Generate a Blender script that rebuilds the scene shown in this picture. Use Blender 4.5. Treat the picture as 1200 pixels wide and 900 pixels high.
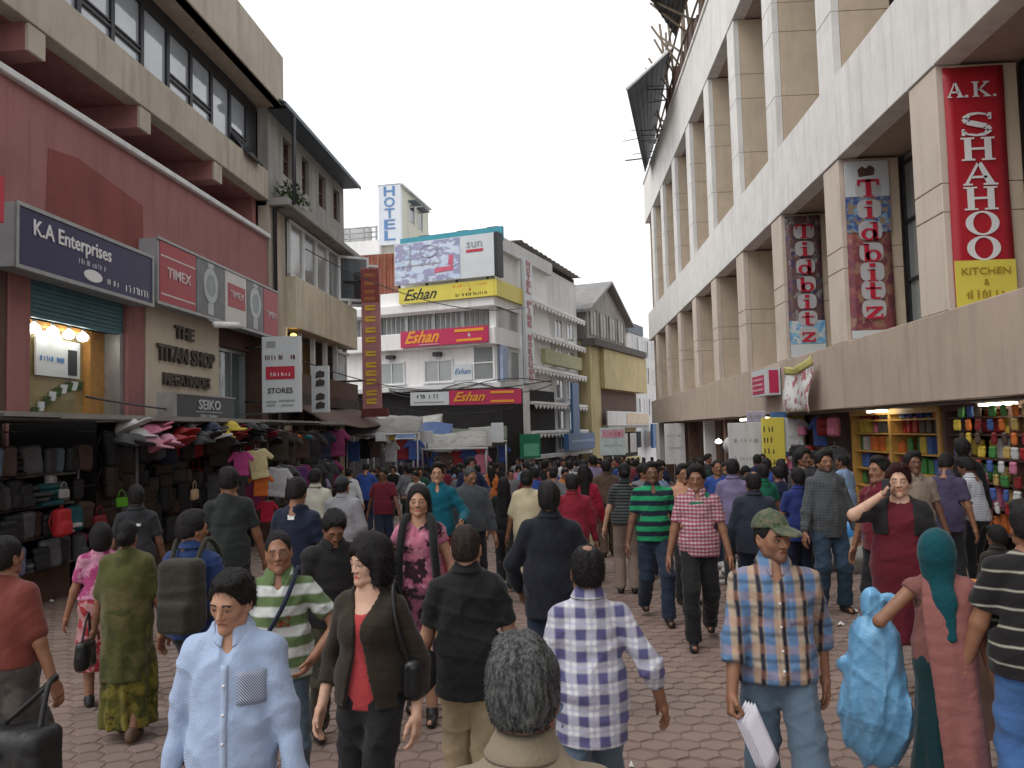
import bpy, math, random
import numpy as np
from mathutils import Vector, Matrix

for o in list(bpy.data.objects): bpy.data.objects.remove(o)
scene = bpy.context.scene
COL = scene.collection
RND = random.Random(7)
R = math.radians

# ------------------------------------------------------------------ camera
FPX, PITCH, ROLL, YAW = 946.0, 0.0589, -0.0258, 0.0541      # focal length in pixels of a 1200 px wide frame
CAM = np.array([0.0, 0.0, 2.05])
_F = np.array([-math.sin(YAW)*math.cos(PITCH), math.cos(YAW)*math.cos(PITCH), math.sin(PITCH)])
_R0 = np.array([math.cos(YAW), math.sin(YAW), 0.0])
_U0 = np.cross(_R0, _F)
_R = math.cos(ROLL)*_R0 + math.sin(ROLL)*_U0
_U = -math.sin(ROLL)*_R0 + math.cos(ROLL)*_U0
cam_data = bpy.data.cameras.new('camera'); cam = bpy.data.objects.new('camera', cam_data); COL.objects.link(cam)
cam_data.lens = FPX/1200*36; cam_data.sensor_width = 36; cam_data.clip_start = 0.05; cam_data.clip_end = 3000
m = Matrix.Identity(4)
for i in range(3):
    m[i][0] = _R[i]; m[i][1] = _U[i]; m[i][2] = -_F[i]; m[i][3] = CAM[i]
cam.matrix_world = m
scene.camera = cam

# ------------------------------------------------------------------ overcast sky, soft sun, exposure
W = bpy.data.worlds.new('World'); scene.world = W; W.use_nodes = True
nt = W.node_tree; nt.nodes.clear()
sky = nt.nodes.new('ShaderNodeTexSky'); sky.sky_type = 'NISHITA'; sky.sun_disc = False
sky.sun_elevation = R(52); sky.sun_rotation = R(245); sky.air_density = 1.0; sky.dust_density = 4.0; sky.altitude = 1500
skm = nt.nodes.new('ShaderNodeMixRGB'); skm.blend_type = 'MULTIPLY'; skm.inputs[0].default_value = 1; skm.inputs[2].default_value = (.10, .10, .10, 1)
mix = nt.nodes.new('ShaderNodeMixRGB'); mix.inputs[0].default_value = 0.86     # closed cloud cover: almost even white
mix.inputs[2].default_value = (1.3, 1.3, 1.31, 1)
bg = nt.nodes.new('ShaderNodeBackground'); bg.inputs['Strength'].default_value = 1.0
wo = nt.nodes.new('ShaderNodeOutputWorld')
nt.links.new(sky.outputs[0], skm.inputs[1]); nt.links.new(skm.outputs[0], mix.inputs[1])
nt.links.new(mix.outputs[0], bg.inputs['Color']); nt.links.new(bg.outputs[0], wo.inputs['Surface'])
sd = bpy.data.lights.new('sun', 'SUN'); sd.energy = 1.2; sd.angle = R(40); sd.color = (1, .97, .93)
sun = bpy.data.objects.new('sun', sd); COL.objects.link(sun)
sun.rotation_euler = (R(36), 0, R(-62))
vs = scene.view_settings; vs.view_transform = 'Standard'; vs.look = 'None'; vs.exposure = 0.12; vs.gamma = 1.0; vs.use_curve_mapping = False

# ------------------------------------------------------------------ pixel directions
def ray(px, py):
    return _F + _R*(px-600)/FPX + _U*(450-py)/FPX
def at(px, py, d):
    return CAM + ray(px, py)*d
def gz(y):                                   # the street falls away gently beyond nine metres
    return -0.032*max(0.0, y-9.0)
A_L = -0.0224; D_L = 8.5                      # the left-hand row: bearing, distance
TL = np.array([-math.sin(A_L), math.cos(A_L), 0.0]); NL = np.array([-math.cos(A_L), -math.sin(A_L), 0.0])
def left_tz(px, py, D=D_L):
    r = ray(px, py); k = D/(r@NL); return (r@TL)*k, CAM[2]+r[2]*k
def right_yz(px, py, D=6.0):
    r = ray(px, py); k = D/r[0]; return r[1]*k, CAM[2]+r[2]*k

# ------------------------------------------------------------------ object helpers
def link(o, parent=None):
    COL.objects.link(o)
    if parent is not None: o.parent = parent
    return o
def tag(o, label=None, cat=None, group=None, kind=None):
    if label: o['label'] = label
    if cat: o['category'] = cat
    if group: o['group'] = group
    if kind: o['kind'] = kind
    return o
def empty(name, loc=(0, 0, 0), rz=0, parent=None):
    o = bpy.data.objects.new(name, None); o.empty_display_size = .1
    o.location = loc; o.rotation_euler = (0, 0, rz); return link(o, parent)
def children(o): return [c for c in bpy.data.objects if c.parent == o]
def copy_tree(o, kids, parent=None):
    c = o.copy(); link(c, parent); c.parent = parent
    for ch in kids.get(o.name, []): copy_tree(ch, kids, c)
    return c
def kid_map(o):
    d = {}
    def go(q):
        d[q.name] = [c for c in bpy.data.objects if c.parent == q]
        for c in d[q.name]: go(c)
    go(o); return d

class MB:
    """collects shapes; build() links them as one mesh object"""
    def __init__(s): s.v = []; s.f = []; s.m = []; s.sm = []
    def add(s, vs_, fs, mi=0, smooth=False):
        b = len(s.v); s.v += [tuple(map(float, q)) for q in vs_]
        for f in fs: s.f.append(tuple(b+i for i in f)); s.m.append(mi); s.sm.append(smooth)
        return s
    def box(s, x0, x1, y0, y1, z0, z1, mi=0):
        return s.add([(x0,y0,z0),(x1,y0,z0),(x1,y1,z0),(x0,y1,z0),(x0,y0,z1),(x1,y0,z1),(x1,y1,z1),(x0,y1,z1)],
                     [(0,3,2,1),(4,5,6,7),(0,1,5,4),(1,2,6,5),(2,3,7,6),(3,0,4,7)], mi)
    def bev(s, x0, x1, y0, y1, z0, z1, b=.01, mi=0):
        """box with chamfered front (-y) edges"""
        v = [(x0,y0+b,z0),(x1,y0+b,z0),(x1,y0+b,z1),(x0,y0+b,z1),(x0+b,y0,z0+b),(x1-b,y0,z0+b),(x1-b,y0,z1-b),(x0+b,y0,z1-b),
             (x0,y1,z0),(x1,y1,z0),(x1,y1,z1),(x0,y1,z1)]
        return s.add(v, [(4,5,6,7),(0,1,5,4),(1,2,6,5),(2,3,7,6),(3,0,4,7),(8,9,1,0),(9,10,2,1),(10,11,3,2),(11,8,0,3),(9,8,11,10)], mi)
    def prism(s, poly, y0, y1, mi=0):
        """polygon in x,z (counter-clockwise seen from -y) extruded along y"""
        n = len(poly)
        v = [(x, y0, z) for x, z in poly]+[(x, y1, z) for x, z in poly]
        f = [tuple(range(n)), tuple(range(2*n-1, n-1, -1))]+[(i, n+i, n+(i+1) % n, (i+1) % n) for i in range(n)]
        return s.add(v, f, mi)
    def tube(s, pts, rad, n=8, mi=0, cap=True, smooth=True):
        pts = [np.array(p, float) for p in pts]; rads = rad if hasattr(rad, '__len__') else [rad]*len(pts)
        vv = []; ff = []; prev = None
        for i, p in enumerate(pts):
            t = pts[min(i+1, len(pts)-1)]-pts[max(i-1, 0)]; t = t/(np.linalg.norm(t)+1e-9)
            if prev is None:
                u = np.cross(t, (0, 0, 1.0));
                if np.linalg.norm(u) < .1: u = np.cross(t, (0, 1.0, 0))
            else: u = prev-t*(prev@t)
            u = u/(np.linalg.norm(u)+1e-9); prev = u; w = np.cross(t, u)
            for k in range(n):
                a = 2*math.pi*k/n; vv.append(p+rads[i]*(math.cos(a)*u+math.sin(a)*w))
        for i in range(len(pts)-1):
            for k in range(n):
                ff.append((i*n+k, i*n+(k+1) % n, (i+1)*n+(k+1) % n, (i+1)*n+k))
        if cap: ff += [tuple(range(n-1, -1, -1)), tuple((len(pts)-1)*n+k for k in range(n))]
        return s.add(vv, ff, mi, smooth)
    def grid(s, fn, nu, nv, mi=0, smooth=True, thick=None):
        vv = [fn(i/nu, j/nv) for j in range(nv+1) for i in range(nu+1)]
        ff = [(j*(nu+1)+i, j*(nu+1)+i+1, (j+1)*(nu+1)+i+1, (j+1)*(nu+1)+i) for j in range(nv) for i in range(nu)]
        if thick is None: return s.add(vv, ff, mi, smooth)
        n = len(vv); t = np.array(thick, float)
        vv2 = [np.array(p)+t for p in vv]
        ff += [tuple(n+i for i in reversed(f)) for f in ff]
        ed = [i for i in range(nu+1)]+[(j*(nu+1)+nu) for j in range(1, nv+1)]+[nv*(nu+1)+i for i in range(nu-1, -1, -1)]+[j*(nu+1) for j in range(nv-1, 0, -1)]
        ff += [(ed[(i+1) % len(ed)], ed[i], n+ed[i], n+ed[(i+1) % len(ed)]) for i in range(len(ed))]
        return s.add(list(vv)+list(vv2), ff, mi, smooth)
    def mesh(s, name, mats):
        me = bpy.data.meshes.new(name); me.from_pydata(s.v, [], s.f)
        for mm in (mats if isinstance(mats, (list, tuple)) else [mats]): me.materials.append(mm)
        me.polygons.foreach_set('material_index', s.m); me.polygons.foreach_set('use_smooth', s.sm); me.update()
        return me
    def build(s, name, mats, parent=None, loc=None, rz=0):
        o = bpy.data.objects.new(name, s.mesh(name, mats)); link(o, parent)
        if loc is not None: o.location = loc
        o.rotation_euler = (0, 0, rz); return o
def inst(name, me, parent=None, loc=(0, 0, 0), rot=(0, 0, 0), sc=(1, 1, 1)):
    o = bpy.data.objects.new(name, me); link(o, parent); o.location = loc; o.rotation_euler = rot; o.scale = sc; return o

# ------------------------------------------------------------------ materials
class NT:
    def __init__(s, name):
        s.m = bpy.data.materials.new(name); s.m.use_nodes = True; s.t = s.m.node_tree
        s.b = s.t.nodes['Principled BSDF']
    def n(s, ty, **kw):
        q = s.t.nodes.new(ty)
        for k, v in kw.items(): setattr(q, k, v)
        return q
    def l(s, a, b): s.t.links.new(a, b)
    def val(s, a, op, b=None, c=None):
        q = s.n('ShaderNodeMath', operation=op)
        for i, x in enumerate((a, b, c)):
            if x is None: continue
            if isinstance(x, (int, float)): q.inputs[i].default_value = x
            else: s.l(x, q.inputs[i])
        return q.outputs[0]
    def mixc(s, fac, a, b, mode='MIX'):
        q = s.n('ShaderNodeMixRGB', blend_type=mode)
        for i, x in zip((0, 1, 2), (fac, a, b)):
            if isinstance(x, (int, float)): q.inputs[i].default_value = x
            elif isinstance(x, tuple): q.inputs[i].default_value = (*x[:3], 1)
            else: s.l(x, q.inputs[i])
        return q.outputs[0]
    def noise(s, vec, scale, detail=4, rough=.6):
        q = s.n('ShaderNodeTexNoise'); q.inputs['Scale'].default_value = scale; q.inputs['Detail'].default_value = detail
        q.inputs['Roughness'].default_value = rough
        if vec is not None: s.l(vec, q.inputs['Vector'])
        return q.outputs['Fac']
    def ramp(s, fac, p0, p1):
        q = s.n('ShaderNodeMapRange'); q.inputs[1].default_value = p0; q.inputs[2].default_value = p1; q.clamp = True
        s.l(fac, q.inputs[0]); return q.outputs[0]
    def mapv(s, vec, sc):
        q = s.n('ShaderNodeMapping'); q.inputs['Scale'].default_value = sc; s.l(vec, q.inputs['Vector']); return q.outputs[0]
    def bump(s, h, st, dist=.01):
        q = s.n('ShaderNodeBump'); q.inputs['Strength'].default_value = st; q.inputs['Distance'].default_value = dist
        s.l(h, q.inputs['Height']); s.l(q.outputs[0], s.b.inputs['Normal'])
MC = {}
def sc3(c, k): return tuple(min(1, x*k) for x in c)
def mat(name, c, rough=.6, var=.18, scale=3.0, bump=.15, bscale=40, metal=0.0, streak=0.0, dirt=None, spec=.4, world=False):
    if name in MC: return MC[name]
    N = NT(name); tc = N.n('ShaderNodeTexCoord'); g = N.n('ShaderNodeNewGeometry')
    vec = g.outputs['Position'] if world else tc.outputs['Object']
    f = N.noise(vec, scale, 6)
    col = N.mixc(N.ramp(f, .3, .7), sc3(c, 1-var), sc3(c, 1+var))
    if streak:
        f2 = N.noise(N.mapv(g.outputs['Position'], (2.2, 2.2, .22)), 1.6, 6, .65)
        col = N.mixc(N.val(N.ramp(f2, .48, .72), 'MULTIPLY', streak), col, dirt or sc3(c, .45))
        f3 = N.noise(g.outputs['Position'], .5, 5, .7)
        col = N.mixc(N.val(N.ramp(f3, .5, .75), 'MULTIPLY', streak*.6), col, sc3(c, .62))
    N.l(col, N.b.inputs['Base Color'])
    N.b.inputs['Roughness'].default_value = rough; N.b.inputs['Metallic'].default_value = metal
    N.b.inputs['Specular IOR Level'].default_value = spec
    if bump: N.bump(N.noise(vec, bscale, 4), bump)
    MC[name] = N.m; return N.m
def emit(name, c, st):
    if name in MC: return MC[name]
    N = NT(name); N.b.inputs['Base Color'].default_value = (*c, 1); N.b.inputs['Emission Color'].default_value = (*c, 1)
    N.b.inputs['Emission Strength'].default_value = st; MC[name] = N.m; return N.m
def glass_dark(name, c=(.05, .055, .06), rough=.06, spec=.9):
    if name in MC: return MC[name]
    N = NT(name); g = N.n('ShaderNodeNewGeometry')
    f = N.noise(g.outputs['Position'], .9, 3)
    N.l(N.mixc(f, sc3(c, .6), sc3(c, 1.6)), N.b.inputs['Base Color']); N.b.inputs['Roughness'].default_value = rough
    N.b.inputs['Specular IOR Level'].default_value = spec; N.b.inputs['IOR'].default_value = 1.6
    N.bump(N.noise(g.outputs['Position'], 2.2, 2), .05, .05); MC[name] = N.m; return N.m
def collage(name, cols, scale=(3, 3, 3), rough=.45, seed=0.0):
    """printed picture: blotches of a few inks"""
    if name in MC: return MC[name]
    N = NT(name); tc = N.n('ShaderNodeTexCoord'); mp = N.n('ShaderNodeMapping'); mp.inputs['Scale'].default_value = scale
    mp.inputs['Location'].default_value = (seed, seed*1.7, seed*.6); N.l(tc.outputs['Object'], mp.inputs['Vector'])
    col = cols[0]
    for i, c in enumerate(cols[1:]):
        q = N.n('ShaderNodeTexNoise'); q.inputs['Scale'].default_value = 1.3+.5*i; q.inputs['Detail'].default_value = 3
        m2 = N.n('ShaderNodeMapping'); m2.inputs['Location'].default_value = (5.1*i+1, 2.3*i, 7.7*i); N.l(mp.outputs[0], m2.inputs['Vector'])
        N.l(m2.outputs[0], q.inputs['Vector'])
        col = N.mixc(N.ramp(q.outputs['Fac'], .5, .56), col, c)
    N.l(col, N.b.inputs['Base Color']); N.b.inputs['Roughness'].default_value = rough; MC[name] = N.m; return N.m

# cloth: plain, stripes or plaid in the garment's own coordinates
def cloth(name, c, pat='plain', c2=None, c3=None, per=.1, wid=.5, rough=.85, off=0.0):
    if name in MC: return MC[name]
    N = NT(name); tc = N.n('ShaderNodeTexCoord'); sep = N.n('ShaderNodeSeparateXYZ')
    nz = N.n('ShaderNodeTexNoise'); nz.inputs['Scale'].default_value = 6; nz.inputs['Detail'].default_value = 2
    N.l(tc.outputs['Object'], nz.inputs['Vector'])
    va = N.n('ShaderNodeVectorMath', operation='MULTIPLY_ADD'); va.inputs[1].default_value = (.02, .02, .02); va.inputs[2].default_value = (-.01, -.01, -.01)
    N.l(nz.outputs['Color'], va.inputs[0]); vb = N.n('ShaderNodeVectorMath', operation='ADD')
    N.l(va.outputs[0], vb.inputs[0]); N.l(tc.outputs['Object'], vb.inputs[1]); N.l(vb.outputs[0], sep.inputs[0])
    x, y, z = sep.outputs
    def band(s, p, w, o=0.0):
        fr = N.val(N.val(N.val(s, 'ADD', o), 'DIVIDE', p), 'FRACT'); return N.val(fr, 'LESS_THAN', w)
    def soft(s, p, w, o=0.0):
        fr = N.val(N.val(N.val(s, 'ADD', o), 'DIVIDE', p), 'FRACT'); d = N.val(N.val(fr, 'SUBTRACT', .5), 'ABSOLUTE')
        return N.ramp(d, w/2+.05, w/2-.05)
    col = c
    if pat == 'h': col = N.mixc(soft(z, per, wid, off), c, c2)
    elif pat == 'thin': col = N.mixc(soft(z, per, wid, off), c, c2)
    elif pat == 'v': col = N.mixc(soft(x, per, wid, off), c, c2)
    elif pat == 'check':
        a = soft(z, per, wid); b = soft(x, per, wid)
        col = N.mixc(N.val(a, 'MULTIPLY', .85), c, c2); col = N.mixc(N.val(b, 'MULTIPLY', .6), col, c2)
    elif pat == 'plaid':
        a = soft(z, per, wid); b = soft(x, per, wid)
        s = N.val(N.val(a, 'ADD', b), 'MULTIPLY', .5); col = N.mixc(s, c, c2)
        if c3:
            col = N.mixc(N.val(soft(x, per, .12, per*.5), 'MULTIPLY', .55), col, c3); col = N.mixc(N.val(soft(z, per, .12, per*.5), 'MULTIPLY', .55), col, c3)
    elif pat == 'madras':
        col = N.mixc(soft(x, per, .46), c, c2); col = N.mixc(soft(x, per, .2, per*.36), col, c3)
        zz = soft(z, per*1.15, .35); col = N.mixc(N.val(zz, 'MULTIPLY', .22), col, (.6, .26, .14))
        col = N.mixc(N.val(soft(z, per*1.15, .16, per*.5), 'MULTIPLY', .5), col, c3)
    elif pat == 'fine':
        w = N.n('ShaderNodeTexWave', bands_direction='DIAGONAL'); w.inputs['Scale'].default_value = 1/per; N.l(tc.outputs['Object'], w.inputs['Vector'])
        col = N.mixc(w.outputs['Fac'], c, c2)
    elif pat == 'print':
        f = N.noise(tc.outputs['Object'], 1/per, 3); col = N.mixc(N.ramp(f, .47, .53), c, c2)
        if c3: col = N.mixc(N.ramp(N.noise(tc.outputs['Object'], 1.7/per, 2), .56, .6), col, c3)
    f = N.noise(tc.outputs['Object'], 3.5, 4)
    col = N.mixc(1.0, col, N.mixc(f, (.78, .78, .78), (1.16, 1.16, 1.16)), 'MULTIPLY')
    N.l(col, N.b.inputs['Base Color']); N.b.inputs['Roughness'].default_value = rough; N.b.inputs['Specular IOR Level'].default_value = .25
    if 'Sheen Weight' in N.b.inputs: N.b.inputs['Sheen Weight'].default_value = .12
    h = N.val(N.noise(tc.outputs['Object'], 9, 3), 'ADD', N.val(N.noise(tc.outputs['Object'], 160, 2), 'MULTIPLY', .12))
    N.bump(h, .45, .03); MC[name] = N.m; return N.m
def skin_mat():
    N = NT('skin'); a = N.n('ShaderNodeVertexColor', layer_name='Col'); g = N.n('ShaderNodeTexCoord')
    f = N.noise(g.outputs['Object'], 22, 4)
    N.l(N.mixc(1.0, a.outputs['Color'], N.mixc(f, (.72, .66, .64), (1.22, 1.2, 1.2)), 'MULTIPLY'), N.b.inputs['Base Color'])
    N.b.inputs['Roughness'].default_value = .48; N.b.inputs['Specular IOR Level'].default_value = .4
    N.b.inputs['Subsurface Weight'].default_value = .06; N.b.inputs['Subsurface Radius'].default_value = (.012, .005, .003)
    N.bump(N.noise(g.outputs['Object'], 260, 2), .12, .004); return N.m
SKIN = skin_mat()
def hair_mat(name, c, grey=None):
    if name in MC: return MC[name]
    N = NT(name); g = N.n('ShaderNodeTexCoord'); f = N.noise(N.mapv(g.outputs['Object'], (1, 1, .35)), 90, 4, .7)
    N.l(N.mixc(N.ramp(f, .4, .62), c, grey or sc3(c, 2.0)), N.b.inputs['Base Color'])
    N.b.inputs['Roughness'].default_value = .55; N.b.inputs['Specular IOR Level'].default_value = .18
    N.bump(N.noise(N.mapv(g.outputs['Object'], (1, 1, .3)), 140, 3), .8, .012); MC[name] = N.m; return N.m

# ------------------------------------------------------------------ lettering
def text_mesh(body, size, mat_, w=None, ext=.006, bold=0.0, shear=0.0, spacing=1.0):
    cu = bpy.data.curves.new('lettering', 'FONT'); cu.body = body; cu.size = size; cu.extrude = ext; cu.offset = bold; cu.shear = shear
    cu.align_x = 'CENTER'; cu.align_y = 'CENTER'; cu.resolution_u = 2; cu.space_character = spacing
    o = bpy.data.objects.new('lettering', cu)
    me = bpy.data.meshes.new_from_object(o); bpy.data.objects.remove(o); bpy.data.curves.remove(cu)
    n = len(me.vertices); a = np.zeros(n*3); me.vertices.foreach_get('co', a); a = a.reshape(-1, 3)
    if w and len(a):
        k = w/max(1e-6, a[:, 0].max()-a[:, 0].min()); a[:, 0] -= (a[:, 0].max()+a[:, 0].min())/2; a[:, 0] *= k
    a = np.stack([a[:, 0], -a[:, 2], a[:, 1]], 1)          # stand it up, facing -y
    me.vertices.foreach_set('co', a.ravel()); me.materials.clear(); me.materials.append(mat_); me.update(); return me
def text(body, size, mat_, parent, loc, w=None, name='lettering', rz=0, **kw):
    return inst(name, text_mesh(body, size, mat_, w, **kw), parent, loc, (0, 0, rz))
def stroke_letter(ch):
    """serif capitals and a few lower-case letters as polygons in a 1 x 1 box: returns list of polygons"""
    P = []
    def rect(x0, x1, z0, z1): P.append([(x0, z0), (x1, z0), (x1, z1), (x0, z1)])
    def quad(*p): P.append(list(p))
    def ring(cx, cz, rx, rz, ix, iz, a0=0, a1=360, n=24):
        n = max(6, int(n*(a1-a0)/360))
        for i in range(n):
            a = R(a0+(a1-a0)*i/n); b = R(a0+(a1-a0)*(i+1)/n)
            P.append([(cx+ix*math.cos(a), cz+iz*math.sin(a)), (cx+rx*math.cos(a), cz+rz*math.sin(a)), (cx+rx*math.cos(b), cz+rz*math.sin(b)), (cx+ix*math.cos(b), cz+iz*math.sin(b))])
    s = .07
    def stem(x, z0=0, z1=1, w=.2, bot=True, top=True, sw=.1):
        rect(x-w/2, x+w/2, z0+(s if bot else 0), z1-(s if top else 0))
        if bot: rect(x-w/2-sw, x+w/2+sw, z0, z0+s)
        if top: rect(x-w/2-sw, x+w/2+sw, z1-s, z1)
    if ch == 'H': stem(.2); stem(.8); rect(.3, .7, .46, .56)
    elif ch == 'O': ring(.5, .5, .5, .52, .28, .45)
    elif ch == 'A':
        quad((.06, s), (.16, s), (.52, .98), (.44, .98)); quad((.7, s), (.94, s), (.58, .98), (.44, .98)); rect(.26, .72, .3, .4)
        rect(0, .28, 0, s); rect(.6, 1.04, 0, s)
    elif ch == 'K':
        stem(.18); quad((.28, .42), (.4, .42), (.9, .93), (.74, .93)); quad((.42, .56), (.36, .46), (.76, s), (1.0, s)); rect(.62, .98, .93, 1); rect(.62, 1.04, 0, s)
    elif ch == 'S':
        pts = [(.9, .78), (.8, .92), (.55, .98), (.3, .93), (.14, .76), (.22, .6), (.5, .5), (.78, .4), (.88, .24), (.74, .07), (.48, .02), (.2, .08), (.1, .24)]
        wd = [.05, .07, .09, .13, .19, .22, .23, .22, .19, .13, .09, .07, .05]
        for i in range(len(pts)-1):
            a = np.array(pts[i]); b = np.array(pts[i+1]); t = (b-a)/np.linalg.norm(b-a); nn = np.array([-t[1], t[0]])
            P.append([tuple(a-nn*wd[i]/2), tuple(b-nn*wd[i+1]/2), tuple(b+nn*wd[i+1]/2), tuple(a+nn*wd[i]/2)])
        rect(.86, .95, .7, .99); rect(.05, .14, .01, .3)
    elif ch == 'T': stem(.5, 0, 1, .24, True, False, .12); rect(.02, .98, .86, 1); rect(.02, .13, .66, .86); rect(.87, .98, .66, .86)
    elif ch == 'i': stem(.5, 0, .66, .24, True, False, .12); rect(.24, .62, .6, .66); rect(.36, .64, .78, 1)
    elif ch == 'd': ring(.42, .32, .38, .34, .17, .24); rect(.62, .85, 0, 1); rect(.48, .85, .93, 1); rect(.62, .98, 0, s)
    elif ch == 'b': ring(.58, .32, .38, .34, .17, .24); rect(.15, .38, 0, 1); rect(.02, .38, .93, 1)
    elif ch == 't': rect(.34, .58, .12, .96); rect(.12, .88, .58, .68); ring(.6, .14, .26, .14, .06, .04, 180, 350)
    elif ch == 'z': rect(.1, .9, .56, .68); rect(.1, .9, 0, .12); quad((.1, .12), (.4, .12), (.9, .56), (.6, .56)); rect(.1, .2, .44, .56); rect(.8, .9, .12, .26)
    elif ch == '.': rect(.38, .6, 0, .14)
    return P
def serif(ch, w, h, mat_, parent, loc, th=.008, rz=0, grow=0.0):
    b = MB()
    for p in stroke_letter(ch):
        p = [(q[0]-.5, q[1]-.5) for q in p]
        ar = sum(p[i][0]*p[(i+1) % len(p)][1]-p[(i+1) % len(p)][0]*p[i][1] for i in range(len(p)))
        if ar < 0: p = p[::-1]
        if grow:
            cx = sum(q[0] for q in p)/len(p); cz = sum(q[1] for q in p)/len(p)
            p = [(q[0]+grow*np.sign(q[0]-cx), q[1]+grow*.8*np.sign(q[1]-cz)) for q in p]
        b.prism([(x*w, z*h) for x, z in p], -th, 0)
    return b.build('letter', mat_, parent, loc, rz)
# ================================================================== MATERIALS OF THE PLACE
M_tan = mat('tan_cladding', (.46, .37, .30), .75, .08, 1.2, .12, 60, streak=.35, dirt=(.22, .17, .13), world=True)
M_tanp = mat('pale_tan_pier', (.62, .53, .45), .75, .08, 1.2, .12, 60, streak=.35, dirt=(.3, .24, .19), world=True)
M_tan2 = mat('tan_reveal_tile', (.60, .49, .37), .6, .1, 2.0, .08, 50, streak=.2, dirt=(.25, .18, .12), world=True)
M_off = mat('weathered_white_render', (.78, .765, .735), .8, .07, 1.5, .15, 50, streak=.5, dirt=(.46, .43, .39), world=True)
M_pink = mat('pink_render', (.31, .135, .13), .8, .12, .8, .12, 40, streak=.55, dirt=(.16, .065, .058), world=True)
M_pinkd = mat('old_red_paint', (.22, .06, .05), .8, .12, 1.5, .1, 40, streak=.3, world=True)
M_cream = mat('cream_render', (.46, .41, .34), .85, .1, 1.4, .2, 50, streak=.5, dirt=(.22, .18, .13), world=True)
M_white = mat('white_paint', (.84, .84, .83), .6, .05, 1.2, .08, 40, streak=.3, dirt=(.45, .44, .42), world=True)
M_whited = mat('dirty_white_paint', (.68, .69, .69), .75, .1, 1.0, .1, 40, streak=.5, dirt=(.36, .37, .36), world=True)
M_greyr = mat('mouldy_grey_render', (.32, .31, .29), .9, .2, .9, .2, 40, streak=.7, dirt=(.14, .14, .13), world=True)
M_yel = mat('faded_yellow_render', (.52, .44, .24), .85, .12, .8, .15, 40, streak=.6, dirt=(.26, .23, .16), world=True)
M_dark = mat('dark_metal_frame', (.035, .035, .04), .45, .2, 5, .05, 60, metal=.3)
M_black = mat('shade_black', (.014, .013, .013), .85, .3, 3, .1)  # near-black stands in for deep shade in shops, rooms and stalls
M_brown = mat('brown_painted_wood', (.10, .055, .04), .7, .25, 6, .15, 60, world=True)
M_steel = mat('grey_steel', (.35, .36, .37), .4, .15, 6, .05, 60, metal=.7)
M_tin = mat('blue_grey_tin', (.11, .14, .17), .55, .2, 1.5, .1, 30, metal=.2, streak=.5, world=True)
M_rust = mat('rusty_sheet', (.24, .075, .045), .85, .35, 1.2, .2, 30, streak=.6, dirt=(.33, .22, .17), world=True)
M_teal = mat('teal_shutter', (.07, .17, .21), .5, .15, 3, .08, 40, streak=.3, world=True)
M_wood = mat('varnished_wood', (.42, .21, .06), .5, .2, 8, .1, 60, world=True)
M_ywood = mat('yellow_wood', (.50, .29, .07), .5, .15, 6, .08, 60, world=True)
M_blueb = mat('blue_board', (.05, .13, .30), .5, .12, 3, .05)
M_pol = mat('blue_polythene', (.06, .26, .60), .3, .2, 6, .25, 14)
M_glass = glass_dark('window_glass')
M_glassl = glass_dark('pale_curtained_glass', (.22, .24, .24), .12)
M_glassw = glass_dark('sky_reflection_glass', (.34, .38, .42), .05)  # pale blue-grey base colour stands in for reflected sky
M_skyl = glass_dark('grey_curtain_glass', (.26, .26, .25), .18)
M_signw = mat('white_sign_face', (.62, .66, .68), .35, .05, 2, 0)
M_navy = mat('navy_sign_face', (.028, .026, .085), .35, .1, 2, 0)
M_red = mat('red_sign_face', (.42, .018, .03), .4, .08, 2, 0)
M_redp = mat('red_print', (.50, .03, .06), .45, .1, 3, 0)
M_tim = mat('red_panel', (.36, .035, .05), .35, .08, 2, 0)
M_yelf = mat('yellow_sign_face', (.72, .62, .10), .4, .06, 2, 0)
M_mag = mat('magenta_sign_face', (.50, .03, .10), .4, .06, 2, 0)
M_org = mat('orange_print', (.80, .33, .03), .4, .05, 2, 0)
M_pur = mat('faded_purple_sign', (.42, .19, .19), .6, .12, 2, 0)
M_dsign = mat('charcoal_sign_face', (.035, .042, .05), .35, .1, 2, 0)
M_ltr_w = mat('white_letter', (.75, .75, .75), .4, .03, 2, 0)
M_ltr_k = mat('black_letter', (.02, .02, .02), .4, .03, 2, 0)
M_ltr_r = mat('red_letter', (.50, .025, .05), .4, .05, 2, 0)
M_ltr_b = mat('blue_letter', (.12, .25, .50), .4, .05, 2, 0)
M_ltr_y = mat('yellow_letter', (.75, .48, .05), .4, .05, 2, 0)
M_ltr_br = mat('bronze_letter', (.07, .055, .045), .5, .1, 2, 0)
M_greyal = mat('grey_box_side', (.32, .33, .34), .5, .1, 4, .05)
M_leaf = mat('moss_and_weeds', (.05, .09, .03), .9, .4, 12, .3, 30)
M_tarp = mat('grey_tarpaulin', (.26, .25, .23), .7, .2, 2, .2, 14, world=True)
M_conc = mat('plain_concrete', (.30, .29, .27), .9, .15, 2, .2, 40, streak=.4, world=True)
M_lamp = emit('lit_lamp', (1, .95, .85), 14)
M_tube = emit('lit_tube', (1, .88, .68), 16)
M_warm = emit('warm_bulb', (1, .55, .1), 5)

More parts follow.
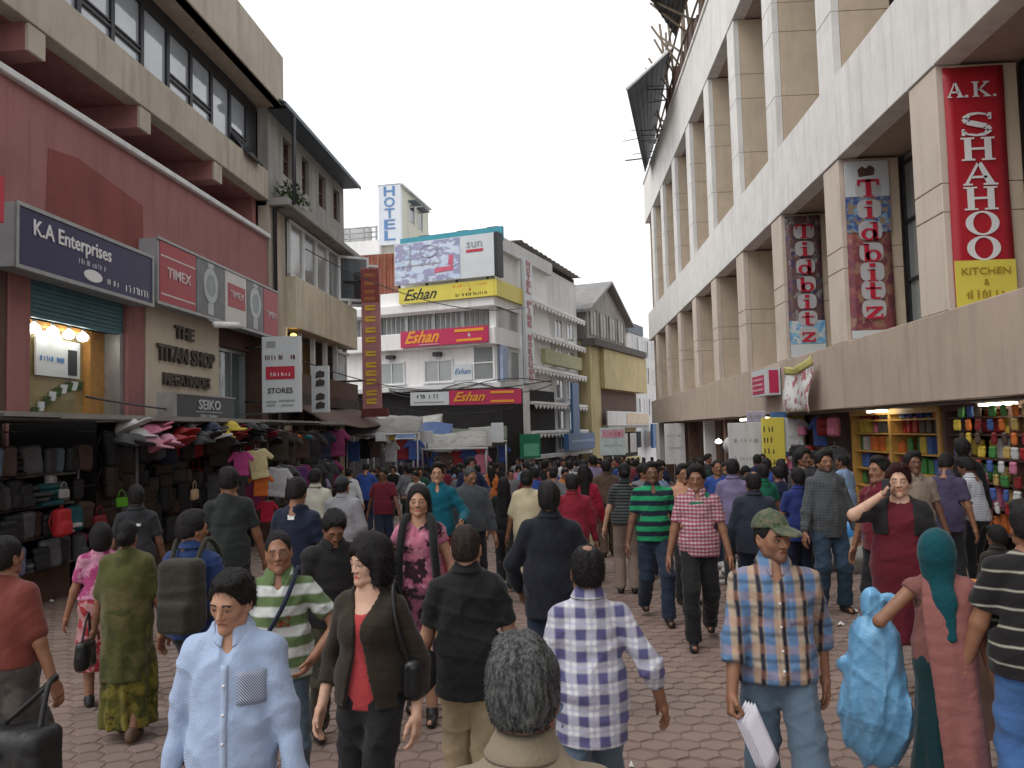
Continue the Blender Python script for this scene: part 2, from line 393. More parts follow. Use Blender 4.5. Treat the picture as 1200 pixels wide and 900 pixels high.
def scribble(parent, x0, x1, z, h, m_, y):
    """a line of small print too far off to read"""
    r = random.Random(int(x0*97+z*31)); b = MB(); x = x0
    while x < x1-.3*h:
        w = h*r.uniform(.35, .75)
        if r.random() < .14: x += w; continue
        k = r.random(); t = h*.2
        if k < .75: b.box(x, x+t, y-.006, y, z-h/2, z+h/2*r.uniform(.6, 1))
        if k > .3:
            zz = z-h*.5+r.choice((0, .4, .78))*h; b.box(x+t, x+w*.6, y-.006, y, zz, zz+t)
        if k > .5: b.box(x+w*.6, x+w*.6+t, y-.006, y, z-h/2, z+h/2*r.uniform(.4, 1))
        x += w+h*.12
    return b.build('print_line', m_, parent)
# ================================================================== GROUND
def ground():
    b = MB(); ys = [-60, 0, 9, 12, 16, 22, 30, 45, 70, 120, 300, 1200]
    def z(y): return gz(min(y, 120))-.05
    for y0, y1 in zip(ys[:-1], ys[1:]):
        b.add([(-900, y0, z(y0)), (900, y0, z(y0)), (900, y1, z(y1)), (-900, y1, z(y1))], [(0, 1, 2, 3)])
    N = NT('dusty_ground'); g = N.n('ShaderNodeNewGeometry')
    c = N.mixc(N.ramp(N.noise(g.outputs['Position'], .7, 6), .3, .7), (.17, .13, .11), (.25, .20, .17))
    N.l(c, N.b.inputs['Base Color']); N.b.inputs['Roughness'].default_value = .95
    tag(b.build('ground', N.m), kind='structure')
    # paving: interlocking blocks
    N = NT('paving_block'); g = N.n('ShaderNodeNewGeometry'); oi = N.n('ShaderNodeObjectInfo'); vc = N.n('ShaderNodeVertexColor', layer_name='Col')
    f = N.noise(g.outputs['Position'], 2.3, 6, .7); f2 = N.noise(g.outputs['Position'], .45, 4); f3 = N.noise(g.outputs['Position'], 90, 2)
    c = N.mixc(N.ramp(f, .3, .72), (.20, .135, .112), (.30, .21, .175))
    c = N.mixc(N.ramp(f2, .42, .64), c, (.215, .175, .155))
    c = N.mixc(.35, c, N.mixc(f3, (.13, .095, .08), (.33, .25, .21)))
    c = N.mixc(N.val(N.ramp(N.noise(g.outputs['Position'], 1.1, 3), .63, .70), 'MULTIPLY', .45), c, (.09, .07, .06))
    c = N.mixc(1.0, c, N.mixc(vc.outputs['Color'], (.88, .85, .85), (1.10, 1.07, 1.05)), 'MULTIPLY')
    N.l(c, N.b.inputs['Base Color']); N.l(N.ramp(f, .2, .8), N.b.inputs['Roughness']); N.b.inputs['Roughness'].default_value = .8
    q = N.n('ShaderNodeMapRange'); q.inputs[3].default_value = .55; q.inputs[4].default_value = .9; N.l(f, q.inputs[0]); N.l(q.outputs[0], N.b.inputs['Roughness'])
    N.bump(N.noise(g.outputs['Position'], 120, 3), .35, .004)
    pm = N.m
    w, dp, g_ = .19, .15, .0028
    def outline():      # a bowed hexagon, like the worn interlocking blocks
        h = w/2-g_; k = dp/2
        pts = [(-h, -k*.45), (-h*.55, -k*.62), (0, -k*1.18+g_), (h*.55, -k*.62-.004), (h, -k*.45), (h, k*.45), (h*.55, k*.72-.004), (0, k*1.02-g_), (-h*.55, k*.72), (-h, k*.45)]
        return pts
    P = outline(); n = len(P)
    def block(b, cx, cy, cz, col, tilt):
        v = [(cx+x, cy+y, cz-.02+tilt[0]*x+tilt[1]*y) for x, y in P]+[(cx+x, cy+y, cz-.004+tilt[0]*x+tilt[1]*y) for x, y in P]+[(cx+x*.955, cy+y*.955, cz+tilt[0]*x+tilt[1]*y) for x, y in P]
        f = [tuple(2*n+i for i in range(n))]+[(j*n+i, j*n+(i+1) % n, (j+1)*n+(i+1) % n, (j+1)*n+i) for j in (0, 1) for i in range(n)]
        b.add(v, f)
        col_.extend([col]*(3*n))
    def vcol(me, cols):
        a = me.color_attributes.new('Col', 'FLOAT_COLOR', 'POINT'); a.data.foreach_set('color', np.repeat(np.array(cols)[:, None], 4, 1).ravel())
    bed = MB(); N2 = mat('sand_joint', (.17, .12, .098), .95, .2, 6, .2, 60, world=True)
    ysb = [-4, 9, 12, 16, 20]
    for y0, y1 in zip(ysb[:-1], ysb[1:]): bed.add([(-9, y0, gz(y0)-.007), (8, y0, gz(y0)-.007), (8, y1, gz(y1)-.007), (-9, y1, gz(y1)-.007)], [(0, 1, 2, 3)])
    pav = bed.build('paving', N2); tag(pav, kind='structure')
    cells = []
    rows = int(16.8/dp)
    for j in range(rows):
        y = 1.2+j*dp
        for i in range(int(15.2/w)+1):
            x = -7.4+i*w+(w/2 if j % 2 else 0)
            if x > 6.6: continue
            cells.append((x, y))
    # the 300 that show largest and lie in view
    def key(c):
        v = np.array([c[0], c[1], gz(c[1])])-CAM; z = v@_F
        if z < .5: return 1e9
        px = 600+FPX*(v@_R)/z; py = 450-FPX*(v@_U)/z
        if not (-10 < px < 1210 and 0 < py < 905): return 1e9
        return z
    order = sorted(range(len(cells)), key=lambda i: key(cells[i])); near = set(order[:300])
    protos = []
    for k in range(8):
        b = MB(); col_ = []; block(b, 0, 0, 0, RND.random(), (RND.uniform(-.008, .008), RND.uniform(-.008, .008)))
        me = b.mesh('paving_block', pm); vcol(me, col_); protos.append(me)
    b = MB(); col_ = []
    for i, (x, y) in enumerate(cells):
        z = gz(y)+RND.uniform(-.003, .003)
        if i in near: inst('paving_block', RND.choice(protos), pav, (x, y, z), (0, 0, RND.uniform(-.015, .015)))
        else: block(b, x, y, z, RND.random(), (RND.uniform(-.01, .01), RND.uniform(-.01, .01)-(.032 if y > 9 else 0)))
    o = b.build('paving_blocks', pm, pav); vcol(o.data, col_); o['kind'] = 'stuff'
    # beyond: the same blocks, too far to tell apart
    b = MB(); col_ = []
    for y0, y1 in ((17.95, 30), (30, 60), (60, 120)): b.add([(-9, y0, gz(y0)), (30, y0, gz(y0)), (30, y1, gz(y1)), (-9, y1, gz(y1))], [(0, 1, 2, 3)]); col_ += [.5]*4
    o = b.build('street', pm); vcol(o.data, col_); tag(o, kind='structure')
    # bits of litter
    lw = mat('crumpled_paper', (.7, .7, .68), .7, .1, 8, .3, 30)
    for px, py, s in ((648, 722, .035), (930, 687, .07), (1000, 716, .06), (1005, 741, .05), (740, 898, .02), (395, 640, .05), (672, 655, .06), (770, 640, .05), (985, 732, .04), (845, 655, .08), (700, 690, .03), (60, 705, .03)):
        r = ray(px, py); k = (CAM[2]-.01)/-r[2]; p = CAM+r*k; z = gz(p[1]); k = (CAM[2]-z-.01)/-r[2]; p = CAM+r*k
        b = MB(); v = []
        for i in range(7):
            a = i*.9; v.append((p[0]+s*math.cos(a)*RND.uniform(.5, 1.1), p[1]+s*1.2*math.sin(a)*RND.uniform(.5, 1.1), z+RND.uniform(.004, .03)))
        v.append((p[0], p[1], z+.045)); b.add(v, [(i, (i+1) % 7, 7) for i in range(7)]+[tuple(range(6, -1, -1))])
        tag(b.build('litter_scrap', lw), 'crumpled scrap of white litter lying on the paving', 'litter', 'litter scraps on the paving')
ground()

# ================================================================== RIGHT-HAND BUILDING
def right_building():
    g = empty('commercial_building', (6, 0, 0), -math.pi/2)
    tag(g, 'long modern commercial block with deep concrete piers and tan bands', 'building')
    K = [12.6+4.35*k for k in range(-4, 9)]           # near corner of each pier, metres up the street
    PW = .95; X0, X1 = -51.4, 6.0; D = 1.25
    def panel(x0, x1, y0, y1, z0, z1, m_, nm='panel'):
        return MB().bev(x0+.006, x1-.006, y0, y1, z0+.006, z1-.006, .012).build(nm, m_, g)
    edges = [X0]+sorted([-k for k in K if -k > X0 and -k < X1]+[-(k+PW) for k in K if -(k+PW) > X0 and -(k+PW) < X1])+[X1]
    for a, b in zip(edges[:-1], edges[1:]):
        panel(a, b, 0, .35, 2.35, 3.73, M_tan); panel(a, b, 0, .4, 7.56, 9.3, M_off); panel(a, b, 0, .4, 15.1, 17.65, M_off)
    core = MB().box(X0+.05, X1, .3, 9, 3.0, 3.70).box(X0+.05, X1, .35, 9, 7.6, 9.25).box(X0+.05, X1, .35, 9, 15.14, 17.6).box(X0+.05, X0+.3, .3, 9, 2.4, 17.6)
    core.box(X0+.3, X1, D+.25, 9, 3.6, 7.7).box(X0+.3, X1, D+.25, 9, 9.2, 15.2).box(X0, X1, .36, 9, 2.36, 2.9)
    core.build('wall', M_tan, g)
    for k in K:
        for z0, z1, splits, mm in ((3.73, 7.56, (5.25, 5.7), M_tanp), (9.3, 15.1, (10.75, 12.5, 13.3), M_off)):
            x0, x1 = -(k+PW), -k
            if x1 < X0: continue
            x0 = max(x0, X0)
            zs = [z0, *splits, z1]
            for a, b in zip(zs[:-1], zs[1:]):
                # front face of the pier in the lighter cladding, its flank tiled
                panel(x0, x1, .03, .2, a, b, mm, 'pier_panel')
                MB().box(x1-.03, x1-.002, .21, D, a+.008, b-.008).build('reveal_panel', M_tan2, g)
            MB().box(x0+.03, x1-.035, .1, D, z0, z1).build('pier_core', M_tan, g)
            # glazing at the back of the bay
            bx0, bx1 = x1, min(x1+4.35-PW, X1)
            if bx1 - bx0 < .5: continue
            wdw = empty('window', (0, 0, 0), 0, g)
            MB().box(bx0, bx1, D+.12, D+.2, z0, z1).build('pane', M_glassl, wdw)
            fr = MB(); nv = 3
            for i in range(nv+1):
                x = bx0+(bx1-bx0)*i/nv; fr.box(x-.03, x+.03, D+.06, D+.13, z0, z1)
            zz = z0
            while zz < z1: fr.box(bx0, bx1, D+.055, D+.128, zz-.025, zz+.025); zz += 1.22
            fr.build('frame', M_dark, wdw)
    # parapet coping and rough works on the roof
    MB().box(X0-.05, X1, -.06, .5, 17.66, 17.8).build('coping', M_off, g)
    return g
right_building()
RM = lambda X, Y, Z: (X, Y, Z)
def roof_works():
    g = empty('rooftop_scaffold', (6, 40, 17.8)); tag(g, 'grey sheet canopy and bamboo scaffolding jutting from the roof edge', 'scaffold')
    o = (6, 40, 17.8); L = lambda p: tuple(p[i]-o[i] for i in range(3))
    def sheet(nm, a, b, c, d, m_, n=8, amp=.06):
        a, b, c, d = [np.array(L(q), float) for q in (a, b, c, d)]
        def fn(u, v):
            p = (a*(1-u)+b*u)*(1-v)+(d*(1-u)+c*u)*v; p = p.copy(); p[2] += amp*math.sin(u*n*math.pi*2); return p
        MB().grid(fn, n*4, 6, thick=(0, 0, .03)).build(nm, m_, g)
    A = (3.55, 35.6, 17.25); B = (5.9, 37.4, 19.9); Cc = (6.4, 49, 19.2); Dd = (5.6, 47, 17.0)
    M_net = mat('dark_canopy_sheet', (.06, .065, .07), .7, .3, 2, .1)
    sheet('canopy_sheet', A, B, Cc, Dd, M_net, 8, .03)
    y2, z2 = right_yz(760, -4, 4.3); y3, z3 = right_yz(792, 44, 5.9)
    sheet('canopy_sheet', (4.3, y2, z2), (5.9, y3, z3), (6.5, y3-8, z3+1.6), (4.5, y2-7, z2+2.2), M_net, 8, .03)
    MB().tube([L(A), L(B)], .07, 6).build('edge_batten', M_white, g)
    bm = mat('bamboo', (.17, .13, .09), .6, .25, 8, .1)
    r = random.Random(3)
    for y in np.arange(24, 46, 1.6):
        y += r.uniform(-.3, .3)
        MB().tube([L((6.2, y, 17.7)), L((6.2+r.uniform(-.6, .3), y+r.uniform(-.3, .3), 21.6+r.uniform(-1, 1.2)))], .06, 6).build('bamboo_pole', bm, g)
        MB().tube([L((6.6, y, 18.2)), L((4.6+r.uniform(-.4, .6), y+r.uniform(-.6, 1.2), 20.4+r.uniform(-.8, .5)))], .05, 6).build('bamboo_pole', bm, g)
    for z in (18.6, 19.8, 20.8):
        MB().tube([L((6.1, 24, z+.2)), L((5.9, 35, z)), L((6.1, 46, z-.2))], .05, 6).build('bamboo_pole', bm, g)
    for i in range(14):
        y = 38+i*.75; z = 17.9+r.uniform(-.2, 1.1)-(i*.02)
        MB().tube([L((6.3, y, z)), L((4.6+r.uniform(-.5, .7), y-.4, z+r.uniform(-.5, .1)))], .022, 5).build('steel_rod', M_dark, g)
    for i in range(9):
        y = 30+i*1.2; MB().box(5.95-6, 6.3-6, y-40, y+.75-40, .02, r.uniform(.4, 1.3)).build('timber_board', M_brown, g)
roof_works()
def banner(label, k, rows, back, letters, pal, top, h, cw=.9):
    """tall printed banner fixed on the flank of a pier, facing down the street; k = pier corner"""
    g = empty('vertical_banner', (6.12, k-.035, top-h)); tag(g, label, 'banner', )
    def fn(u, v): return (u*cw, -.012+.012*math.sin(v*7+u*4), v*h)
    MB().grid(fn, 6, 20, thick=(0, .012, 0)).build('banner_cloth', back, g)
    return g
def right_signs():
    # the tall lettered banners
    M_plate = mat('off_white_print', (.5, .49, .5), .45, .1, 4, 0)
    g = banner('dark red vertical shop banner with white serif letters and yellow foot', 12.6, 0, M_red, '', 0, 7.5, 3.75)
    MB().box(.0, .9, -.04, -.026, 0, .72).build('yellow_foot', M_yelf, g)
    for i, ch in enumerate('SHAHOO'):
        serif(ch, .5, .36, M_ltr_w, g, (.45, -.03, 2.83-i*.385))
    for ch, x, w_ in (('A', .16, .24), ('.', .33, .2), ('K', .55, .26), ('.', .75, .2)): serif(ch, w_, .24, M_ltr_w, g, (x, -.03, 3.38))
    text('KITCHEN', .15, mat('ochre_letter', (.38, .26, .03), .5), g, (.45, -.05, .55), w=.72); text('&', .13, MC['ochre_letter'], g, (.45, -.05, .38)); scribble(g, .12, .78, .2, .13, MC['ochre_letter'], -.046)
    for k, lab, cols, sd_ in ((16.95, 'vertical shop banner with red letters on pale top and maroon picture print', [(.24, .06, .07), (.30, .09, .08), (.18, .05, .07), (.32, .17, .12)], 0.0),
                         (21.3, 'vertical shop banner with red letters over dark photo print and blue foot', [(.12, .07, .08), (.22, .06, .08), (.3, .28, .27), (.08, .06, .13), (.16, .09, .08)], 3.0)):
        g = banner(lab, k, 0, collage('banner_print_%d' % int(k), cols, (2.6, 2.6, 2.0), .45, sd_), '', 0, 7.5, 3.72)
        if k < 18:
            MB().box(.0, .9, -.036, -.026, 2.95, 3.70).build('pale_panel', M_signw, g)
            MB().box(.0, .9, -.036, -.026, 2.2, 2.94).build('blue_panel', collage('banner_blue', [(.06, .11, .30), (.22, .36, .5), (.3, .22, .15)], (4, 4, 4), .45, 1.0), g)
            MB().box(.0, .9, -.036, -.026, .0, .16).build('pale_panel', M_signw, g)
            kb = MB()
            for x, z in ((.36, 3.46), (.52, 3.48)): kb.prism([(x-.07, z-.1), (x+.08, z-.08), (x+.1, z+.06), (x, z+.13), (x-.09, z+.05)], -.045, -.036)
            kb.build('emblem', M_brown, g)
        else:
            MB().box(.0, .9, -.036, -.026, .35, .95).build('blue_panel', collage('banner_sky', [(.25, .5, .7), (.6, .65, .65), (.15, .35, .6)], (4, 4, 4), .45, 2.0), g)
            MB().box(.0, .9, -.036, -.026, .0, .34).build('pale_panel', M_signw, g)
        hz = [3.12, 2.67, 2.22, 1.77, 1.36, .98, .58] if k < 18 else [3.3, 2.83, 2.36, 1.9, 1.44, 1.0, .58]
        for ch, z in zip('Tidbitz', hz):
            w_ = .46 if ch == 'T' else .42
            pw, ph = w_*.58, .2
            MB().prism([(.47+pw*math.copysign(abs(math.cos(a))**.6, math.cos(a)), z+ph*math.copysign(abs(math.sin(a))**.6, math.sin(a))+(.012 if ch != 'T' else 0)) for a in np.linspace(0, 2*math.pi, 20, False)], -.042, -.037).build('letter_ground', M_plate, g)
            serif(ch, w_, .37, M_ltr_r, g, (.47, -.046, z), .008)
    # signs fixed to the fascia
    g = empty('fascia_sign', (5.97, 22.0, 2.85), -math.pi/2); tag(g, 'small pink and crimson shop sign box on the tan fascia', 'sign')
    MB().box(-1.5, .2, -.35, .0, 0, .72).build('sign_box', M_signw, g); MB().box(-1.4, -.1, -.36, -.352, .06, .56).build('sign_face', M_mag, g)
    MB().box(.2, .21, -.3, -.05, .05, .66).build('sign_face', M_mag, g)
    for i in range(3): MB().box(-1.3, -.2, -.37, -.362, .14+i*.14, .2+i*.14).build('print_line', mat('pale_pink_print', (.6, .3, .35), .5), g)
    # crumpled printed flex banner
    g = empty('flex_banner', (5.75, 19.6, 2.3), -math.pi/2); tag(g, 'crumpled white and yellow flex banner hanging from the fascia', 'banner')
    tp = lambda u: 1.2-.16*math.sin(math.pi*u*.9)+.14*u
    def fl(u, v, o=0.0): return ((u-.5)*2.0, -.05*math.sin(u*8+v*3)-.04*math.sin(v*6)-o, .06*math.sin(u*3.1)*(1-v)+v*tp(u))
    MB().grid(fl, 20, 14, thick=(0, .012, 0)).build('banner_cloth', collage('flex_print', [(.58, .6, .58), (.42, .47, .48), (.55, .57, .56), (.36, .10, .11), (.62, .63, .62)], (1.6, 1.6, 1.6), .4, 4.0), g)
    MB().grid(lambda u, v: fl(u, .84+.17*v, .012), 20, 3, thick=(0, .006, 0)).build('yellow_band', mat('olive_yellow_print', (.5, .46, .14), .45), g)
    # blue painted post with round sign below the flex banner, in front of the shops
    g = empty('blue_post', (5.6, 20.8, gz(20.8))); tag(g, 'blue painted post with paper notices beside the yellow shop', 'post')
    MB().box(-.16, .16, -.16, .16, 0, 2.75).build('post', M_blueb, g); MB().box(-.18, .18, -.18, -.165, 1.75, 2.6).build('notice', M_signw, g)
    b = MB(); b.prism([(.02+.15*math.cos(a), 1.5+.15*math.sin(a)) for a in np.linspace(0, 2*math.pi, 20, False)], -.20, -.181); b.build('round_notice', M_ltr_r, g)
    b = MB(); b.prism([(.02+.1*math.cos(a), 1.5+.1*math.sin(a)) for a in np.linspace(0, 2*math.pi, 20, False)], -.215, -.201); b.build('round_notice', M_ltr_w, g)
right_signs()

# ================================================================== LEFT PINK BUILDING
LROT = math.pi/2+A_L
LORG = NL*D_L
def left_root(name, t0=0.0, D=D_L): p = NL*D+TL*t0; return empty(name, (p[0], p[1], 0), LROT)
def pink_building():
    g = left_root('pink_building'); tag(g, 'pink plastered shop building with cream bands and dark ribbon windows', 'building')
    x0, x1 = 5.0, 21.9
    # ground storey piers and shop recesses
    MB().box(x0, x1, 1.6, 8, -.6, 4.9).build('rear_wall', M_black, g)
    MB().box(x0, 11.45, 0, 1.6, -.3, 4.9).build('pier', M_brown, g)
    for a, b in ((11.5, 12.0), (14.75, 15.38)): MB().bev(a, b, -.02, 1.6, -.3, 4.9, .02).build('pier', M_pink, g)
    MB().bev(15.4, 18.7, -.04, .3, 2.2, 4.9, .02).build('stone_panel', mat('cream_stone', (.54, .47, .37), .6, .08, 2, .05, streak=.2, world=True), g)
    MB().box(21.4, 21.9, 0, 1.6, -.3, 4.9).build('pier', M_brown, g)
    # pink upper wall and its faded old-paint patch
    MB().box(x0, x1, 0, .3, 4.9, 7.66).build('wall', M_pink, g)
    MB().prism([(12.35, 5.6), (15.35, 5.6), (15.3, 6.75), (13.2, 7.0), (12.4, 6.9)], -.012, .0).build('old_paint_patch', M_pinkd, g)
    MB().bev(x0, x1+.04, -.1, .34, 7.66, 7.79, .02).build('coping', M_whited, g)
    MB().box(x0, x1, .3, 8, 4.9, 7.6).build('floor_slab', M_conc, g)
    # open gallery above the pink wall
    MB().box(x0, x1, 1.7, 8, 7.6, 9.6).build('gallery_wall', mat('gallery_pink', (.36, .14, .14), .8, .1, 1.5, .1, streak=.3, world=True), g)
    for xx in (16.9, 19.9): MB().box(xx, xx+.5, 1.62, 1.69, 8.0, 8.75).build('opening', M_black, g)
    MB().box(x1-.25, x1, .32, 1.7, 7.6, 8.76).build('end_wall', M_pink, g)
    for xx in (8.6, 11.85, 15.15, 18.5):
        MB().box(xx, xx+.42, .02, 1.7, 8.3, 8.76).build('bracket', M_pink, g); MB().box(xx, xx+.42, -.03, .02, 8.3, 8.74).build('bracket_face', M_cream, g)
    MB().bev(x0, x1, -.05, .25, 8.76, 9.6, .015).build('band', M_cream, g); MB().box(x0, x1, .25, 1.75, 8.765, 8.95).build('gallery_ceiling', M_pink, g)
    # ribbon windows
    def ribbon(z0, z1, y, a, b, opener):
        n = int((b-a)/1.05); st = (b-a)/n
        for i in range(n):
            w = empty('window', (0, 0, 0), 0, g); xa = a+i*st
            MB().box(xa+.05, xa+st-.05, y+.03, y+.05, z0+.05, z1-.3).build('pane', M_glassw, w)
            f = MB().box(xa, xa+.06, y-.03, y+.06, z0, z1).box(xa+st-.06, xa+st, y-.029, y+.061, z0, z1).box(xa, xa+st, y-.028, y+.06, z0, z0+.06).box(xa, xa+st, y-.028, y+.06, z1-.32, z1)
            if i % 3 != 1: f.box(xa, xa+st, y-.02, y+.06, z0+.5, z0+.56).box(xa, xa+st, y-.02, y+.06, z0+.62, z0+.66)
            f.build('frame', M_dark, w)
            if i == opener:
                s = MB(); q = lambda x, d, z: (x, y-d, z)
                zz = z0+.55
                s.add([q(xa+.05, .0, zz), q(xa+st-.05, .0, zz), q(xa+st-.05, .5, z0-.1), q(xa+.05, .5, z0-.1), q(xa+.05, -.03, zz), q(xa+st-.05, -.03, zz), q(xa+st-.05, .47, z0-.13), q(xa+.05, .47, z0-.13)],
                      [(0, 1, 2, 3), (7, 6, 5, 4), (0, 4, 5, 1), (1, 5, 6, 2), (2, 6, 7, 3), (3, 7, 4, 0)])
                s.build('open_sash', M_glass, w)
    ribbon(9.6, 11.5, .3, x0, 21.2, 14)
    MB().box(21.2, x1, .3, .6, 9.6, 11.5).build('wall', M_dark, g)
    MB().box(x0, x1, .7, 8, 9.6, 11.5).build('room', M_glassl, g)
    MB().box(x0, x1+.15, -.42, 8, 11.5, 11.66).build('slab', M_cream, g)
    MB().bev(x0, x1+.15, -.46, -.2, 11.5, 12.95, .015).build('band', M_cream, g)
    MB().box(x1-.1, x1+.14, -.2, 8, 11.66, 12.95).build('band', M_cream, g)
    ribbon(12.95, 15.0, .1, x0, 19.6, 12)
    MB().box(x0, 19.9, .4, 8, 12.95, 15.0).build('room', M_glassl, g); MB().box(19.6, 19.9, .05, .4, 12.95, 15).build('mullion', M_dark, g)
    MB().box(x0, 20.3, -.4, 8, 15.0, 15.25).build('slab', M_cream, g)
    # pane-glazed shop on the far bay, dark glazed entrance
    w = empty('window', (0, 0, 0), 0, g)
    MB().box(18.75, 21.35, .5, .53, 2.2, 4.3).build('pane', glass_dark('shop_glass', (.10, .14, .14), .08), w)
    f = MB()
    for xx in (18.7, 19.55, 20.4, 21.3): f.box(xx, xx+.07, .42, .5, 2.2, 4.35)
    f.box(18.7, 21.4, .425, .498, 4.3, 4.4).build('frame', M_steel, w)
    MB().box(18.7, 21.4, .3, 1.6, 4.4, 4.9).build('lintel', M_brown, g)
    # phone shop: shutter half up, timber reveal, display window
    s = MB(); zz = 4.25
    MB().box(12.0, 14.75, .05, .3, 4.75, 4.9).build('shutter_box', M_teal, g)
    for i in range(9):
        z1 = 4.75-i*.075; MB().bev(12.02, 14.73, .06+.01*(i % 2), .12, z1-.075, z1, .012).build('shutter_slat', M_teal, g)
    w = empty('window', (0, 0, 0), 0, g)
    MB().box(12.3, 14.2, .5, .53, 2.3, 4.1).build('pane', glass_dark('display_glass', (.28, .24, .12), .1), w)
    MB().box(12.25, 12.33, .4, .5, 2.2, 4.1).box(14.15, 14.6, .35, .5, 2.2, 4.1).box(12.25, 14.6, .36, .498, 4.0, 4.1).build('frame', M_wood, w)
    MB().box(12.75, 13.95, .42, .45, 3.2, 3.85).build('poster', M_signw, w)
    MB().box(13.6, 13.85, .41, .419, 3.25, 3.7).build('poster_picture', M_dsign, w)
    scribble(w, 12.82, 13.5, 3.5, .09, M_ltr_b, .415)
    for i in range(9):
        a = i/8; MB().prism([(12.7+a*1.2, 2.5+.5*math.sin(a*1.6)), (12.83+a*1.2, 2.5+.5*math.sin(a*1.6)), (12.9+a*1.2, 2.66+.5*math.sin(a*1.6)), (12.72+a*1.2, 2.66+.5*math.sin(a*1.6))], .44, .47).build('phone_card', M_signw if i % 2 else M_leaf, w)
    MB().box(12.02, 14.7, .6, 1.5, 4.06, 4.09).build('shop_ceiling', M_wood, g)
    MB().box(14.6, 14.75, .05, .4, 2.2, 4.1).build('jamb', M_steel, g)
pink_building()
def left_signs():
    for i, xx in enumerate((12.45, 12.92, 13.36, 13.76)):
        p = NL*8.75+TL*xx; g = empty('bulb_lamp', (p[0], p[1], 3.98)); tag(g, 'round white lit bulb above the phone shop window', 'lamp', 'lit bulbs over the phone shop window')
        b = MB(); n = 10
        b.tube([(0, 0, -.12), (0, 0, -.1), (0, 0, -.05), (0, 0, .0), (0, 0, .04)], [.03, .075, .1, .08, .03], 12).build('globe', M_lamp, g); MB().tube([(0, 0, .04), (0, 0, .12)], .03, 8).build('holder', M_steel, g)
    # K.A Enterprises
    g = left_root('shop_sign', 0, 8.1); tag(g, 'navy box sign with white lettering over the phone shop', 'sign')
    MB().box(11.1, 14.95, 0, .42, 4.66, 5.62).build('sign_box', M_greyal, g)
    MB().box(11.16, 14.9, -.012, -.001, 4.7, 5.58).build('sign_face', M_navy, g)
    fr = MB().box(11.1, 14.95, -.03, 0, 4.64, 4.7).box(11.1, 14.95, -.03, 0, 5.58, 5.64).box(11.08, 11.14, -.031, 0, 4.64, 5.64).box(14.91, 14.97, -.031, 0, 4.64, 5.64); fr.build('frame', M_steel, g)
    text('K.A Enterprises', .34, M_ltr_w, g, (12.5, -.02, 5.32), w=2.05, bold=.004)
    scribble(g, 12.6, 13.45, 5.06, .09, mat('grey_letter', (.4, .4, .45), .5), -.014)
    b = MB(); b.prism([(13.0+.26*math.cos(a), 4.87+.1*math.sin(a)) for a in np.linspace(0, 2*math.pi, 24, False)], -.022, -.013); b.build('oval_logo', M_ltr_w, g)
    scribble(g, 13.42, 13.84, 4.86, .1, M_ltr_w, -.014); scribble(g, 14.0, 14.75, 4.85, .13, M_ltr_w, -.014)
    # long watch-brand sign with five panels
    g = left_root('shop_sign', 0, 8.1); tag(g, 'long box sign of red, grey and white watch panels beside the navy sign', 'sign')
    MB().box(15.15, 21.6, 0, .42, 4.78, 6.05).build('sign_box', M_greyal, g)
    MB().box(15.1, 21.65, -.03, 0, 4.74, 4.80).box(15.1, 21.65, -.03, 0, 6.03, 6.08).build('frame', M_steel, g)
    xs = [15.2, 16.75, 18.2, 19.45, 20.55, 21.6]
    pm_ = [M_tim, mat('grey_photo_panel', (.13, .14, .15), .35, .3, 3, 0), mat('pale_panel', (.60, .58, .56), .4, .05, 2, 0), mat('grey_photo_panel', (.13, .14, .15)), M_tim]
    for i in range(5): MB().box(xs[i]+.02, xs[i+1]-.02, -.014, -.001, 4.81, 6.02).build('sign_panel', pm_[i], g)
    wl = mat('soft_white_letter', (.62, .55, .55), .4)
    text('TIMEX', .3, wl, g, (16.0, -.02, 5.42), w=1.0, bold=.003); text('TIMEX', .26, wl, g, (21.1, -.02, 5.35), w=.72)
    MB().box(15.25, 16.7, -.02, -.015, 5.72, 5.75).box(15.25, 16.7, -.02, -.015, 4.95, 4.98).build('print_line', wl, g)
    MB().box(18.35, 19.35, -.022, -.015, 5.2, 5.75).build('red_block', M_tim, g); text('TIMEX', .24, wl, g, (18.85, -.03, 5.5), w=.8)
    for cx in (17.45, 20.0):
        b = MB(); N_ = 28
        for i in range(N_):
            a = 2*math.pi*i/N_; c = 2*math.pi*(i+1)/N_; b.prism([(cx+.22*math.cos(a), 5.5+.24*math.sin(a)), (cx+.36*math.cos(a), 5.5+.4*math.sin(a)), (cx+.36*math.cos(c), 5.5+.4*math.sin(c)), (cx+.22*math.cos(c), 5.5+.24*math.sin(c))], -.022, -.015)
        b.build('watch_bezel', mat('pale_steel_print', (.38, .42, .43), .3), g)
        MB().prism([(cx+.21*math.cos(a), 5.5+.23*math.sin(a)) for a in np.linspace(0, 2*math.pi, 24, False)], -.02, -.0145).build('watch_dial', mat('dial_print', (.22, .27, .28), .3), g)
        MB().box(cx-.14, cx+.14, -.019, -.0142, 4.85, 5.1).box(cx-.14, cx+.14, -.019, -.0142, 5.91, 6.0).build('watch_strap', mat('pale_steel_print', (.38, .42, .43), .3), g)
    # stone panel letters
    g = left_root('wall_lettering', 0, 8.43); tag(g, 'dark raised letters in three lines on the cream stone panel', 'lettering')
    text('THE', .36, M_ltr_br, g, (16.9, -.005, 4.35), w=.85, bold=.012, ext=.03); text('TITAN SHOP', .46, M_ltr_br, g, (17.05, -.005, 3.85), w=2.6, bold=.014, ext=.03); text('MEGATRADES', .34, M_ltr_br, g, (17.05, -.005, 3.32), w=2.1, bold=.01, ext=.03)
    # cctv camera
    g = left_root('security_camera', 0, 8.1); tag(g, 'white bullet security camera under the long watch sign', 'security camera')
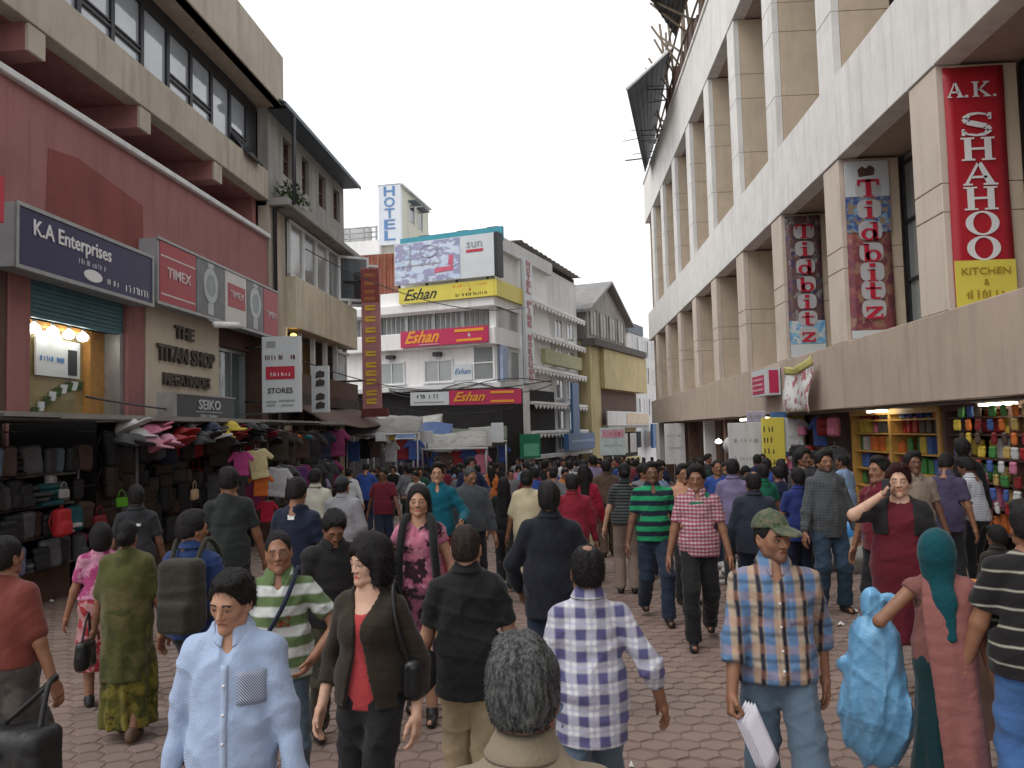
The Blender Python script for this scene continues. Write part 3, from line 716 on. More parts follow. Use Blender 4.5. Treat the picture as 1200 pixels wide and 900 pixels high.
    MB().tube([(17.4, -.1, 4.62), (18.0, -.42, 4.66)], .075, 10).build('housing', M_white, g); MB().tube([(17.3, .1, 4.78), (17.5, -.12, 4.64)], .03, 8).build('bracket', M_steel, g)
    # charcoal sign standing on the stall roof
    g = left_root('shop_sign', 0, 7.45); tag(g, 'charcoal box sign with silver capitals standing on the stall roof', 'sign')
    MB().box(14.6, 17.2, 0, .3, 2.42, 2.92).build('sign_face', M_dsign, g); MB().box(14.5, 14.6, -.02, .32, 2.4, 2.96).box(14.6, 17.25, -.02, .32, 2.92, 2.95).build('frame', M_steel, g)
    sl = mat('silver_letter', (.4, .42, .44), .35); text('SEIKO', .27, sl, g, (16.0, -.012, 2.74), w=1.0, bold=.006); scribble(g, 15.6, 16.4, 2.52, .1, sl, -.002)
    MB().box(15.4, 16.6, -.014, -.002, 2.60, 2.615).build('print_line', sl, g)
    # projecting white sign facing down the street
    p = NL*8.0+TL*20.2; g = empty('projecting_sign', (p[0], p[1], 0), A_L); tag(g, 'white projecting sign with crimson bar and maroon capitals', 'sign')
    MB().box(0, .98, 0, .2, 2.7, 4.66).build('sign_box', M_signw, g)
    kr = mat('maroon_letter', (.12, .03, .04), .5)
    scribble(g, .08, .88, 4.12, .13, kr, -.003); MB().box(.1, .86, -.015, -.002, 3.55, 3.88).build('red_bar', M_redp, g)
    scribble(g, .2, .72, 3.68, .1, M_ltr_w, -.016); text('STORES', .19, M_ltr_br, g, (.48, -.012, 3.25), w=.66, bold=.003)
    for i, (a, b, z) in enumerate(((.1, .38, 2.95), (.44, .86, 2.97), (.12, .34, 2.86), (.5, .82, 2.85), (.12, .36, 4.38))): MB().box(a, b, -.013, -.002, z, z+(.16 if i == 4 else .045)).build('print_line', M_greyal, g)
    MB().tube([(0, .1, 4.4), (-.5, .1, 4.4)], .03, 6).tube([(0, .1, 3.0), (-.5, .1, 3.0)], .03, 6).build('bracket', M_dark, g)
    p = NL*7.6+TL*22.9; g = empty('projecting_sign', (p[0], p[1], 0), A_L); tag(g, 'narrow white projecting sign with dark upright script beside the white sign', 'sign')
    MB().box(.0, .5, 0, .14, 2.75, 4.1).build('sign_box', M_signw, g)
    for z in (3.85, 3.6, 3.2, 2.95): MB().prism([(.12, z-.1), (.38, z-.08), (.4, z+.07), (.26, z+.12), (.14, z+.06)], -.012, -.002).build('letter', M_ltr_br, g)
    p = NL*8.3+TL*9.6; g = empty('projecting_sign', (p[0], p[1], 0), A_L); tag(g, 'small red projecting sign with white letter beside the navy sign', 'sign')
    MB().box(0.6, 1.05, 0, .12, 4.9, 5.5).build('sign_box', M_redp, g); text('S', .34, M_ltr_w, g, (.82, -.01, 5.2)); MB().tube([(.6, .06, 5.2), (-.3, .06, 5.2)], .025, 6).build('bracket', M_dark, g)
left_signs()

# ================================================================== OLD HOUSE WITH TIN ROOF
def old_house():
    g = left_root('old_house'); tag(g, 'mouldy old house with dark tin roof and open white casements', 'building')
    a, b = 22.0, 29.6
    # upper storey, openings cut between strips of wall
    ops = [(23.2, 24.0), (24.9, 25.6), (26.6, 27.4), (28.3, 29.1)]
    zs = (9.95, 11.1)
    w = MB(); w.box(a, b, 0, .3, 8.85, zs[0]).box(a, b, 0, .3, zs[1], 11.75)
    xs = [a]+[q for o in ops for q in o]+[b]
    for i in range(0, len(xs), 2): w.box(xs[i], xs[i+1], 0, .3, zs[0], zs[1])
    w.box(b-.3, b, .3, 7, 3.0, 11.75).box(a, b, 1.2, 7, 8.7, 8.85); w.build('wall', M_greyr, g)
    for o in ops:
        q = empty('window', (0, 0, 0), 0, g); MB().box(o[0], o[1], .22, .25, *zs).build('pane', M_glass, q)
        MB().box(o[0], o[0]+.06, .12, .22, *zs).box(o[1]-.06, o[1], .12, .22, *zs).box((o[0]+o[1])/2-.03, (o[0]+o[1])/2+.03, .125, .219, *zs).box(o[0], o[1], .124, .2195, 10.5, 10.55).build('frame', M_brown, q)
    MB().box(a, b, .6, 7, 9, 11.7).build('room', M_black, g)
    # roof
    def rf(u, v): return (a-.35+u*(b+.1-a+.35), -.62+v*5, 11.45+v*2.4+.03*math.sin(u*190))
    MB().grid(rf, 150, 3, thick=(0, 0, .05)).build('roof', M_tin, g)
    MB().box(a-.35, b+.1, -.66, -.62, 11.38, 11.5).build('fascia_board', M_tin, g); MB().box(a, b+.05, -.6, .0, 11.42, 11.44).build('eaves_boarding', M_tin, g)
    MB().tube([(22.25, -.1, -.3), (22.25, -.1, 8.6), (22.3, -.66, 8.75), (22.3, -.66, 11.3)], .06, 8).build('drain_pipe', M_dark, g)
    # ledge and plants
    MB().bev(a, b+.3, -.6, .05, 8.65, 8.87, .03).build('ledge', M_greyr, g)
    r = random.Random(5); pl = MB()
    for i in range(220):
        x = a+.3+abs(r.gauss(0, .6)); y = -.75+r.random()*.7; z = 8.85+r.random()*.8*max(.1, 1-(x-a)/1.6)
        pts = [(x, y, z), (x+r.uniform(-.15, .15), y+r.uniform(-.12, .12), z+r.uniform(.03, .16)), (x+r.uniform(-.15, .15), y+r.uniform(-.12, .12), z+r.uniform(-.05, .1))]; pl.add(pts, [(0, 1, 2)])
    pl.build('weeds', M_leaf, g)
    # middle storey
    MB().box(a, 23.3, -.02, .3, 4.0, 8.65).build('pier', M_cream, g)
    MB().bev(23.3, b+.4, -.35, .3, 5.3, 6.85, .02).build('spandrel', mat('cream_yellow_render', (.58, .52, .40), .85, .1, 1.4, .2, 50, streak=.5, dirt=(.22, .19, .13), world=True), g)
    MB().box(23.3, b, .9, 7, 5.3, 8.65).build('room', M_skyl, g)
    xs = [23.3, 24.55, 25.8, 27.05, 28.3, 29.55]
    for i, x in enumerate(xs[:-1]):
        q = empty('window', (0, 0, 0), 0, g); MB().box(x+.08, xs[i+1]-.08, -.1, -.08, 6.95, 8.5).build('pane', M_glassl if i % 2 else M_skyl, q)
        MB().box(x, x+.09, -.16, -.06, 6.86, 8.6).box(xs[i+1]-.07, xs[i+1], -.161, -.06, 6.86, 8.6).box(x, xs[i+1], -.162, -.06, 6.86, 6.95).box(x, xs[i+1], -.162, -.06, 8.5, 8.6).build('frame', M_whited, q)
    for xh, sgn in ((28.2, 1), (29.6, 1)):      # two open casements swung towards the street
        q = empty('casement', (xh, -.16, 0), R(-58), g)
        MB().box(0, .09, -.05, 0, 6.9, 8.55).box(1.05, 1.14, -.05, 0, 6.9, 8.55).box(0, 1.14, -.051, 0, 6.9, 6.99).box(0, 1.14, -.051, 0, 8.46, 8.55).build('frame', M_whited, q); MB().box(.09, 1.05, -.03, -.02, 6.99, 8.46).build('pane', M_glass, q)
    # lower storey: lit rooms behind a glazed screen, brown parapet
    MB().box(23.2, b, 1.0, 7, 3.9, 5.3).build('room', mat('ochre_room', (.34, .22, .10), .8), g)
    MB().box(26.0, 27.2, .9, .99, 4.3, 5.2).build('curtain', mat('gold_curtain', (.5, .32, .07), .8), g)
    for x in (23.2, 24.5, 25.8, 27.1, 28.3, 29.5): MB().box(x, x+.1, -.05, .1, 3.9, 5.3).build('screen_post', M_whited, g)
    q = empty('window', (0, 0, 0), 0, g); MB().box(28.5, 29.6, -.02, .02, 4.0, 5.1).build('pane', M_glassl, q); MB().box(28.4, 29.8, -.1, -.02, 5.05, 5.15).box(28.4, 29.8, -.1, -.02, 3.95, 4.05).build('frame', M_white, q)
    MB().box(23.3, b+.2, -.4, .3, 3.35, 3.95).build('parapet', M_brown, g)
    MB().box(23.3, b+.2, -.45, .3, 3.0, 3.34).build('lintel', mat('dark_brown_board', (.05, .035, .03), .7), g)
    def aw(u, v): return (23.0+u*8.2, -.45-v*1.0, 2.95-.62*v+.04*math.sin(u*11))
    MB().grid(aw, 20, 4, thick=(0, 0, .03)).build('awning', mat('brown_awning', (.13, .085, .075), .8, .15, 1, .1, world=True), g)
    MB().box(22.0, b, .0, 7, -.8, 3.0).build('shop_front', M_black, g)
    for x in (22.3, 24.3, 25.6, 26.5, 27.9, 29.4): MB().box(x, x+.22, -.12, .0, -.8, 3.0).build('timber_post', M_brown, g)
    for x in (23.1, 28.6): MB().box(x, x+.5, -.06, -.004, -.8, 2.4).build('door_leaf', M_tan2, g)
    bl = NL*8.3+TL*23.4
    o = empty('bulb_lamp', (bl[0], bl[1], 5.1)); tag(o, 'small warm lit bulb under the cream spandrel', 'lamp'); MB().tube([(0, 0, -.06), (0, 0, 0), (0, 0, .05)], [.03, .1, .03], 10).build('globe', M_warm, o)
old_house()
def purple_sign():
    p = NL*7.5+TL*28.2; g = empty('projecting_sign', (p[0], p[1], 0), A_L); tag(g, 'tall faded purple projecting sign with upright yellow letters', 'sign')
    MB().box(0, .66, 0, .16, 3.0, 8.05).build('sign_box', M_pur, g)
    MB().box(.0, .66, -.012, -.002, 6.8, 8.0).build('red_patch', mat('faded_red_sign', (.26, .06, .05), .6, .15, 3, 0), g)
    for z in (6.6, 6.2, 5.8, 5.45, 4.95, 4.55, 4.25, 3.95, 3.55, 3.25): MB().prism([(.14, z-.1), (.5, z-.09), (.5, z-.02), (.22, z-.01), (.22, z+.02), (.52, z+.03), (.5, z+.1), (.14, z+.09)], -.022, -.003).build('letter', M_ltr_y, g)
    for z in (7.8, 7.5, 7.2, 6.95): MB().box(.12, .5, -.02, -.013, z-.08, z+.05).build('letter', mat('dull_orange_letter', (.4, .15, .06), .6), g)
    MB().box(-.05, .9, -.05, .2, 2.7, 2.98).build('sign_foot', mat('dark_red_board', (.13, .03, .03), .7), g)
    MB().tube([(0, .1, 7.6), (-1.1, .1, 7.6)], .04, 6).tube([(0, .1, 4.0), (-1.1, .1, 4.0)], .04, 6).build('bracket', M_dark, g)
purple_sign()

# ================================================================== BUILDINGS AT THE BEND
_F0 = np.array([-math.sin(YAW), math.cos(YAW), 0.0])
def cf(X, Z): return _R0*X+_F0*Z
def facade(name, P, d):
    """root whose local x runs along direction d (camera frame) from P"""
    p = cf(*P); v = _R0*d[0]+_F0*d[1]; return empty(name, (p[0], p[1], 0), math.atan2(v[1], v[0]))
CORN = np.array([-.72, 40.0]); FD = np.array([.927, -.375]); SDR = np.array([.36, .933])
def corner_block():
    g = facade('corner_building', CORN, FD); tag(g, 'white corner building with big billboard, yellow and magenta shop signs', 'building')
    L = -11.5; SD = 3.0       # local x from L..0, depth into +y
    g2d = 8.0
    MB().box(L, -.02, .02, g2d, 4.3, 6.45).box(L, 0, .6, g2d, 6.45, 8.6).box(-5.5, -.05, .05, g2d, 8.6, 11.2).box(L, -5.5, .05, g2d, 8.6, 9.5).build('wall', M_white, g)
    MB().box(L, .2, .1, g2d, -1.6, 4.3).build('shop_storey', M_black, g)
    # roof parapet in blue
    MB().box(-5.3, .5, -.12, .1, 11.6, 12.3).build('parapet_board', mat('turquoise_board', (.05, .30, .38), .5, .08, 2, .05), g)
    MB().box(-5.5, .3, .1, g2d, 11.2, 11.9).build('parapet', M_whited, g)
    for x in (-4.4, -2.2, -.5): MB().box(x, x+.6, .3, .9, 11.9, 12.45).build('roof_tank', M_brown, g)
    # corner bands
    for z0, z1 in ((8.3, 8.75), (6.4, 7.25)): MB().bev(L, .12, -.45, .6, z0, z1, .03).box(.12, .14, -.4, SD, z0, z1).build('band', M_white, g)
    MB().box(.0, .13, .0, 4.2, 6.4, 7.25).box(.0, .13, 0, 4.2, 8.3, 8.75).build('side_band', M_whited, g)
    MB().bev(L, .3, -.3, .1, 4.25, 4.5, .02).build('ledge', M_whited, g)
    # upper windows with curtains
    xs = [L, -9.4, -7.2, -6.9, -5.3, -3.7, -2.0, -.4]
    for i, (a, b) in enumerate(zip(xs[:-1], xs[1:])):
        if b-a < .5: MB().box(a, b, .3, .6, 7.25, 8.3).build('mullion', M_white, g); continue
        q = empty('window', (0, 0, 0), 0, g); MB().box(a+.04, b-.04, .5, .53, 7.2, 8.35).build('pane', M_skyl, q); MB().box(a, a+.07, .42, .5, 7.2, 8.35).box(b-.07, b, .421, .5, 7.2, 8.35).build('frame', M_steel, q)
        n = 5
        cu = MB()
        for k in range(n): cu.box(a+.1+(b-a-.2)*k/n, a+.1+(b-a-.2)*(k+.6)/n, .47, .49, 7.25, 8.3)
        cu.build('curtain', mat('grey_curtain', (.20+.05*(i % 3), .215+.03*(i % 3), .22), .8) if False else mat('grey_curtain', (.24, .25, .25), .8), q)
    MB().box(-.35, 0, .0, .6, 7.2, 8.35).build('corner_post', M_whited, g)
    # middle windows
    for a, b in ((-6.7, -5.3), (-4.0, -2.5)):
        q = empty('window', (0, 0, 0), 0, g); MB().box(a, b, -.0, .015, 4.75, 5.75).build('pane', M_glassl, q)
        MB().box(a-.08, a, -.05, .02, 4.7, 5.8).box(b, b+.08, -.05, .02, 4.7, 5.8).box(a-.08, b+.08, -.051, .02, 5.75, 5.85).box((a+b)/2-.03, (a+b)/2+.03, -.045, -.001, 4.75, 5.75).build('frame', M_whited, q); MB().box(a-.15, b+.15, -.16, .02, 4.62, 4.7).build('sill', M_white, q)
        MB().box((a+b)/2-.22, (a+b)/2+.22, -.25, .02, 6.0, 6.2).build('vent_hood', M_dark, g)
    q = empty('window', (0, 0, 0), 0, g); MB().box(-1.25, -.15, -.02, .0, 4.75, 6.3).build('pane', M_glassl, q); MB().box(-1.3, -1.23, -.06, .0, 4.7, 6.35).box(-.2, -.1, -.06, .0, 4.7, 6.35).box(-1.3, -.1, -.061, -.001, 5.5, 5.56).build('frame', M_white, q)
    q = empty('window', (0, 0, 0), 0, g); MB().box(.0, .02, .9, 3.6, 4.75, 6.2).build('pane', M_glassl, q); MB().box(.0, .06, .8, .9, 4.7, 6.3).build('frame', M_steel, q); MB().box(0, .06, 3.6, 3.7, 4.7, 6.3).build('frame', M_steel, q)
    q = empty('window', (0, 0, 0), 0, g); MB().box(.0, .02, .4, 4.0, 7.25, 8.3).build('pane', M_skyl, q)
    MB().box(-2.4, -1.35, -.06, .0, 4.7, 5.5).build('wall_board', M_signw, g); text('Eshan', .4, M_ltr_b, g, (-1.87, -.08, 5.15), w=.9, shear=.4)
    MB().box(.14, .3, .05, .75, 4.6, 6.35).build('side_board', mat('pale_blue_board', (.35, .42, .6), .5), g)
    # cable loops below
    for i in range(3):
        pts = [(-6+u*9, -.35, 4.45-.3*math.sin(u*3.14*(1+i))-.1*i) for u in np.linspace(0, 1, 24)]; MB().tube(pts, .025, 5).build('cable', M_dark, g)
    def brand_sign(z0, z1, a, b, face, lt, wrap):
        s = empty('shop_sign', (0, 0, 0), 0); s.matrix_world = g.matrix_basis; s.location = g.location; s.rotation_euler = g.rotation_euler
        return s
    # billboard
    s = facade('billboard', CORN, FD); tag(s, 'large pale billboard with blue room photo and white half on the roof', 'billboard')
    MB().box(-5.3, .3, -.75, -.6, 9.72, 11.86).build('panel', M_signw, s)
    MB().box(-5.25, -1.55, -.77, -.755, 9.76, 11.82).build('picture', collage('billboard_print', [(.48, .60, .78), (.55, .66, .82), (.28, .30, .45), (.62, .7, .82), (.33, .33, .5)], (.7, .7, 1.3), .5, 2.0), s)
    text('sun', .62, M_greyal, s, (-.75, -.765, 11.42), w=.85, bold=.004); MB().box(-1.2, -.28, -.77, -.755, 11.0, 11.14).build('red_strip', M_redp, s)
    MB().prism([(-2.2, 10.5), (-1.95, 10.45), (-1.9, 10.95), (-2.15, 11.0)], -.79, -.772).prism([(-3.0, 10.15), (-1.9, 10.2), (-1.95, 10.45), (-2.9, 10.4)], -.79, -.772).build('red_detail', mat('pink_print', (.6, .12, .2), .5), s)
    fr = MB()
    for i in range(9):
        a = 2*math.pi*i/9; fr.tube([(-3.3+.5*math.cos(a), -.775, 11.3+.32*math.sin(a)), (-3.3+.5*math.cos(a+.7), -.775, 11.3+.32*math.sin(a+.7))], .02, 5)
    fr.box(-4.4, -4.33, -.785, -.772, 10.6, 11.75).box(-4.9, -2.6, -.785, -.772, 10.62, 10.68).build('line_drawing', M_greyal, s)
    for x in (-5.2, -3.6, -1.9, -.2): MB().box(x, x+.1, -.6, .1, 9.9, 10.0).box(x, x+.1, -.6, -.5, 9.6, 11.8).build('support_frame', M_dark, s)
    MB().box(.32, .5, -.7, -.05, 9.7, 11.9).build('support_frame', M_dark, s)
    # yellow sign round the corner
    s = facade('shop_sign', CORN, FD); tag(s, 'yellow shop sign with black script wrapping the white corner building', 'sign')
    MB().box(-5.15, .2, -.62, -.46, 8.76, 9.58).build('sign_face', M_yelf, s); MB().box(.2, .34, -.6, 2.9, 8.76, 9.58).build('side_face', M_yelf, s)
    text('Eshan', .8, M_ltr_k, s, (-3.9, -.63, 9.15), w=1.9, shear=.5, bold=.006); scribble(s, -2.1, -.1, 9.4, .14, M_org, -.622); text('&', .2, M_ltr_r, s, (-1.1, -.63, 9.18)); scribble(s, -1.9, -.2, 8.95, .16, M_ltr_k, -.622)
    s = facade('shop_sign', CORN, FD); tag(s, 'magenta shop sign with orange script on the first balcony band', 'sign')
    MB().box(-5.1, -.2, -.62, -.46, 6.5, 7.32).build('sign_face', M_mag, s)
    text('Eshan', .85, M_org, s, (-3.85, -.63, 6.95), w=2.0, shear=.5, bold=.02); MB().box(-2.0, -.4, -.64, -.622, 7.08, 7.22).box(-1.9, -.5, -.64, -.622, 6.6, 6.72).build('print_line', M_org, s); text('&', .26, M_ltr_w, s, (-1.2, -.63, 6.9)); MB().box(-4.0, -2.9, -.635, -.622, 6.54, 6.6).build('print_line', mat('pale_pink_print', (.6, .3, .35), .5), s)
    # free sign out over the shops
    s = facade('shop_sign', CORN+np.array([-.2, -2.2]), np.array([.995, .02])); tag(s, 'white and magenta shop sign with orange script above the market stalls', 'sign')
    MB().box(-3.85, -2.05, 0, .14, 3.38, 4.0).build('white_face', M_signw, s); MB().box(-2.04, 1.35, 0, .14, 3.36, 4.05).build('sign_face', M_mag, s)
    text('Eshan', .6, M_org, s, (-1.1, -.02, 3.72), w=1.5, shear=.5, bold=.015); MB().box(-.1, 1.0, -.02, -.002, 3.86, 3.97).box(-.1, 1.0, -.02, -.002, 3.44, 3.55).build('print_line', M_org, s)
    scribble(s, -3.6, -2.5, 3.8, .2, M_ltr_k, -.002); MB().box(-3.7, -2.3, -.01, -.001, 3.5, 3.55).build('print_line', M_greyal, s)
    for x in (-3.6, -.6, 1.1): MB().box(x, x+.08, .14, 1.9, 3.9, 3.98).build('bracket', M_dark, s)
corner_block()
def hotel_tower():
    P = np.array([-8.15, 47.0]); g = facade('rooftop_hotel_tower', P, np.array([.98, -.2])); g.location.z = .75; tag(g, 'white rooftop tower with vertical HOTEL sign above a rusty wall', 'building')
    MB().box(0.6, 1.95, -.1, .2, 12.4, 16.0).build('sign_face', mat('blue_white_board', (.70, .74, .80), .4, .04, 2, 0), g)
    for i, ch in enumerate('HOTEL'): text(ch, .82, M_ltr_b, g, (1.28, -.12, 15.55-i*.66), w=.68 if ch != 'T' else .6, bold=.012)
    MB().box(.65, 1.9, .2, 5.5, 11.5, 15.9).build('tower_wall', mat('cream_white_wall', (.62, .61, .52), .8, .06, 1, .1, streak=.35, world=True), g)
    MB().box(.55, 2.1, -.1, 5.7, 15.92, 16.0).build('roof_slab', M_whited, g)
    for y in (1.6, 3.2):
        q = empty('window', (0, 0, 0), 0, g); MB().box(1.905, 1.92, y, y+.9, 14.2, 15.2).build('pane', M_glass, q); MB().box(1.9, 1.96, y-.08, y, 14.1, 15.3).box(1.9, 1.96, y+.9, y+.98, 14.1, 15.3).build('frame', M_whited, q)
        MB().box(1.92, 2.4, y-.15, y+1.05, 15.35, 15.42).build('sunshade', M_tin, g)
    MB().box(-2.6, .64, -.05, .2, 11.9, 12.75).build('parapet', M_white, g)
    for z in (12.95, 13.25, 13.55): MB().tube([(-2.2, 0, z), (.5, 0, z)], .04, 6).build('rail', M_steel, g)
    for x in (-2.1, -1.3, -.4, .4): MB().box(x-.05, x+.05, -.04, .06, 12.75, 13.6).build('rail_post', M_steel, g)
    MB().box(-2.2, -.2, .3, .9, 12.7, 13.7).build('roof_louvre', M_whited, g)
    MB().box(-2.6, 3.6, .25, 5.5, -3.0, 11.9).build('lower_block', M_whited, g)
    for i in range(22):
        x = -2.6+i*.2; MB().bev(x, x+.195, -.06-.03*(i % 2), .24, 8.2, 11.88, .02).build('rust_sheet', M_rust, g)
hotel_tower()
def hotel():
    P = CORN+SDR*2.9; g = facade('hotel_building', P, SDR); tag(g, 'white five-storey hotel with scalloped sunshades above each window row', 'building')
    Ln = 11.3
    MB().box(0, Ln, 0, 6, -1.8, 11.7).build('wall', M_whited, g)
    MB().box(-.02, .9, -.3, 0, -.5, 11.9).build('sign_pier', M_white, g)
    rows = [9.1, 7.3, 5.4, 3.5, 1.9]
    for zi, z in enumerate(rows):
        MB().bev(1.0, Ln+.2, -.55, 0, z, z+.16, .03).build('sunshade', M_white, g)
        n = 16
        for k in range(n):
            x = 1.0+(Ln-.8)*k/n; w_ = (Ln-.8)/n
            MB().prism([(x+.03, z), (x+w_/2, z-.24), (x+w_-.03, z)][::1] if False else [(x+.03, z-.02), (x+w_/2, z-.24), (x+w_-.03, z-.02)], -.55, -.49).build('scallop', M_white, g)
        for k in range(4):
            x = 1.5+k*2.5; q = empty('window', (0, 0, 0), 0, g)
            MB().box(x, x+1.3, -.02, .0, z-1.35, z-.3).build('pane', M_glass if (k+zi) % 3 else M_glassl, q); MB().box(x-.07, x, -.06, .0, z-1.4, z-.25).box(x+1.3, x+1.37, -.06, 0, z-1.4, z-.25).box(x+.6, x+.68, -.05, -.021, z-1.35, z-.3).build('frame', M_white, q); MB().box(x-.1, x+1.4, -.14, 0, z-1.48, z-1.38).build('sill', M_white, q)
    # ragged top: low roof with dark void below it
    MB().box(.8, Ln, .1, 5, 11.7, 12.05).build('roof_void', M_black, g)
    def rf(u, v): return (-.1+u*(Ln+.1), -.4+v*5, 12.2-.12*u+.2*v+.03*math.sin(u*90))
    MB().grid(rf, 80, 2, thick=(0, 0, .04)).build('roof', M_greyr, g)
    MB().box(3.6, Ln-.2, -.35, -.02, 5.95, 6.75).build('yellow_board', mat('olive_board', (.42, .40, .22), .6, .1, 2, 0), g)
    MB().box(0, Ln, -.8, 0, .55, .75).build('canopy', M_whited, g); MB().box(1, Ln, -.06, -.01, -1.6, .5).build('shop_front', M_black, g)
    s = facade('hotel_sign', P, SDR); tag(s, 'white upright hotel sign with stacked faded red letters', 'sign')
    MB().box(.02, 1.3, -.5, -.34, 4.6, 11.3).build('sign_face', M_signw, s)
    wd = 'HOTEL PINE BOROUGH'; z = 11.05
    for ch in wd:
        if ch != ' ': text(ch, .42, mat('faded_red_letter', (.48, .16, .18), .5), s, (.66, -.52, z), w=.62 if ch != 'I' else .2, bold=.02)
        z -= .365
    s = facade('bank_sign', P, SDR); tag(s, 'blue L-shaped sign, tall panel over a long board on the hotel', 'sign')
    MB().box(7.4, 8.8, -.75, -.6, 1.8, 4.95).build('tall_panel', M_blueb, s); MB().box(5.2, 10.9, -1.1, -.8, .85, 1.85).build('long_board', M_blueb, s); MB().box(5.7, 10.6, -1.115, -1.101, 1.32, 1.45).build('print_line', M_ltr_b, s)
    s = facade('shop_sign', P+np.array([.3, -.6]), np.array([.98, .2])); tag(s, 'green shop sign with pale green patch beside the hotel entrance', 'sign')
    MB().box(-.5, .8, 0, .15, .65, 1.9).build('sign_face', mat('green_sign', (.02, .22, .12), .5), s); MB().box(-.1, .7, -.012, -.001, .75, 1.4).build('pale_patch', mat('pale_green_print', (.15, .5, .32), .5), s)
hotel()
def yellow_house():
    P = np.array([4.75, 53.6]); d = np.array([.416, .909]); g = facade('gabled_house', P, d); tag(g, 'old yellow house with grey gabled upper storey and balcony', 'building')
    Ln = 12.2
    MB().box(0, Ln, 0, 7, -2.2, 8.0).build('wall', M_yel, g)
    MB().box(0, 2.1, -.5, 0, -2.0, 7.9).build('end_pier', M_yel, g)
    MB().box(2.1, Ln+.8, -.8, 0, 4.85, 7.6).build('spandrel', M_yel, g)
    MB().box(-.2, Ln+.3, -1.0, 0, 7.62, 8.1).build('cornice', mat('black_mould', (.11, .10, .09), .9, .3, 2, .2), g)
    # gable storey
    gx0, gx1 = .2, 9.2; ap = (4.6, 12.3)
    MB().prism([(gx0, 8.1), (gx1, 8.1), (gx1, 10.2), ap, (gx0, 10.2)], -.3, 6).build('gable_wall', M_greyr, g)
    for i, x in enumerate((.8, 2.9, 5.0, 7.1)):
        q = empty('window', (0, 0, 0), 0, g); MB().box(x, x+1.3, -.34, -.305, 8.5, 10.1).build('shutter', mat('pale_shutter', (.42, .42, .36), .7, .15, 2, .1), q); MB().box(x-.1, x, -.4, -.3, 8.4, 10.2).box(x+1.3, x+1.4, -.4, -.3, 8.4, 10.2).build('frame', M_greyr, q); MB().box(x+.6, x+.68, -.36, -.34, 8.5, 10.1).build('frame', M_dark, q)
    b = MB()
    for (xa, za), (xb, zb) in (((gx0-.6, 9.85), (ap[0], ap[1]+.15)), ((ap[0], ap[1]+.15), (gx1+.6, 9.85))): b.prism([(xa, za), (xb, zb), (xb, zb+.2), (xa, za+.2)], -.8, 6.5)
    b.build('roof', mat('weathered_slate', (.26, .255, .25), .8, .2, 1.5, .2, streak=.4, world=True), g)
    # balcony and lower openings
    MB().box(2.1, Ln, -.1, .0, 2.5, 4.8).build('balcony_back', M_brown, g); MB().box(2.1, Ln+.4, -.95, -.85, 2.3, 3.3).build('balcony_front', M_whited, g); MB().box(6.5, Ln+.3, -.99, -.951, 2.4, 3.2).build('balcony_board', M_tan2, g); MB().box(2.1, Ln+.4, -.95, 0, 2.1, 2.3).build('balcony_slab', M_conc, g)
    MB().box(2.2, Ln, -.08, .0, -.1, 1.8).build('lower_opening', M_black, g)
    for x in (2.8, 5.2, 7.6, 10.0): MB().box(x, x+1.7, -.14, -.09, .2, 1.7).build('shutter', M_skyl, g)
    MB().box(2.1, Ln, -.3, 0, -.7, -.1).build('ledge', M_yel, g)
    P2 = np.array([10.2, 66.0]); h = facade('pale_building', P2, np.array([.42, .907])); tag(h, 'far pale grey building partly hidden behind the yellow gabled house', 'building')
    MB().box(-2, 9, 0, 6, -3, 9.8).build('wall', M_whited, h); MB().box(-2.2, 2.2, -.1, 6, 9.8, 10.6).build('roof_shed', M_tin, h)
    for z in (.5, 3.2, 5.9, 8.2):
        for x in (-.8, 2.2, 5.2):
            q = empty('window', (0, 0, 0), 0, h); MB().box(x, x+1.5, -.03, .0, z, z+1.3).build('pane', M_glass, q); MB().box(x-.1, x, -.08, 0, z-.1, z+1.4).box(x+1.5, x+1.6, -.08, 0, z-.1, z+1.4).build('frame', M_white, q)
    MB().box(1.2, 3.4, -.9, -.7, .4, 2.4).build('blue_board', M_blueb, h)
    P3 = np.array([4, 92.0]); h = facade('far_building', P3, np.array([1, 0])); tag(h, 'far low grey building closing the end of the street', 'building')
    MB().box(-14, 22, 0, 6, -3, 4.2).build('wall', M_whited, h)
    for i in range(9): q = empty('window', (0, 0, 0), 0, h); MB().box(-13+i*3.8, -11+i*3.8, -.05, 0, 1.5, 3.2).build('pane', M_glass, q)
yellow_house()
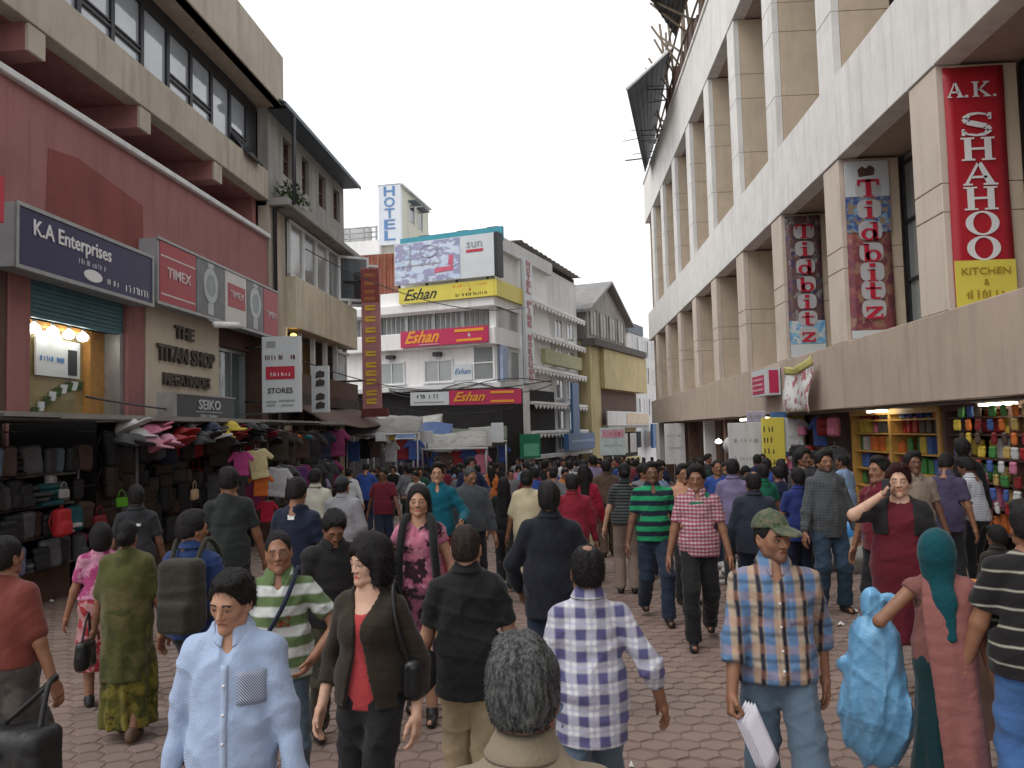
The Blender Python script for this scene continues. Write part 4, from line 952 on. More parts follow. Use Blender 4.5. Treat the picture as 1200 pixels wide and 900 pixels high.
# ================================================================== PEOPLE: implicit surfaces, meshed with surface nets
def surfnet(Fd, xs, ys, zs):
    ins = Fd < 0
    c = ins.astype(np.int8)
    s = c[:-1, :-1, :-1]+c[1:, :-1, :-1]+c[:-1, 1:, :-1]+c[1:, 1:, :-1]+c[:-1, :-1, 1:]+c[1:, :-1, 1:]+c[:-1, 1:, 1:]+c[1:, 1:, 1:]
    act = (s > 0) & (s < 8); I, J, K = np.nonzero(act); n = len(I)
    idx = np.full(act.shape, -1, np.int64); idx[I, J, K] = np.arange(n)
    off = [(0,0,0),(1,0,0),(0,1,0),(1,1,0),(0,0,1),(1,0,1),(0,1,1),(1,1,1)]
    V = np.stack([Fd[I+a, J+b, K+d] for a, b, d in off], 1)
    acc = np.zeros((n, 3)); cnt = np.zeros(n)
    for a, b in ((0,1),(2,3),(4,5),(6,7),(0,2),(1,3),(4,6),(5,7),(0,4),(1,5),(2,6),(3,7)):
        fa, fb = V[:, a], V[:, b]; m_ = (fa < 0) != (fb < 0); t = np.where(m_, fa/np.where(m_, fa-fb, 1), 0)
        pa = np.array(off[a], float); pb = np.array(off[b], float)
        acc += np.where(m_[:, None], pa+(pb-pa)*t[:, None], 0); cnt += m_
    P = acc/cnt[:, None]
    X = xs[I]+(xs[I+1]-xs[I])*P[:, 0]; Y = ys[J]+(ys[J+1]-ys[J])*P[:, 1]; Z = zs[K]+(zs[K+1]-zs[K])*P[:, 2]
    Q = []
    def quads(d, sl_a, cells):
        pass
    a, b = ins[:-1], ins[1:]; i, j, k = np.nonzero((a != b)[:, 1:-1, 1:-1]); j += 1; k += 1
    q = np.stack([idx[i, j-1, k-1], idx[i, j, k-1], idx[i, j, k], idx[i, j-1, k]], 1); fl = ~a[i, j, k]; q[fl] = q[fl][:, ::-1]; Q.append(q)
    a, b = ins[:, :-1], ins[:, 1:]; i, j, k = np.nonzero((a != b)[1:-1, :, 1:-1]); i += 1; k += 1
    q = np.stack([idx[i-1, j, k-1], idx[i-1, j, k], idx[i, j, k], idx[i, j, k-1]], 1); fl = ~a[i, j, k]; q[fl] = q[fl][:, ::-1]; Q.append(q)
    a, b = ins[:, :, :-1], ins[:, :, 1:]; i, j, k = np.nonzero((a != b)[1:-1, 1:-1, :]); i += 1; j += 1
    q = np.stack([idx[i-1, j-1, k], idx[i, j-1, k], idx[i, j, k], idx[i-1, j, k]], 1); fl = ~a[i, j, k]; q[fl] = q[fl][:, ::-1]; Q.append(q)
    return np.stack([X, Y, Z], 1), np.concatenate(Q)

class Field:
    """distance field on a box grid; primitives are only evaluated near themselves"""
    def __init__(s, lo, hi, h):
        s.h = h; s.ax = [np.arange(lo[i]-2*h, hi[i]+3*h, h) for i in range(3)]
        s.F = np.full([len(a) for a in s.ax], .2, np.float32)
    def sub(s, lo, hi, pad):
        sl = []
        for i in range(3):
            a = np.searchsorted(s.ax[i], lo[i]-pad); b = np.searchsorted(s.ax[i], hi[i]+pad); sl.append(slice(max(0, a-1), min(len(s.ax[i]), b+1)))
        g = np.meshgrid(*[s.ax[i][sl[i]] for i in range(3)], indexing='ij', sparse=True)
        return tuple(sl), g
    def op(s, sl, d, k, mode):
        f = s.F[sl]; d = d.astype(np.float32)
        if mode == 'add':
            hh = np.maximum(k-np.abs(f-d), 0)/k; s.F[sl] = np.minimum(f, d)-hh*hh*k*.25
        elif mode == 'cut':
            d = -d; hh = np.maximum(k-np.abs(f-d), 0)/k; s.F[sl] = np.maximum(f, d)+hh*hh*k*.25
        else: s.F[sl] = np.maximum(f, d)
    def cone(s, a, b, r1, r2, k=.03, mode='add', sy=1.0, infl=0.0):
        """tapered capsule; sy < 1 flattens along y"""
        a = np.array(a, float); b = np.array(b, float); r1 += infl; r2 += infl; rm = max(r1, r2)
        sl, (x, y, z) = s.sub(np.minimum(a, b)-rm, np.maximum(a, b)+rm, .06+k)
        if 0 in [q.stop-q.start for q in sl]: return
        aa = a.copy(); bb = b.copy(); ym = (a[1]+b[1])/2
        py = (y-ym)/sy; ay = (a[1]-ym)/sy; by = (b[1]-ym)/sy
        bx = bb[0]-aa[0]; byy = by-ay; bz = bb[2]-aa[2]; L = bx*bx+byy*byy+bz*bz+1e-9
        t = np.clip(((x-aa[0])*bx+(py-ay)*byy+(z-aa[2])*bz)/L, 0, 1)
        d = np.sqrt((x-aa[0]-t*bx)**2+(py-ay-t*byy)**2+(z-aa[2]-t*bz)**2)-(r1+(r2-r1)*t)
        if sy != 1: d = d*(.5+.5*sy)
        s.op(sl, d, k, mode)
    def ell(s, c, r, k=.03, mode='add', infl=0.0, rx=0.0):
        c = np.array(c, float); r = np.array(r, float)+infl
        sl, (x, y, z) = s.sub(c-r.max(), c+r.max(), .06+k)
        if 0 in [q.stop-q.start for q in sl]: return
        X, Y, Z = x-c[0], y-c[1], z-c[2]
        if rx: cc, ss = math.cos(rx), math.sin(rx); Y, Z = cc*Y+ss*Z, -ss*Y+cc*Z
        k0 = np.sqrt((X/r[0])**2+(Y/r[1])**2+(Z/r[2])**2); k1 = np.sqrt((X/r[0]**2)**2+(Y/r[1]**2)**2+(Z/r[2]**2)**2)+1e-6
        s.op(sl, k0*(k0-1)/k1, k, mode)
    def rbox(s, c, hs, r, k=.02, mode='add', rx=0.0):
        c = np.array(c, float); hs = np.array(hs, float)
        sl, (x, y, z) = s.sub(c-hs.max()-r, c+hs.max()+r, .06+k)
        X, Y, Z = x-c[0], y-c[1], z-c[2]
        if rx: cc, ss = math.cos(rx), math.sin(rx); Y, Z = cc*Y+ss*Z, -ss*Y+cc*Z
        qx, qy, qz = np.abs(X)-hs[0]+r, np.abs(Y)-hs[1]+r, np.abs(Z)-hs[2]+r
        d = np.sqrt(np.maximum(qx, 0)**2+np.maximum(qy, 0)**2+np.maximum(qz, 0)**2)+np.minimum(np.maximum(qx, np.maximum(qy, qz)), 0)-r
        s.op(sl, d, k, mode)
    def plane(s, p, n, mode='clip'):
        """keep the side the normal points to"""
        x, y, z = np.meshgrid(*s.ax, indexing='ij', sparse=True); n = np.array(n, float); n /= np.linalg.norm(n)
        d = -((x-p[0])*n[0]+(y-p[1])*n[1]+(z-p[2])*n[2]); s.F = np.maximum(s.F, d.astype(np.float32))
    def fold(s, seed, amp, f=1.0, zs=1.0):
        r = np.random.RandomState(seed); x, y, z = np.meshgrid(*s.ax, indexing='ij', sparse=True); acc = 0
        for i in range(5):
            v = r.normal(size=3)*np.array([13, 13, 16*zs])*f*(1+.5*i); acc = acc+np.sin(x*v[0]+y*v[1]+z*v[2]+r.uniform(0, 6)+1.4*np.sin(z*v[2]*.7+x*v[0]*.5+i))/(1+.5*i)
        s.F += (amp*acc/2.2).astype(np.float32)
    def crease(s, seed, amp, n=6, f=1.0, zf=1.0):
        r = np.random.RandomState(seed); x, y, z = np.meshgrid(*s.ax, indexing='ij', sparse=True); acc = 0
        for i in range(n):
            v = r.normal(size=3)*np.array([7, 7, 11*zf])*f; w = r.normal(size=3)*3; ph = x*v[0]+y*v[1]+z*v[2]+r.uniform(0, 6)+.9*np.sin(x*w[0]*2+z*w[2]*2+r.uniform(0, 6))
            m_ = np.clip(np.sin(x*w[0]+y*w[1]+z*w[2]*1.5+r.uniform(0, 6))*1.5, 0, 1); acc = acc+m_*(1-np.abs(np.sin(ph)))**3
        s.F -= (amp*acc).astype(np.float32)-np.float32(amp*.35)
    def pleat(s, n, amp, z0, z1, cx=0, cy=0):
        x, y, z = np.meshgrid(*s.ax, indexing='ij', sparse=True); th = np.arctan2(y-cy, x-cx); w = np.clip((z0-z)/max(1e-3, z0-z1), 0, 1)
        s.F += (amp*w*(np.sin(th*n+1.2*np.sin(z*5))+.5*np.sin(th*n*1.7+z*7))).astype(np.float32)
    def mesh(s): return surfnet(s.F, *s.ax)

def mesh_obj(name, V, Fq, mats, parent=None, cols=None, mi=None):
    me = bpy.data.meshes.new(name); nv = len(V)
    me.vertices.add(nv); me.vertices.foreach_set('co', np.asarray(V, np.float32).ravel())
    nf = len(Fq); me.loops.add(nf*4); me.polygons.add(nf); me.loops.foreach_set('vertex_index', np.asarray(Fq, np.int32).ravel())
    me.polygons.foreach_set('loop_start', np.arange(0, nf*4, 4, dtype=np.int32)); me.polygons.foreach_set('loop_total', np.full(nf, 4, np.int32))
    me.polygons.foreach_set('use_smooth', np.ones(nf, bool))
    for m_ in (mats if isinstance(mats, list) else [mats]): me.materials.append(m_)
    if mi is not None: me.polygons.foreach_set('material_index', np.asarray(mi, np.int32))
    me.update(calc_edges=True)
    if cols is not None:
        a = me.color_attributes.new('Col', 'FLOAT_COLOR', 'POINT'); a.data.foreach_set('color', np.concatenate([cols, np.ones((nv, 1))], 1).astype(np.float32).ravel())
    o = bpy.data.objects.new(name, me); return link(o, parent)

# ---- heads: origin at the base of the skull, facing -y
HEADS = {}
def head_mesh(kind, h):
    key = (kind, h)
    if key in HEADS: return HEADS[key]
    f = kind == 'f'
    s = Field((-.1, -.13, -.13), (.1, .13, .215), h)
    s.ell((0, .018, .118), (.075, .094, .088)); s.ell((0, -.03, .06), (.060 if not f else .058, .064, .085), .03)
    jw = .047 if not f else .04
    for sg in (-1, 1):
        s.cone((sg*.056, .0, .045), (sg*jw, -.02, .0), .02, .018, .03); s.cone((sg*jw, -.02, .0), (0, -.072, -.018), .018, .02 if not f else .016, .03)
        s.ell((sg*.043, -.052, .06), (.019, .02, .024), .03)
    s.ell((0, -.076, -.014), (.022, .018, .018), .02)
    s.cone((-.036, -.079, .098), (.036, -.079, .098), .011 if not f else .007, .011 if not f else .007, .03)
    for sg in (-1, 1): s.ell((sg*.031, -.099, .079), (.017, .014, .011), .012, 'cut')
    s.cone((0, -.088, .09), (0, -.112 if not f else -.107, .052), .007, .0115 if not f else .009, .014)
    for sg in (-1, 1): s.ell((sg*.0125, -.098, .046), (.0085, .010, .0075), .008); s.ell((sg*.031, -.0795, .078), (.0145, .0125, .0095), .003)
    s.cone((-.017, -.087, .019), (.017, -.087, .019), .0065, .0065, .008); s.cone((-.015, -.086, .009), (.015, -.086, .009), .0075, .0075, .008)
    s.cone((-.02, -.094, .0135), (0, -.095, .0152), .002, .002, .004, 'cut'); s.cone((.02, -.094, .0135), (0, -.095, .0152), .002, .002, .004, 'cut')
    for sg in (-1, 1):
        s.ell((sg*.079, .012, .066), (.0095, .019, .032), .008, rx=-.2); s.ell((sg*.086, .006, .068), (.006, .010, .018), .006, 'cut', rx=-.2); s.ell((sg*.074, .004, .04), (.01, .012, .012), .01)
    s.cone((0, .022, .04), (0, .035, -.14), .05 if not f else .043, .056 if not f else .047, .035)
    s.cone((0, -.03, -.03), (0, -.02, -.13), .02, .024, .03)
    V, Q = s.mesh()
    x, y, z = V.T; ax = np.abs(x)
    code = np.zeros(len(V), int)
    front = y < -.05
    # brow arc
    bz = .1045-.25*np.maximum(0, ax-.035)-.12*np.maximum(0, .03-ax); bw = .0034 if f else .0046
    code[front & (ax > .012) & (ax < .05) & (np.abs(z-bz) < bw)] = 1
    e = ((ax-.031)/.0125)**2+((z-.0775)/.0046)**2
    code[front & (e < 1)] = 2; code[front & (e < 1) & ((ax-.031)**2+(z-.0775)**2 < .0056**2)] = 3
    code[front & (e >= 1) & (e < 1.75) & (z > .076)] = 6
    l = (x/.023)**2+((z-.0142)/.0115)**2; code[(y < -.075) & (l < 1)] = 4
    code[(y < -.07) & (np.abs(z-.0145) < .0018) & (ax < .021)] = 6
    code[(y < -.088) & (((ax-.008)/.0045)**2+((z-.0405)/.0035)**2 < 1)] = 6
    sw_ = np.clip((.045-z)/.03, 0, 1)*np.clip((.015-y)/.04, 0, 1)*np.clip((z+.055)/.02, 0, 1)*np.clip(l*.5-.35, 0, 1)*(1-.75*np.clip(1-((ax-.045)/.022)**2-((z-.035)/.025)**2, 0, 1)); sw_[code != 0] = 0
    HEADS[key] = (V, Q, code, sw_); return HEADS[key]
def hair_mesh(kind, h, seed=0):
    key = ('hair', kind, h)
    if key in HEADS: return HEADS[key]
    s = Field((-.16, -.14, -.45 if kind in ('long', 'scarf') else -.16), (.16, .19, .27), h)
    if kind in ('short', 'crop', 'thin', 'messy'):
        e = {'short': .014, 'crop': .006, 'thin': .009, 'messy': .018}[kind]
        s.ell((0, .018, .118), (.075, .094, .088), infl=e); s.ell((0, .045, .06), (.068, .066, .07), .03, infl=e*.8)
        if kind in ('short', 'messy'): s.ell((.012, -.03, .19), (.058, .052, .026), .03, infl=e*.3)
        s.fold(seed+3, .0035 if kind != 'messy' else .006, 3.0)
        s.ell((0, -.112, .07), (.08, .1, .093), .024, 'cut'); s.ell((0, -.03, .0), (.12, .058, .085), .02, 'cut')
        s.plane((0, .09, .012 if kind != 'crop' else .012), (0, .3, 1))
        if kind == 'thin': s.ell((0, .05, .214), (.03, .04, .018), .03, 'cut')
        if kind == 'crop': s.ell((0, -.115, .11), (.062, .075, .075), .012, 'cut')
    elif kind == 'bob':
        s.ell((0, .02, .115), (.078, .098, .092), infl=.026); s.ell((0, .04, .03), (.09, .08, .1), .04, infl=.014)
        for sg in (-1, 1): s.cone((sg*.088, -.01, .1), (sg*.085, -.022, -.02), .026, .02, .03)
        s.fold(seed+5, .003, 2.5, .3); s.ell((.004, -.125, .035), (.064, .085, .098), .012, 'cut'); s.cone((-.03, -.11, .12), (.03, -.11, .15), .03, .012, .012, 'cut'); s.ell((0, -.04, -.07), (.06, .07, .06), .02, 'cut'); s.plane((0, 0, -.055), (0, .25, 1))
    elif kind == 'long':
        s.ell((0, .02, .115), (.078, .098, .092), infl=.012); s.ell((0, .06, .02), (.08, .06, .12), .04, infl=.01)
        s.cone((0, .075, .0), (0, .1, -.36), .075, .055, .05, sy=.55)
        for sg in (-1, 1): s.cone((sg*.08, .0, .08), (sg*.085, .0, -.3), .022, .03, .03)
        s.fold(seed+5, .004, 2.5, .2); s.ell((0, -.125, .06), (.066, .095, .112), .012, 'cut'); s.cone((0, -.05, -.02), (0, -.02, -.4), .065, .07, .02, 'cut')
    elif kind == 'bun':
        s.ell((0, .018, .118), (.075, .094, .088), infl=.011); s.ell((0, .05, .06), (.068, .062, .065), .03, infl=.008); s.ell((0, .125, .07), (.042, .035, .04), .02)
        s.fold(seed+4, .002, 3); s.ell((0, -.11, .055), (.08, .1, .09), .012, 'cut'); s.ell((0, -.03, .0), (.12, .055, .07), .012, 'cut'); s.plane((0, .09, .0), (0, .35, 1))
    elif kind == 'scarf':
        s.ell((0, .02, .11), (.082, .1, .095), infl=.02); s.ell((0, .03, .02), (.085, .085, .11), .05, infl=.01); s.cone((0, .05, -.04), (-.03, .12, -.2), .075, .05, .05, sy=.6); s.cone((-.03, .12, -.2), (-.05, .145, -.40), .05, .035, .04, sy=.5)
        s.fold(seed+9, .004, 1.2); s.ell((0, -.13, .05), (.058, .075, .082), .012, 'cut')
    V, Q = s.mesh(); HEADS[key] = (V, Q); return HEADS[key]
def hand_mesh(pose, h):
    key = ('hand', pose, h)
    if key in HEADS: return HEADS[key]
    s = Field((-.06, -.09, -.2), (.12, .06, .04), h)
    s.cone((0, 0, .03), (0, 0, -.02), .026, .026, .02, sy=1.0); s.rbox((0, 0, -.052), (.016, .039, .045), .015, .02)
    cur = {'relax': (.28, .35, .3), 'grip': (1.1, 1.2, .8), 'flat': (.08, .1, .1)}[pose]
    for i, (yy, L) in enumerate(((-.030, .072), (-.010, .080), (.010, .076), (.029, .058))):
        p = np.array([.0, yy, -.088]); a = 0
        for j, (fr, r1, r2) in enumerate(((.45, .0092, .0085), (.3, .0085, .0078), (.25, .0078, .0066))):
            a += cur[j]*(1+.08*i); q = p+np.array([math.sin(a), yy*.06/.03*.1, -math.cos(a)])*L*fr; s.cone(p, q, r1, r2, .006); p = q
    p0 = np.array([.008, -.026, -.018]); p1 = np.array([.018, -.052, -.05]); p2 = np.array([.026, -.056, -.082] if pose != 'grip' else [.045, -.035, -.08]); p3 = p2+(np.array([.008, .006, -.024]) if pose != 'grip' else np.array([.012, .02, -.012]))
    s.cone(p0, p1, .016, .012, .012); s.cone(p1, p2, .012, .0098, .006); s.cone(p2, p3, .0098, .0078, .006)
    HEADS[key] = s.mesh(); return HEADS[key]

def ik(a, c, l1, l2, pole):
    a = np.array(a, float); c = np.array(c, float); v = c-a; d = np.linalg.norm(v); dm = (l1+l2)*.999
    if d > dm: c = a+v/d*dm; d = dm; v = c-a
    u = v/d; x = (d*d+l1*l1-l2*l2)/(2*d); hgt = math.sqrt(max(0, l1*l1-x*x)); p = np.array(pole, float); p = p-u*(p@u); p /= np.linalg.norm(p)+1e-9
    return a+u*x+p*hgt, c
def align(dirv, side):
    """rotation taking the hand's -z to dirv, palm inwards"""
    z = -dirv/np.linalg.norm(dirv); f = np.array([0, -1.0, 0]); f = f-z*(f@z)
    if np.linalg.norm(f) < .2: f = np.array([0, 0, 1.0])-z*z[2]
    f /= np.linalg.norm(f); y = -f; x = np.cross(y, z); return np.stack([x, y, z], 1)
def rotm(yaw, pitch, roll=0):
    cy, sy, cp, sp, cr, sr = math.cos(yaw), math.sin(yaw), math.cos(pitch), math.sin(pitch), math.cos(roll), math.sin(roll)
    return np.array([[cy, -sy, 0], [sy, cy, 0], [0, 0, 1]])@np.array([[1, 0, 0], [0, cp, -sp], [0, sp, cp]])@np.array([[cr, 0, sr], [0, 1, 0], [-sr, 0, cr]])
M_SHOE = mat('black_leather', (.02, .018, .017), .45, .3, 10, .1)
M_SOLE = mat('sandal_brown', (.09, .05, .03), .6, .3, 10, .1)
HAIRK = hair_mat('black_hair', (.010, .009, .009)); HAIRB = hair_mat('brown_black_hair', (.018, .012, .010)); HAIRG = hair_mat('greying_hair', (.028, .028, .028), (.12, .124, .122))
SKINS = {'tan': (.42, .235, .15), 'brown': (.27, .135, .08), 'dark': (.17, .085, .052), 'fair': (.55, .35, .25)}

def strands(V, Q, n, ln, seed, w=.0011, comb=(0, .3, -.5), code=None):
    """loose locks over a hair shell: thin tapering blades rooted on its faces"""
    r = np.random.RandomState(seed); q = Q[r.randint(0, len(Q), n)]
    a, b, c = V[q[:, 0]], V[q[:, 1]], V[q[:, 2]]; nr = np.cross(b-a, V[q[:, 3]]-a); nr /= np.linalg.norm(nr, axis=1, keepdims=True)+1e-12
    u = r.rand(n, 2); p = a+(b-a)*u[:, :1]+(V[q[:, 3]]-a)*u[:, 1:]
    t = nr*.34+np.array(comb)+r.normal(size=(n, 3))*.24; t /= np.linalg.norm(t, axis=1, keepdims=True)
    sd_ = np.cross(t, r.normal(size=(n, 3))); sd_ /= np.linalg.norm(sd_, axis=1, keepdims=True)
    L = ln*(.5+r.rand(n, 1)); p = p-nr*.004
    mid = p+t*L*.55; t2 = t+np.array(comb)*.7-nr*.25; tip = mid+t2/np.linalg.norm(t2, axis=1, keepdims=True)*L*.5
    vv = np.stack([p-sd_*w, p+sd_*w, mid+sd_*w*.8, mid-sd_*w*.8, tip+sd_*w*.2, tip-sd_*w*.2], 1).reshape(-1, 3)
    k = np.arange(n)[:, None]*6; ff = np.concatenate([k+np.array([[0, 1, 2, 3]]), k+np.array([[3, 2, 4, 5]])])
    return vv, ff

def make_person(name, label, group=None, sex='m', skin='brown', hair='short', hairm=None, res=.014, hres=.0048, seed=1, bulk=1.0,
                ankL=(.09, .0, .08), ankR=(-.09, .0, .08), wrL=None, wrR=None, poleL=None, poleR=None, lean=0.0, twist=0.0,
                head=(0, 0, 0), top=None, topm=None, sleeve='short', hem=.88, loose=.012, collar=True, vneck=False, inner=None, open_front=False,
                bottom='trousers', botm=None, bhem=.07, shoes=M_SHOE, hands=('relax', 'relax'), stubble=0.0, nstr=0, strl=.02, cap=None, drop=None, bare=False, rolled=False, hairline=None, drape=None, collarm=None):
    """an adult, 1.72 m tall, facing -y; caller scales and turns the root"""
    root = empty('person'); tag(root, label, 'person', group); SHV = None; b0 = bulk
    f = sex == 'f'; bulk *= .95; sw = .154*bulk**.5 if not f else .136; b = bulk
    ankL, ankR = np.array(ankL, float), np.array(ankR, float)
    sp = max(abs(ankL[1]), abs(ankR[1])); dz = drop if drop is not None else -.045*(sp/.3)**2
    pel = np.array([0, 0, .93+dz]); ln = np.array([0, -lean, 0])
    def T(p, k=1.0): return np.array([p[0], p[1], p[2]+dz])+ln*k*max(0, (p[2]-.9)/.6)
    shL, shR = T((sw, .01, 1.362)), T((-sw, .01, 1.362))
    if twist: shL[1] -= twist; shR[1] += twist
    wL = np.array(wrL, float) if wrL is not None else np.array([.29*b**.3, -.06, .83]); wR = np.array(wrR, float) if wrR is not None else np.array([-.29*b**.3, -.06, .83])
    elL, wL = ik(shL, wL+np.array([0, 0, dz]), .285, .255, poleL or (.5, .9, -.2)); elR, wR = ik(shR, wR+np.array([0, 0, dz]), .285, .255, poleR or (-.5, .9, -.2))
    hpL, hpR = pel+np.array([.084, 0, -.02]), pel+np.array([-.084, 0, -.02])
    knL, ankL = ik(hpL, ankL, .43, .42, (.05, -1, 0)); knR, ankR = ik(hpR, ankR, .43, .42, (-.05, -1, 0))
    allp = np.array([shL, shR, elL, elR, wL, wR, knL, knR, ankL, ankR, (0, 0, 0), (0, 0, 1.5)]); lo = allp.min(0)-.14; hi = allp.max(0)+.14
    lo = np.minimum(lo, (-.24, -.24-lean, 0)); hi = np.maximum(hi, (.24, .24, 1.5)); lo[2] = 0
    neck0 = T((0, .025, 1.40)); hpiv = T((0, .012, 1.506)); headR = rotm(*[R(q) for q in head])
    def torso(s, e=0.0, k=.06):
        cr = (.150*b, .110*b, .19) if not f else (.136*b, .102*b, .17)
        s.ell(T((0, .0, .97)), ((.15 if not f else .16)*b, .112*b, .13), k, infl=e); s.ell(T((0, .0, 1.10)), (.132*b if not f else .118*b, .1*b, .17), k, infl=e); s.ell(T((0, .005, 1.265)), cr, k, infl=e)
        
        for q in (shL, shR): s.cone(T((0, .02, 1.42)), q*np.array([.95, 1, 1])+np.array([0, 0, .004]), .044, .046, .035, infl=e*.7)
        s.cone(neck0, hpiv, .07, .055, .05, infl=min(e, .006)*.4)
        if f:
            for sg in (-1, 1): s.ell(T((sg*.06, -.07, 1.265)), (.058, .04, .06), .09, infl=e*.8)
    def arm(s, sh, el, wr, e=0.0, upto=2.0, k=.03):
        if upto <= 1: s.cone(sh, sh+(el-sh)*upto, .048*b**.5, (.048+(.041-.048)*upto)*b**.5, .028, infl=e); return
        s.cone(sh, el, .048*b**.5, .041*b**.5, .028, infl=e); s.cone(el, el+(wr-el)*(upto-1), .041*b**.5, (.041+(.027-.041)*(upto-1)), .02, infl=e*(1 if upto < 1.9 else .7))
    def leg(s, hp, kn, an, e=0.0, upto=2.0):
        m_ = kn+(an-kn)*.3+np.array([0, .018, 0])
        s.cone(hp, kn, .088*b, .06*b**.5, .05, infl=e); s.cone(kn, m_, .056, .054, .02, infl=e); s.cone(m_, kn+(an-kn)*(upto-1), .054, .04, .02, infl=e)
    # ---- body
    sk = np.array(SKINS[skin]); parts = []
    s = Field(lo, hi, max(res*1.25, .014)); torso(s); arm(s, shL, elL, wL); arm(s, shR, elR, wR); leg(s, hpL, knL, ankL); leg(s, hpR, knR, ankR)
    for an in (ankL, ankR): s.cone(an+np.array([0, .035, -.035]), an+np.array([0, -.14, -.045]), .034, .03, .03, sy=1.0)
    V, Q = s.mesh(); parts.append((V, Q, np.tile(sk, (len(V), 1))))
    if not bare:
        HV, HQ, code, stw = head_mesh(sex, hres); col = np.tile(sk, (len(HV), 1)); jit = np.random.RandomState(seed)
        col[code == 1] = (.012, .01, .009); col[code == 2] = (.34, .31, .29); col[code == 3] = (.012, .009, .008); col[code == 4] = sk*np.array([.86, .68, .66]) if not f else sk*np.array([.9, .42, .42]); col[code == 6] = sk*.22
        if stubble: w_ = (stw*stubble)[:, None]; col = col*(1-w_)+np.array([.02, .017, .015])*w_
        hs = .95*np.array([jit.uniform(.94, 1.05), jit.uniform(.96, 1.04), jit.uniform(.96, 1.03)]); HV2 = HV.copy(); HV2[:, 1] -= np.exp(-((HV[:, 0]/.016)**2+((HV[:, 2]-.055)/.025)**2))*(HV[:, 1] < -.09)*jit.uniform(-.006, .006); HV2[:, 2] -= np.clip((.03-HV[:, 2])/.05, 0, 1)*(HV[:, 1] < -.02)*jit.uniform(-.006, .008); HV2 = HV2*hs@headR.T+hpiv; parts.append((HV2, HQ, col))
        for wr, el, sg, ps in ((wL, elL, 1, hands[0]), (wR, elR, -1, hands[1])):
            hv, hq = hand_mesh(ps, max(.005, hres)); hv = hv.copy(); 
            if sg > 0: hv[:, 0] *= -1; hq = hq[:, ::-1]
            Rm = align(wr-el, sg); parts.append((hv@Rm.T+wr, hq, np.tile(sk*np.array([.95, .93, .92]), (len(hv), 1))))
    o_ = 0; VV, QQ, CC = [], [], []
    for V, Q, c in parts: VV.append(V); QQ.append(Q+o_); CC.append(c); o_ += len(V)
    mesh_obj('body', np.concatenate(VV), np.concatenate(QQ), SKIN, root, np.concatenate(CC))
    # ---- hair / headwear
    if hair and not bare:
        HV, HQ = hair_mesh(hair, max(.005, hres) if hair != 'long' else max(.007, hres)); P, Qn = HV, HQ
        if nstr:
            sv, sq = strands(HV, HQ, nstr, strl, seed, comb=(0, .25, -.45) if hair not in ('messy',) else (.1, .15, -.2)); P = np.concatenate([HV, sv]); Qn = np.concatenate([HQ, sq+len(HV)])
        mesh_obj('hair' if hair != 'scarf' else 'headscarf', P*hs@headR.T+hpiv, Qn, hairm or HAIRK, root)
    # ---- top
    if top is not None or topm is not None:
        up = {'none': .12, 'cap': .35, 'short': .72, 'long': 1.93, 'rolled': 1.45, 'three': 1.6}[sleeve]
        s = Field((lo[0], lo[1]-.03, min(.9, hem)-.06), hi, res); torso(s, loose)
        s.cone(T((0, .0, 1.22)), T((0, .0, 1.02)), .142*b if not f else .122*b, .172*b, .05, sy=.74, infl=loose*.7); s.cone(T((0, .0, 1.04)), T((0, -.0, hem-.05)), .172*b, (.186 if not f else .18)*b, .05, sy=.76, infl=loose*.7+.004)
        for sh, el, wr in ((shL, elL, wL), (shR, elR, wR)): arm(s, sh, el, wr, loose*.9+.003, up)
        s.fold(seed*7+1, .0075 if loose > .008 else .004); s.fold(seed*7+5, .004, .45, 1.6)
        if res < .0135: s.crease(seed*7+3, (.010 if loose > .008 else .006)*(.6 if f else 1))
        # hem, cuffs, neck opening
        zh = hem+dz; s.plane((0, 0, zh), (0, .08 if not f else 0, 1))
        for sh, el, wr, sg in ((shL, elL, wL, 1), (shR, elR, wR, -1)):
            if up <= 1: p = sh+(el-sh)*up; d = el-sh
            else: p = el+(wr-el)*(up-1); d = wr-el
            d = d/np.linalg.norm(d); x, y, z = np.meshgrid(*s.ax, indexing='ij', sparse=True)
            t = (x-p[0])*d[0]+(y-p[1])*d[1]+(z-p[2])*d[2]; dist = np.sqrt((x-p[0])**2+(y-p[1])**2+(z-p[2])**2)
            s.F = np.where((dist < .1) & (t > -.03), np.maximum(s.F, t.astype(np.float32)), s.F)
        s.cone(hpiv+np.array([0, 0, .05]), T((0, -.0 if not vneck else -.02, 1.455)), .075, .062 if not collar else .058, .012, 'cut')
        if vneck or open_front: s.cone(T((0, -.09, 1.45)), T((0, -.16, 1.30 if vneck else 1.34)), .05, .008, .01, 'cut', sy=1.4)
        if open_front:
            x, y, z = np.meshgrid(*s.ax, indexing='ij', sparse=True); w_ = np.interp(s.ax[2]-dz, [hem, 1.24, 1.3, 1.44], [.085, .012, .016, .07])[None, None, :]
            s.F = np.maximum(s.F, -np.maximum(np.abs(x)-w_, y+.02).astype(np.float32))
        V, Q = s.mesh(); mesh_obj('shirt', V, Q, topm, root); SHV = V
        if collar:
            c = T((0, .018, 1.462)); nn = 28
            def cl(u, v):
                th = R(-90+13)+u*R(360-26); ff = max(0, -math.sin(th)) ; fr = ff**3
                r_ = .060+.030*v+.012*fr*v; zz = .034-.052*v-.035*fr*v-.012*ff+.012*(1-ff); return tuple(c+np.array([r_*math.cos(th), r_*math.sin(th)*1.0, zz+.0]))
            MB().grid(cl, nn, 4, thick=(0, 0, .007)).build('collar', collarm or topm, root)
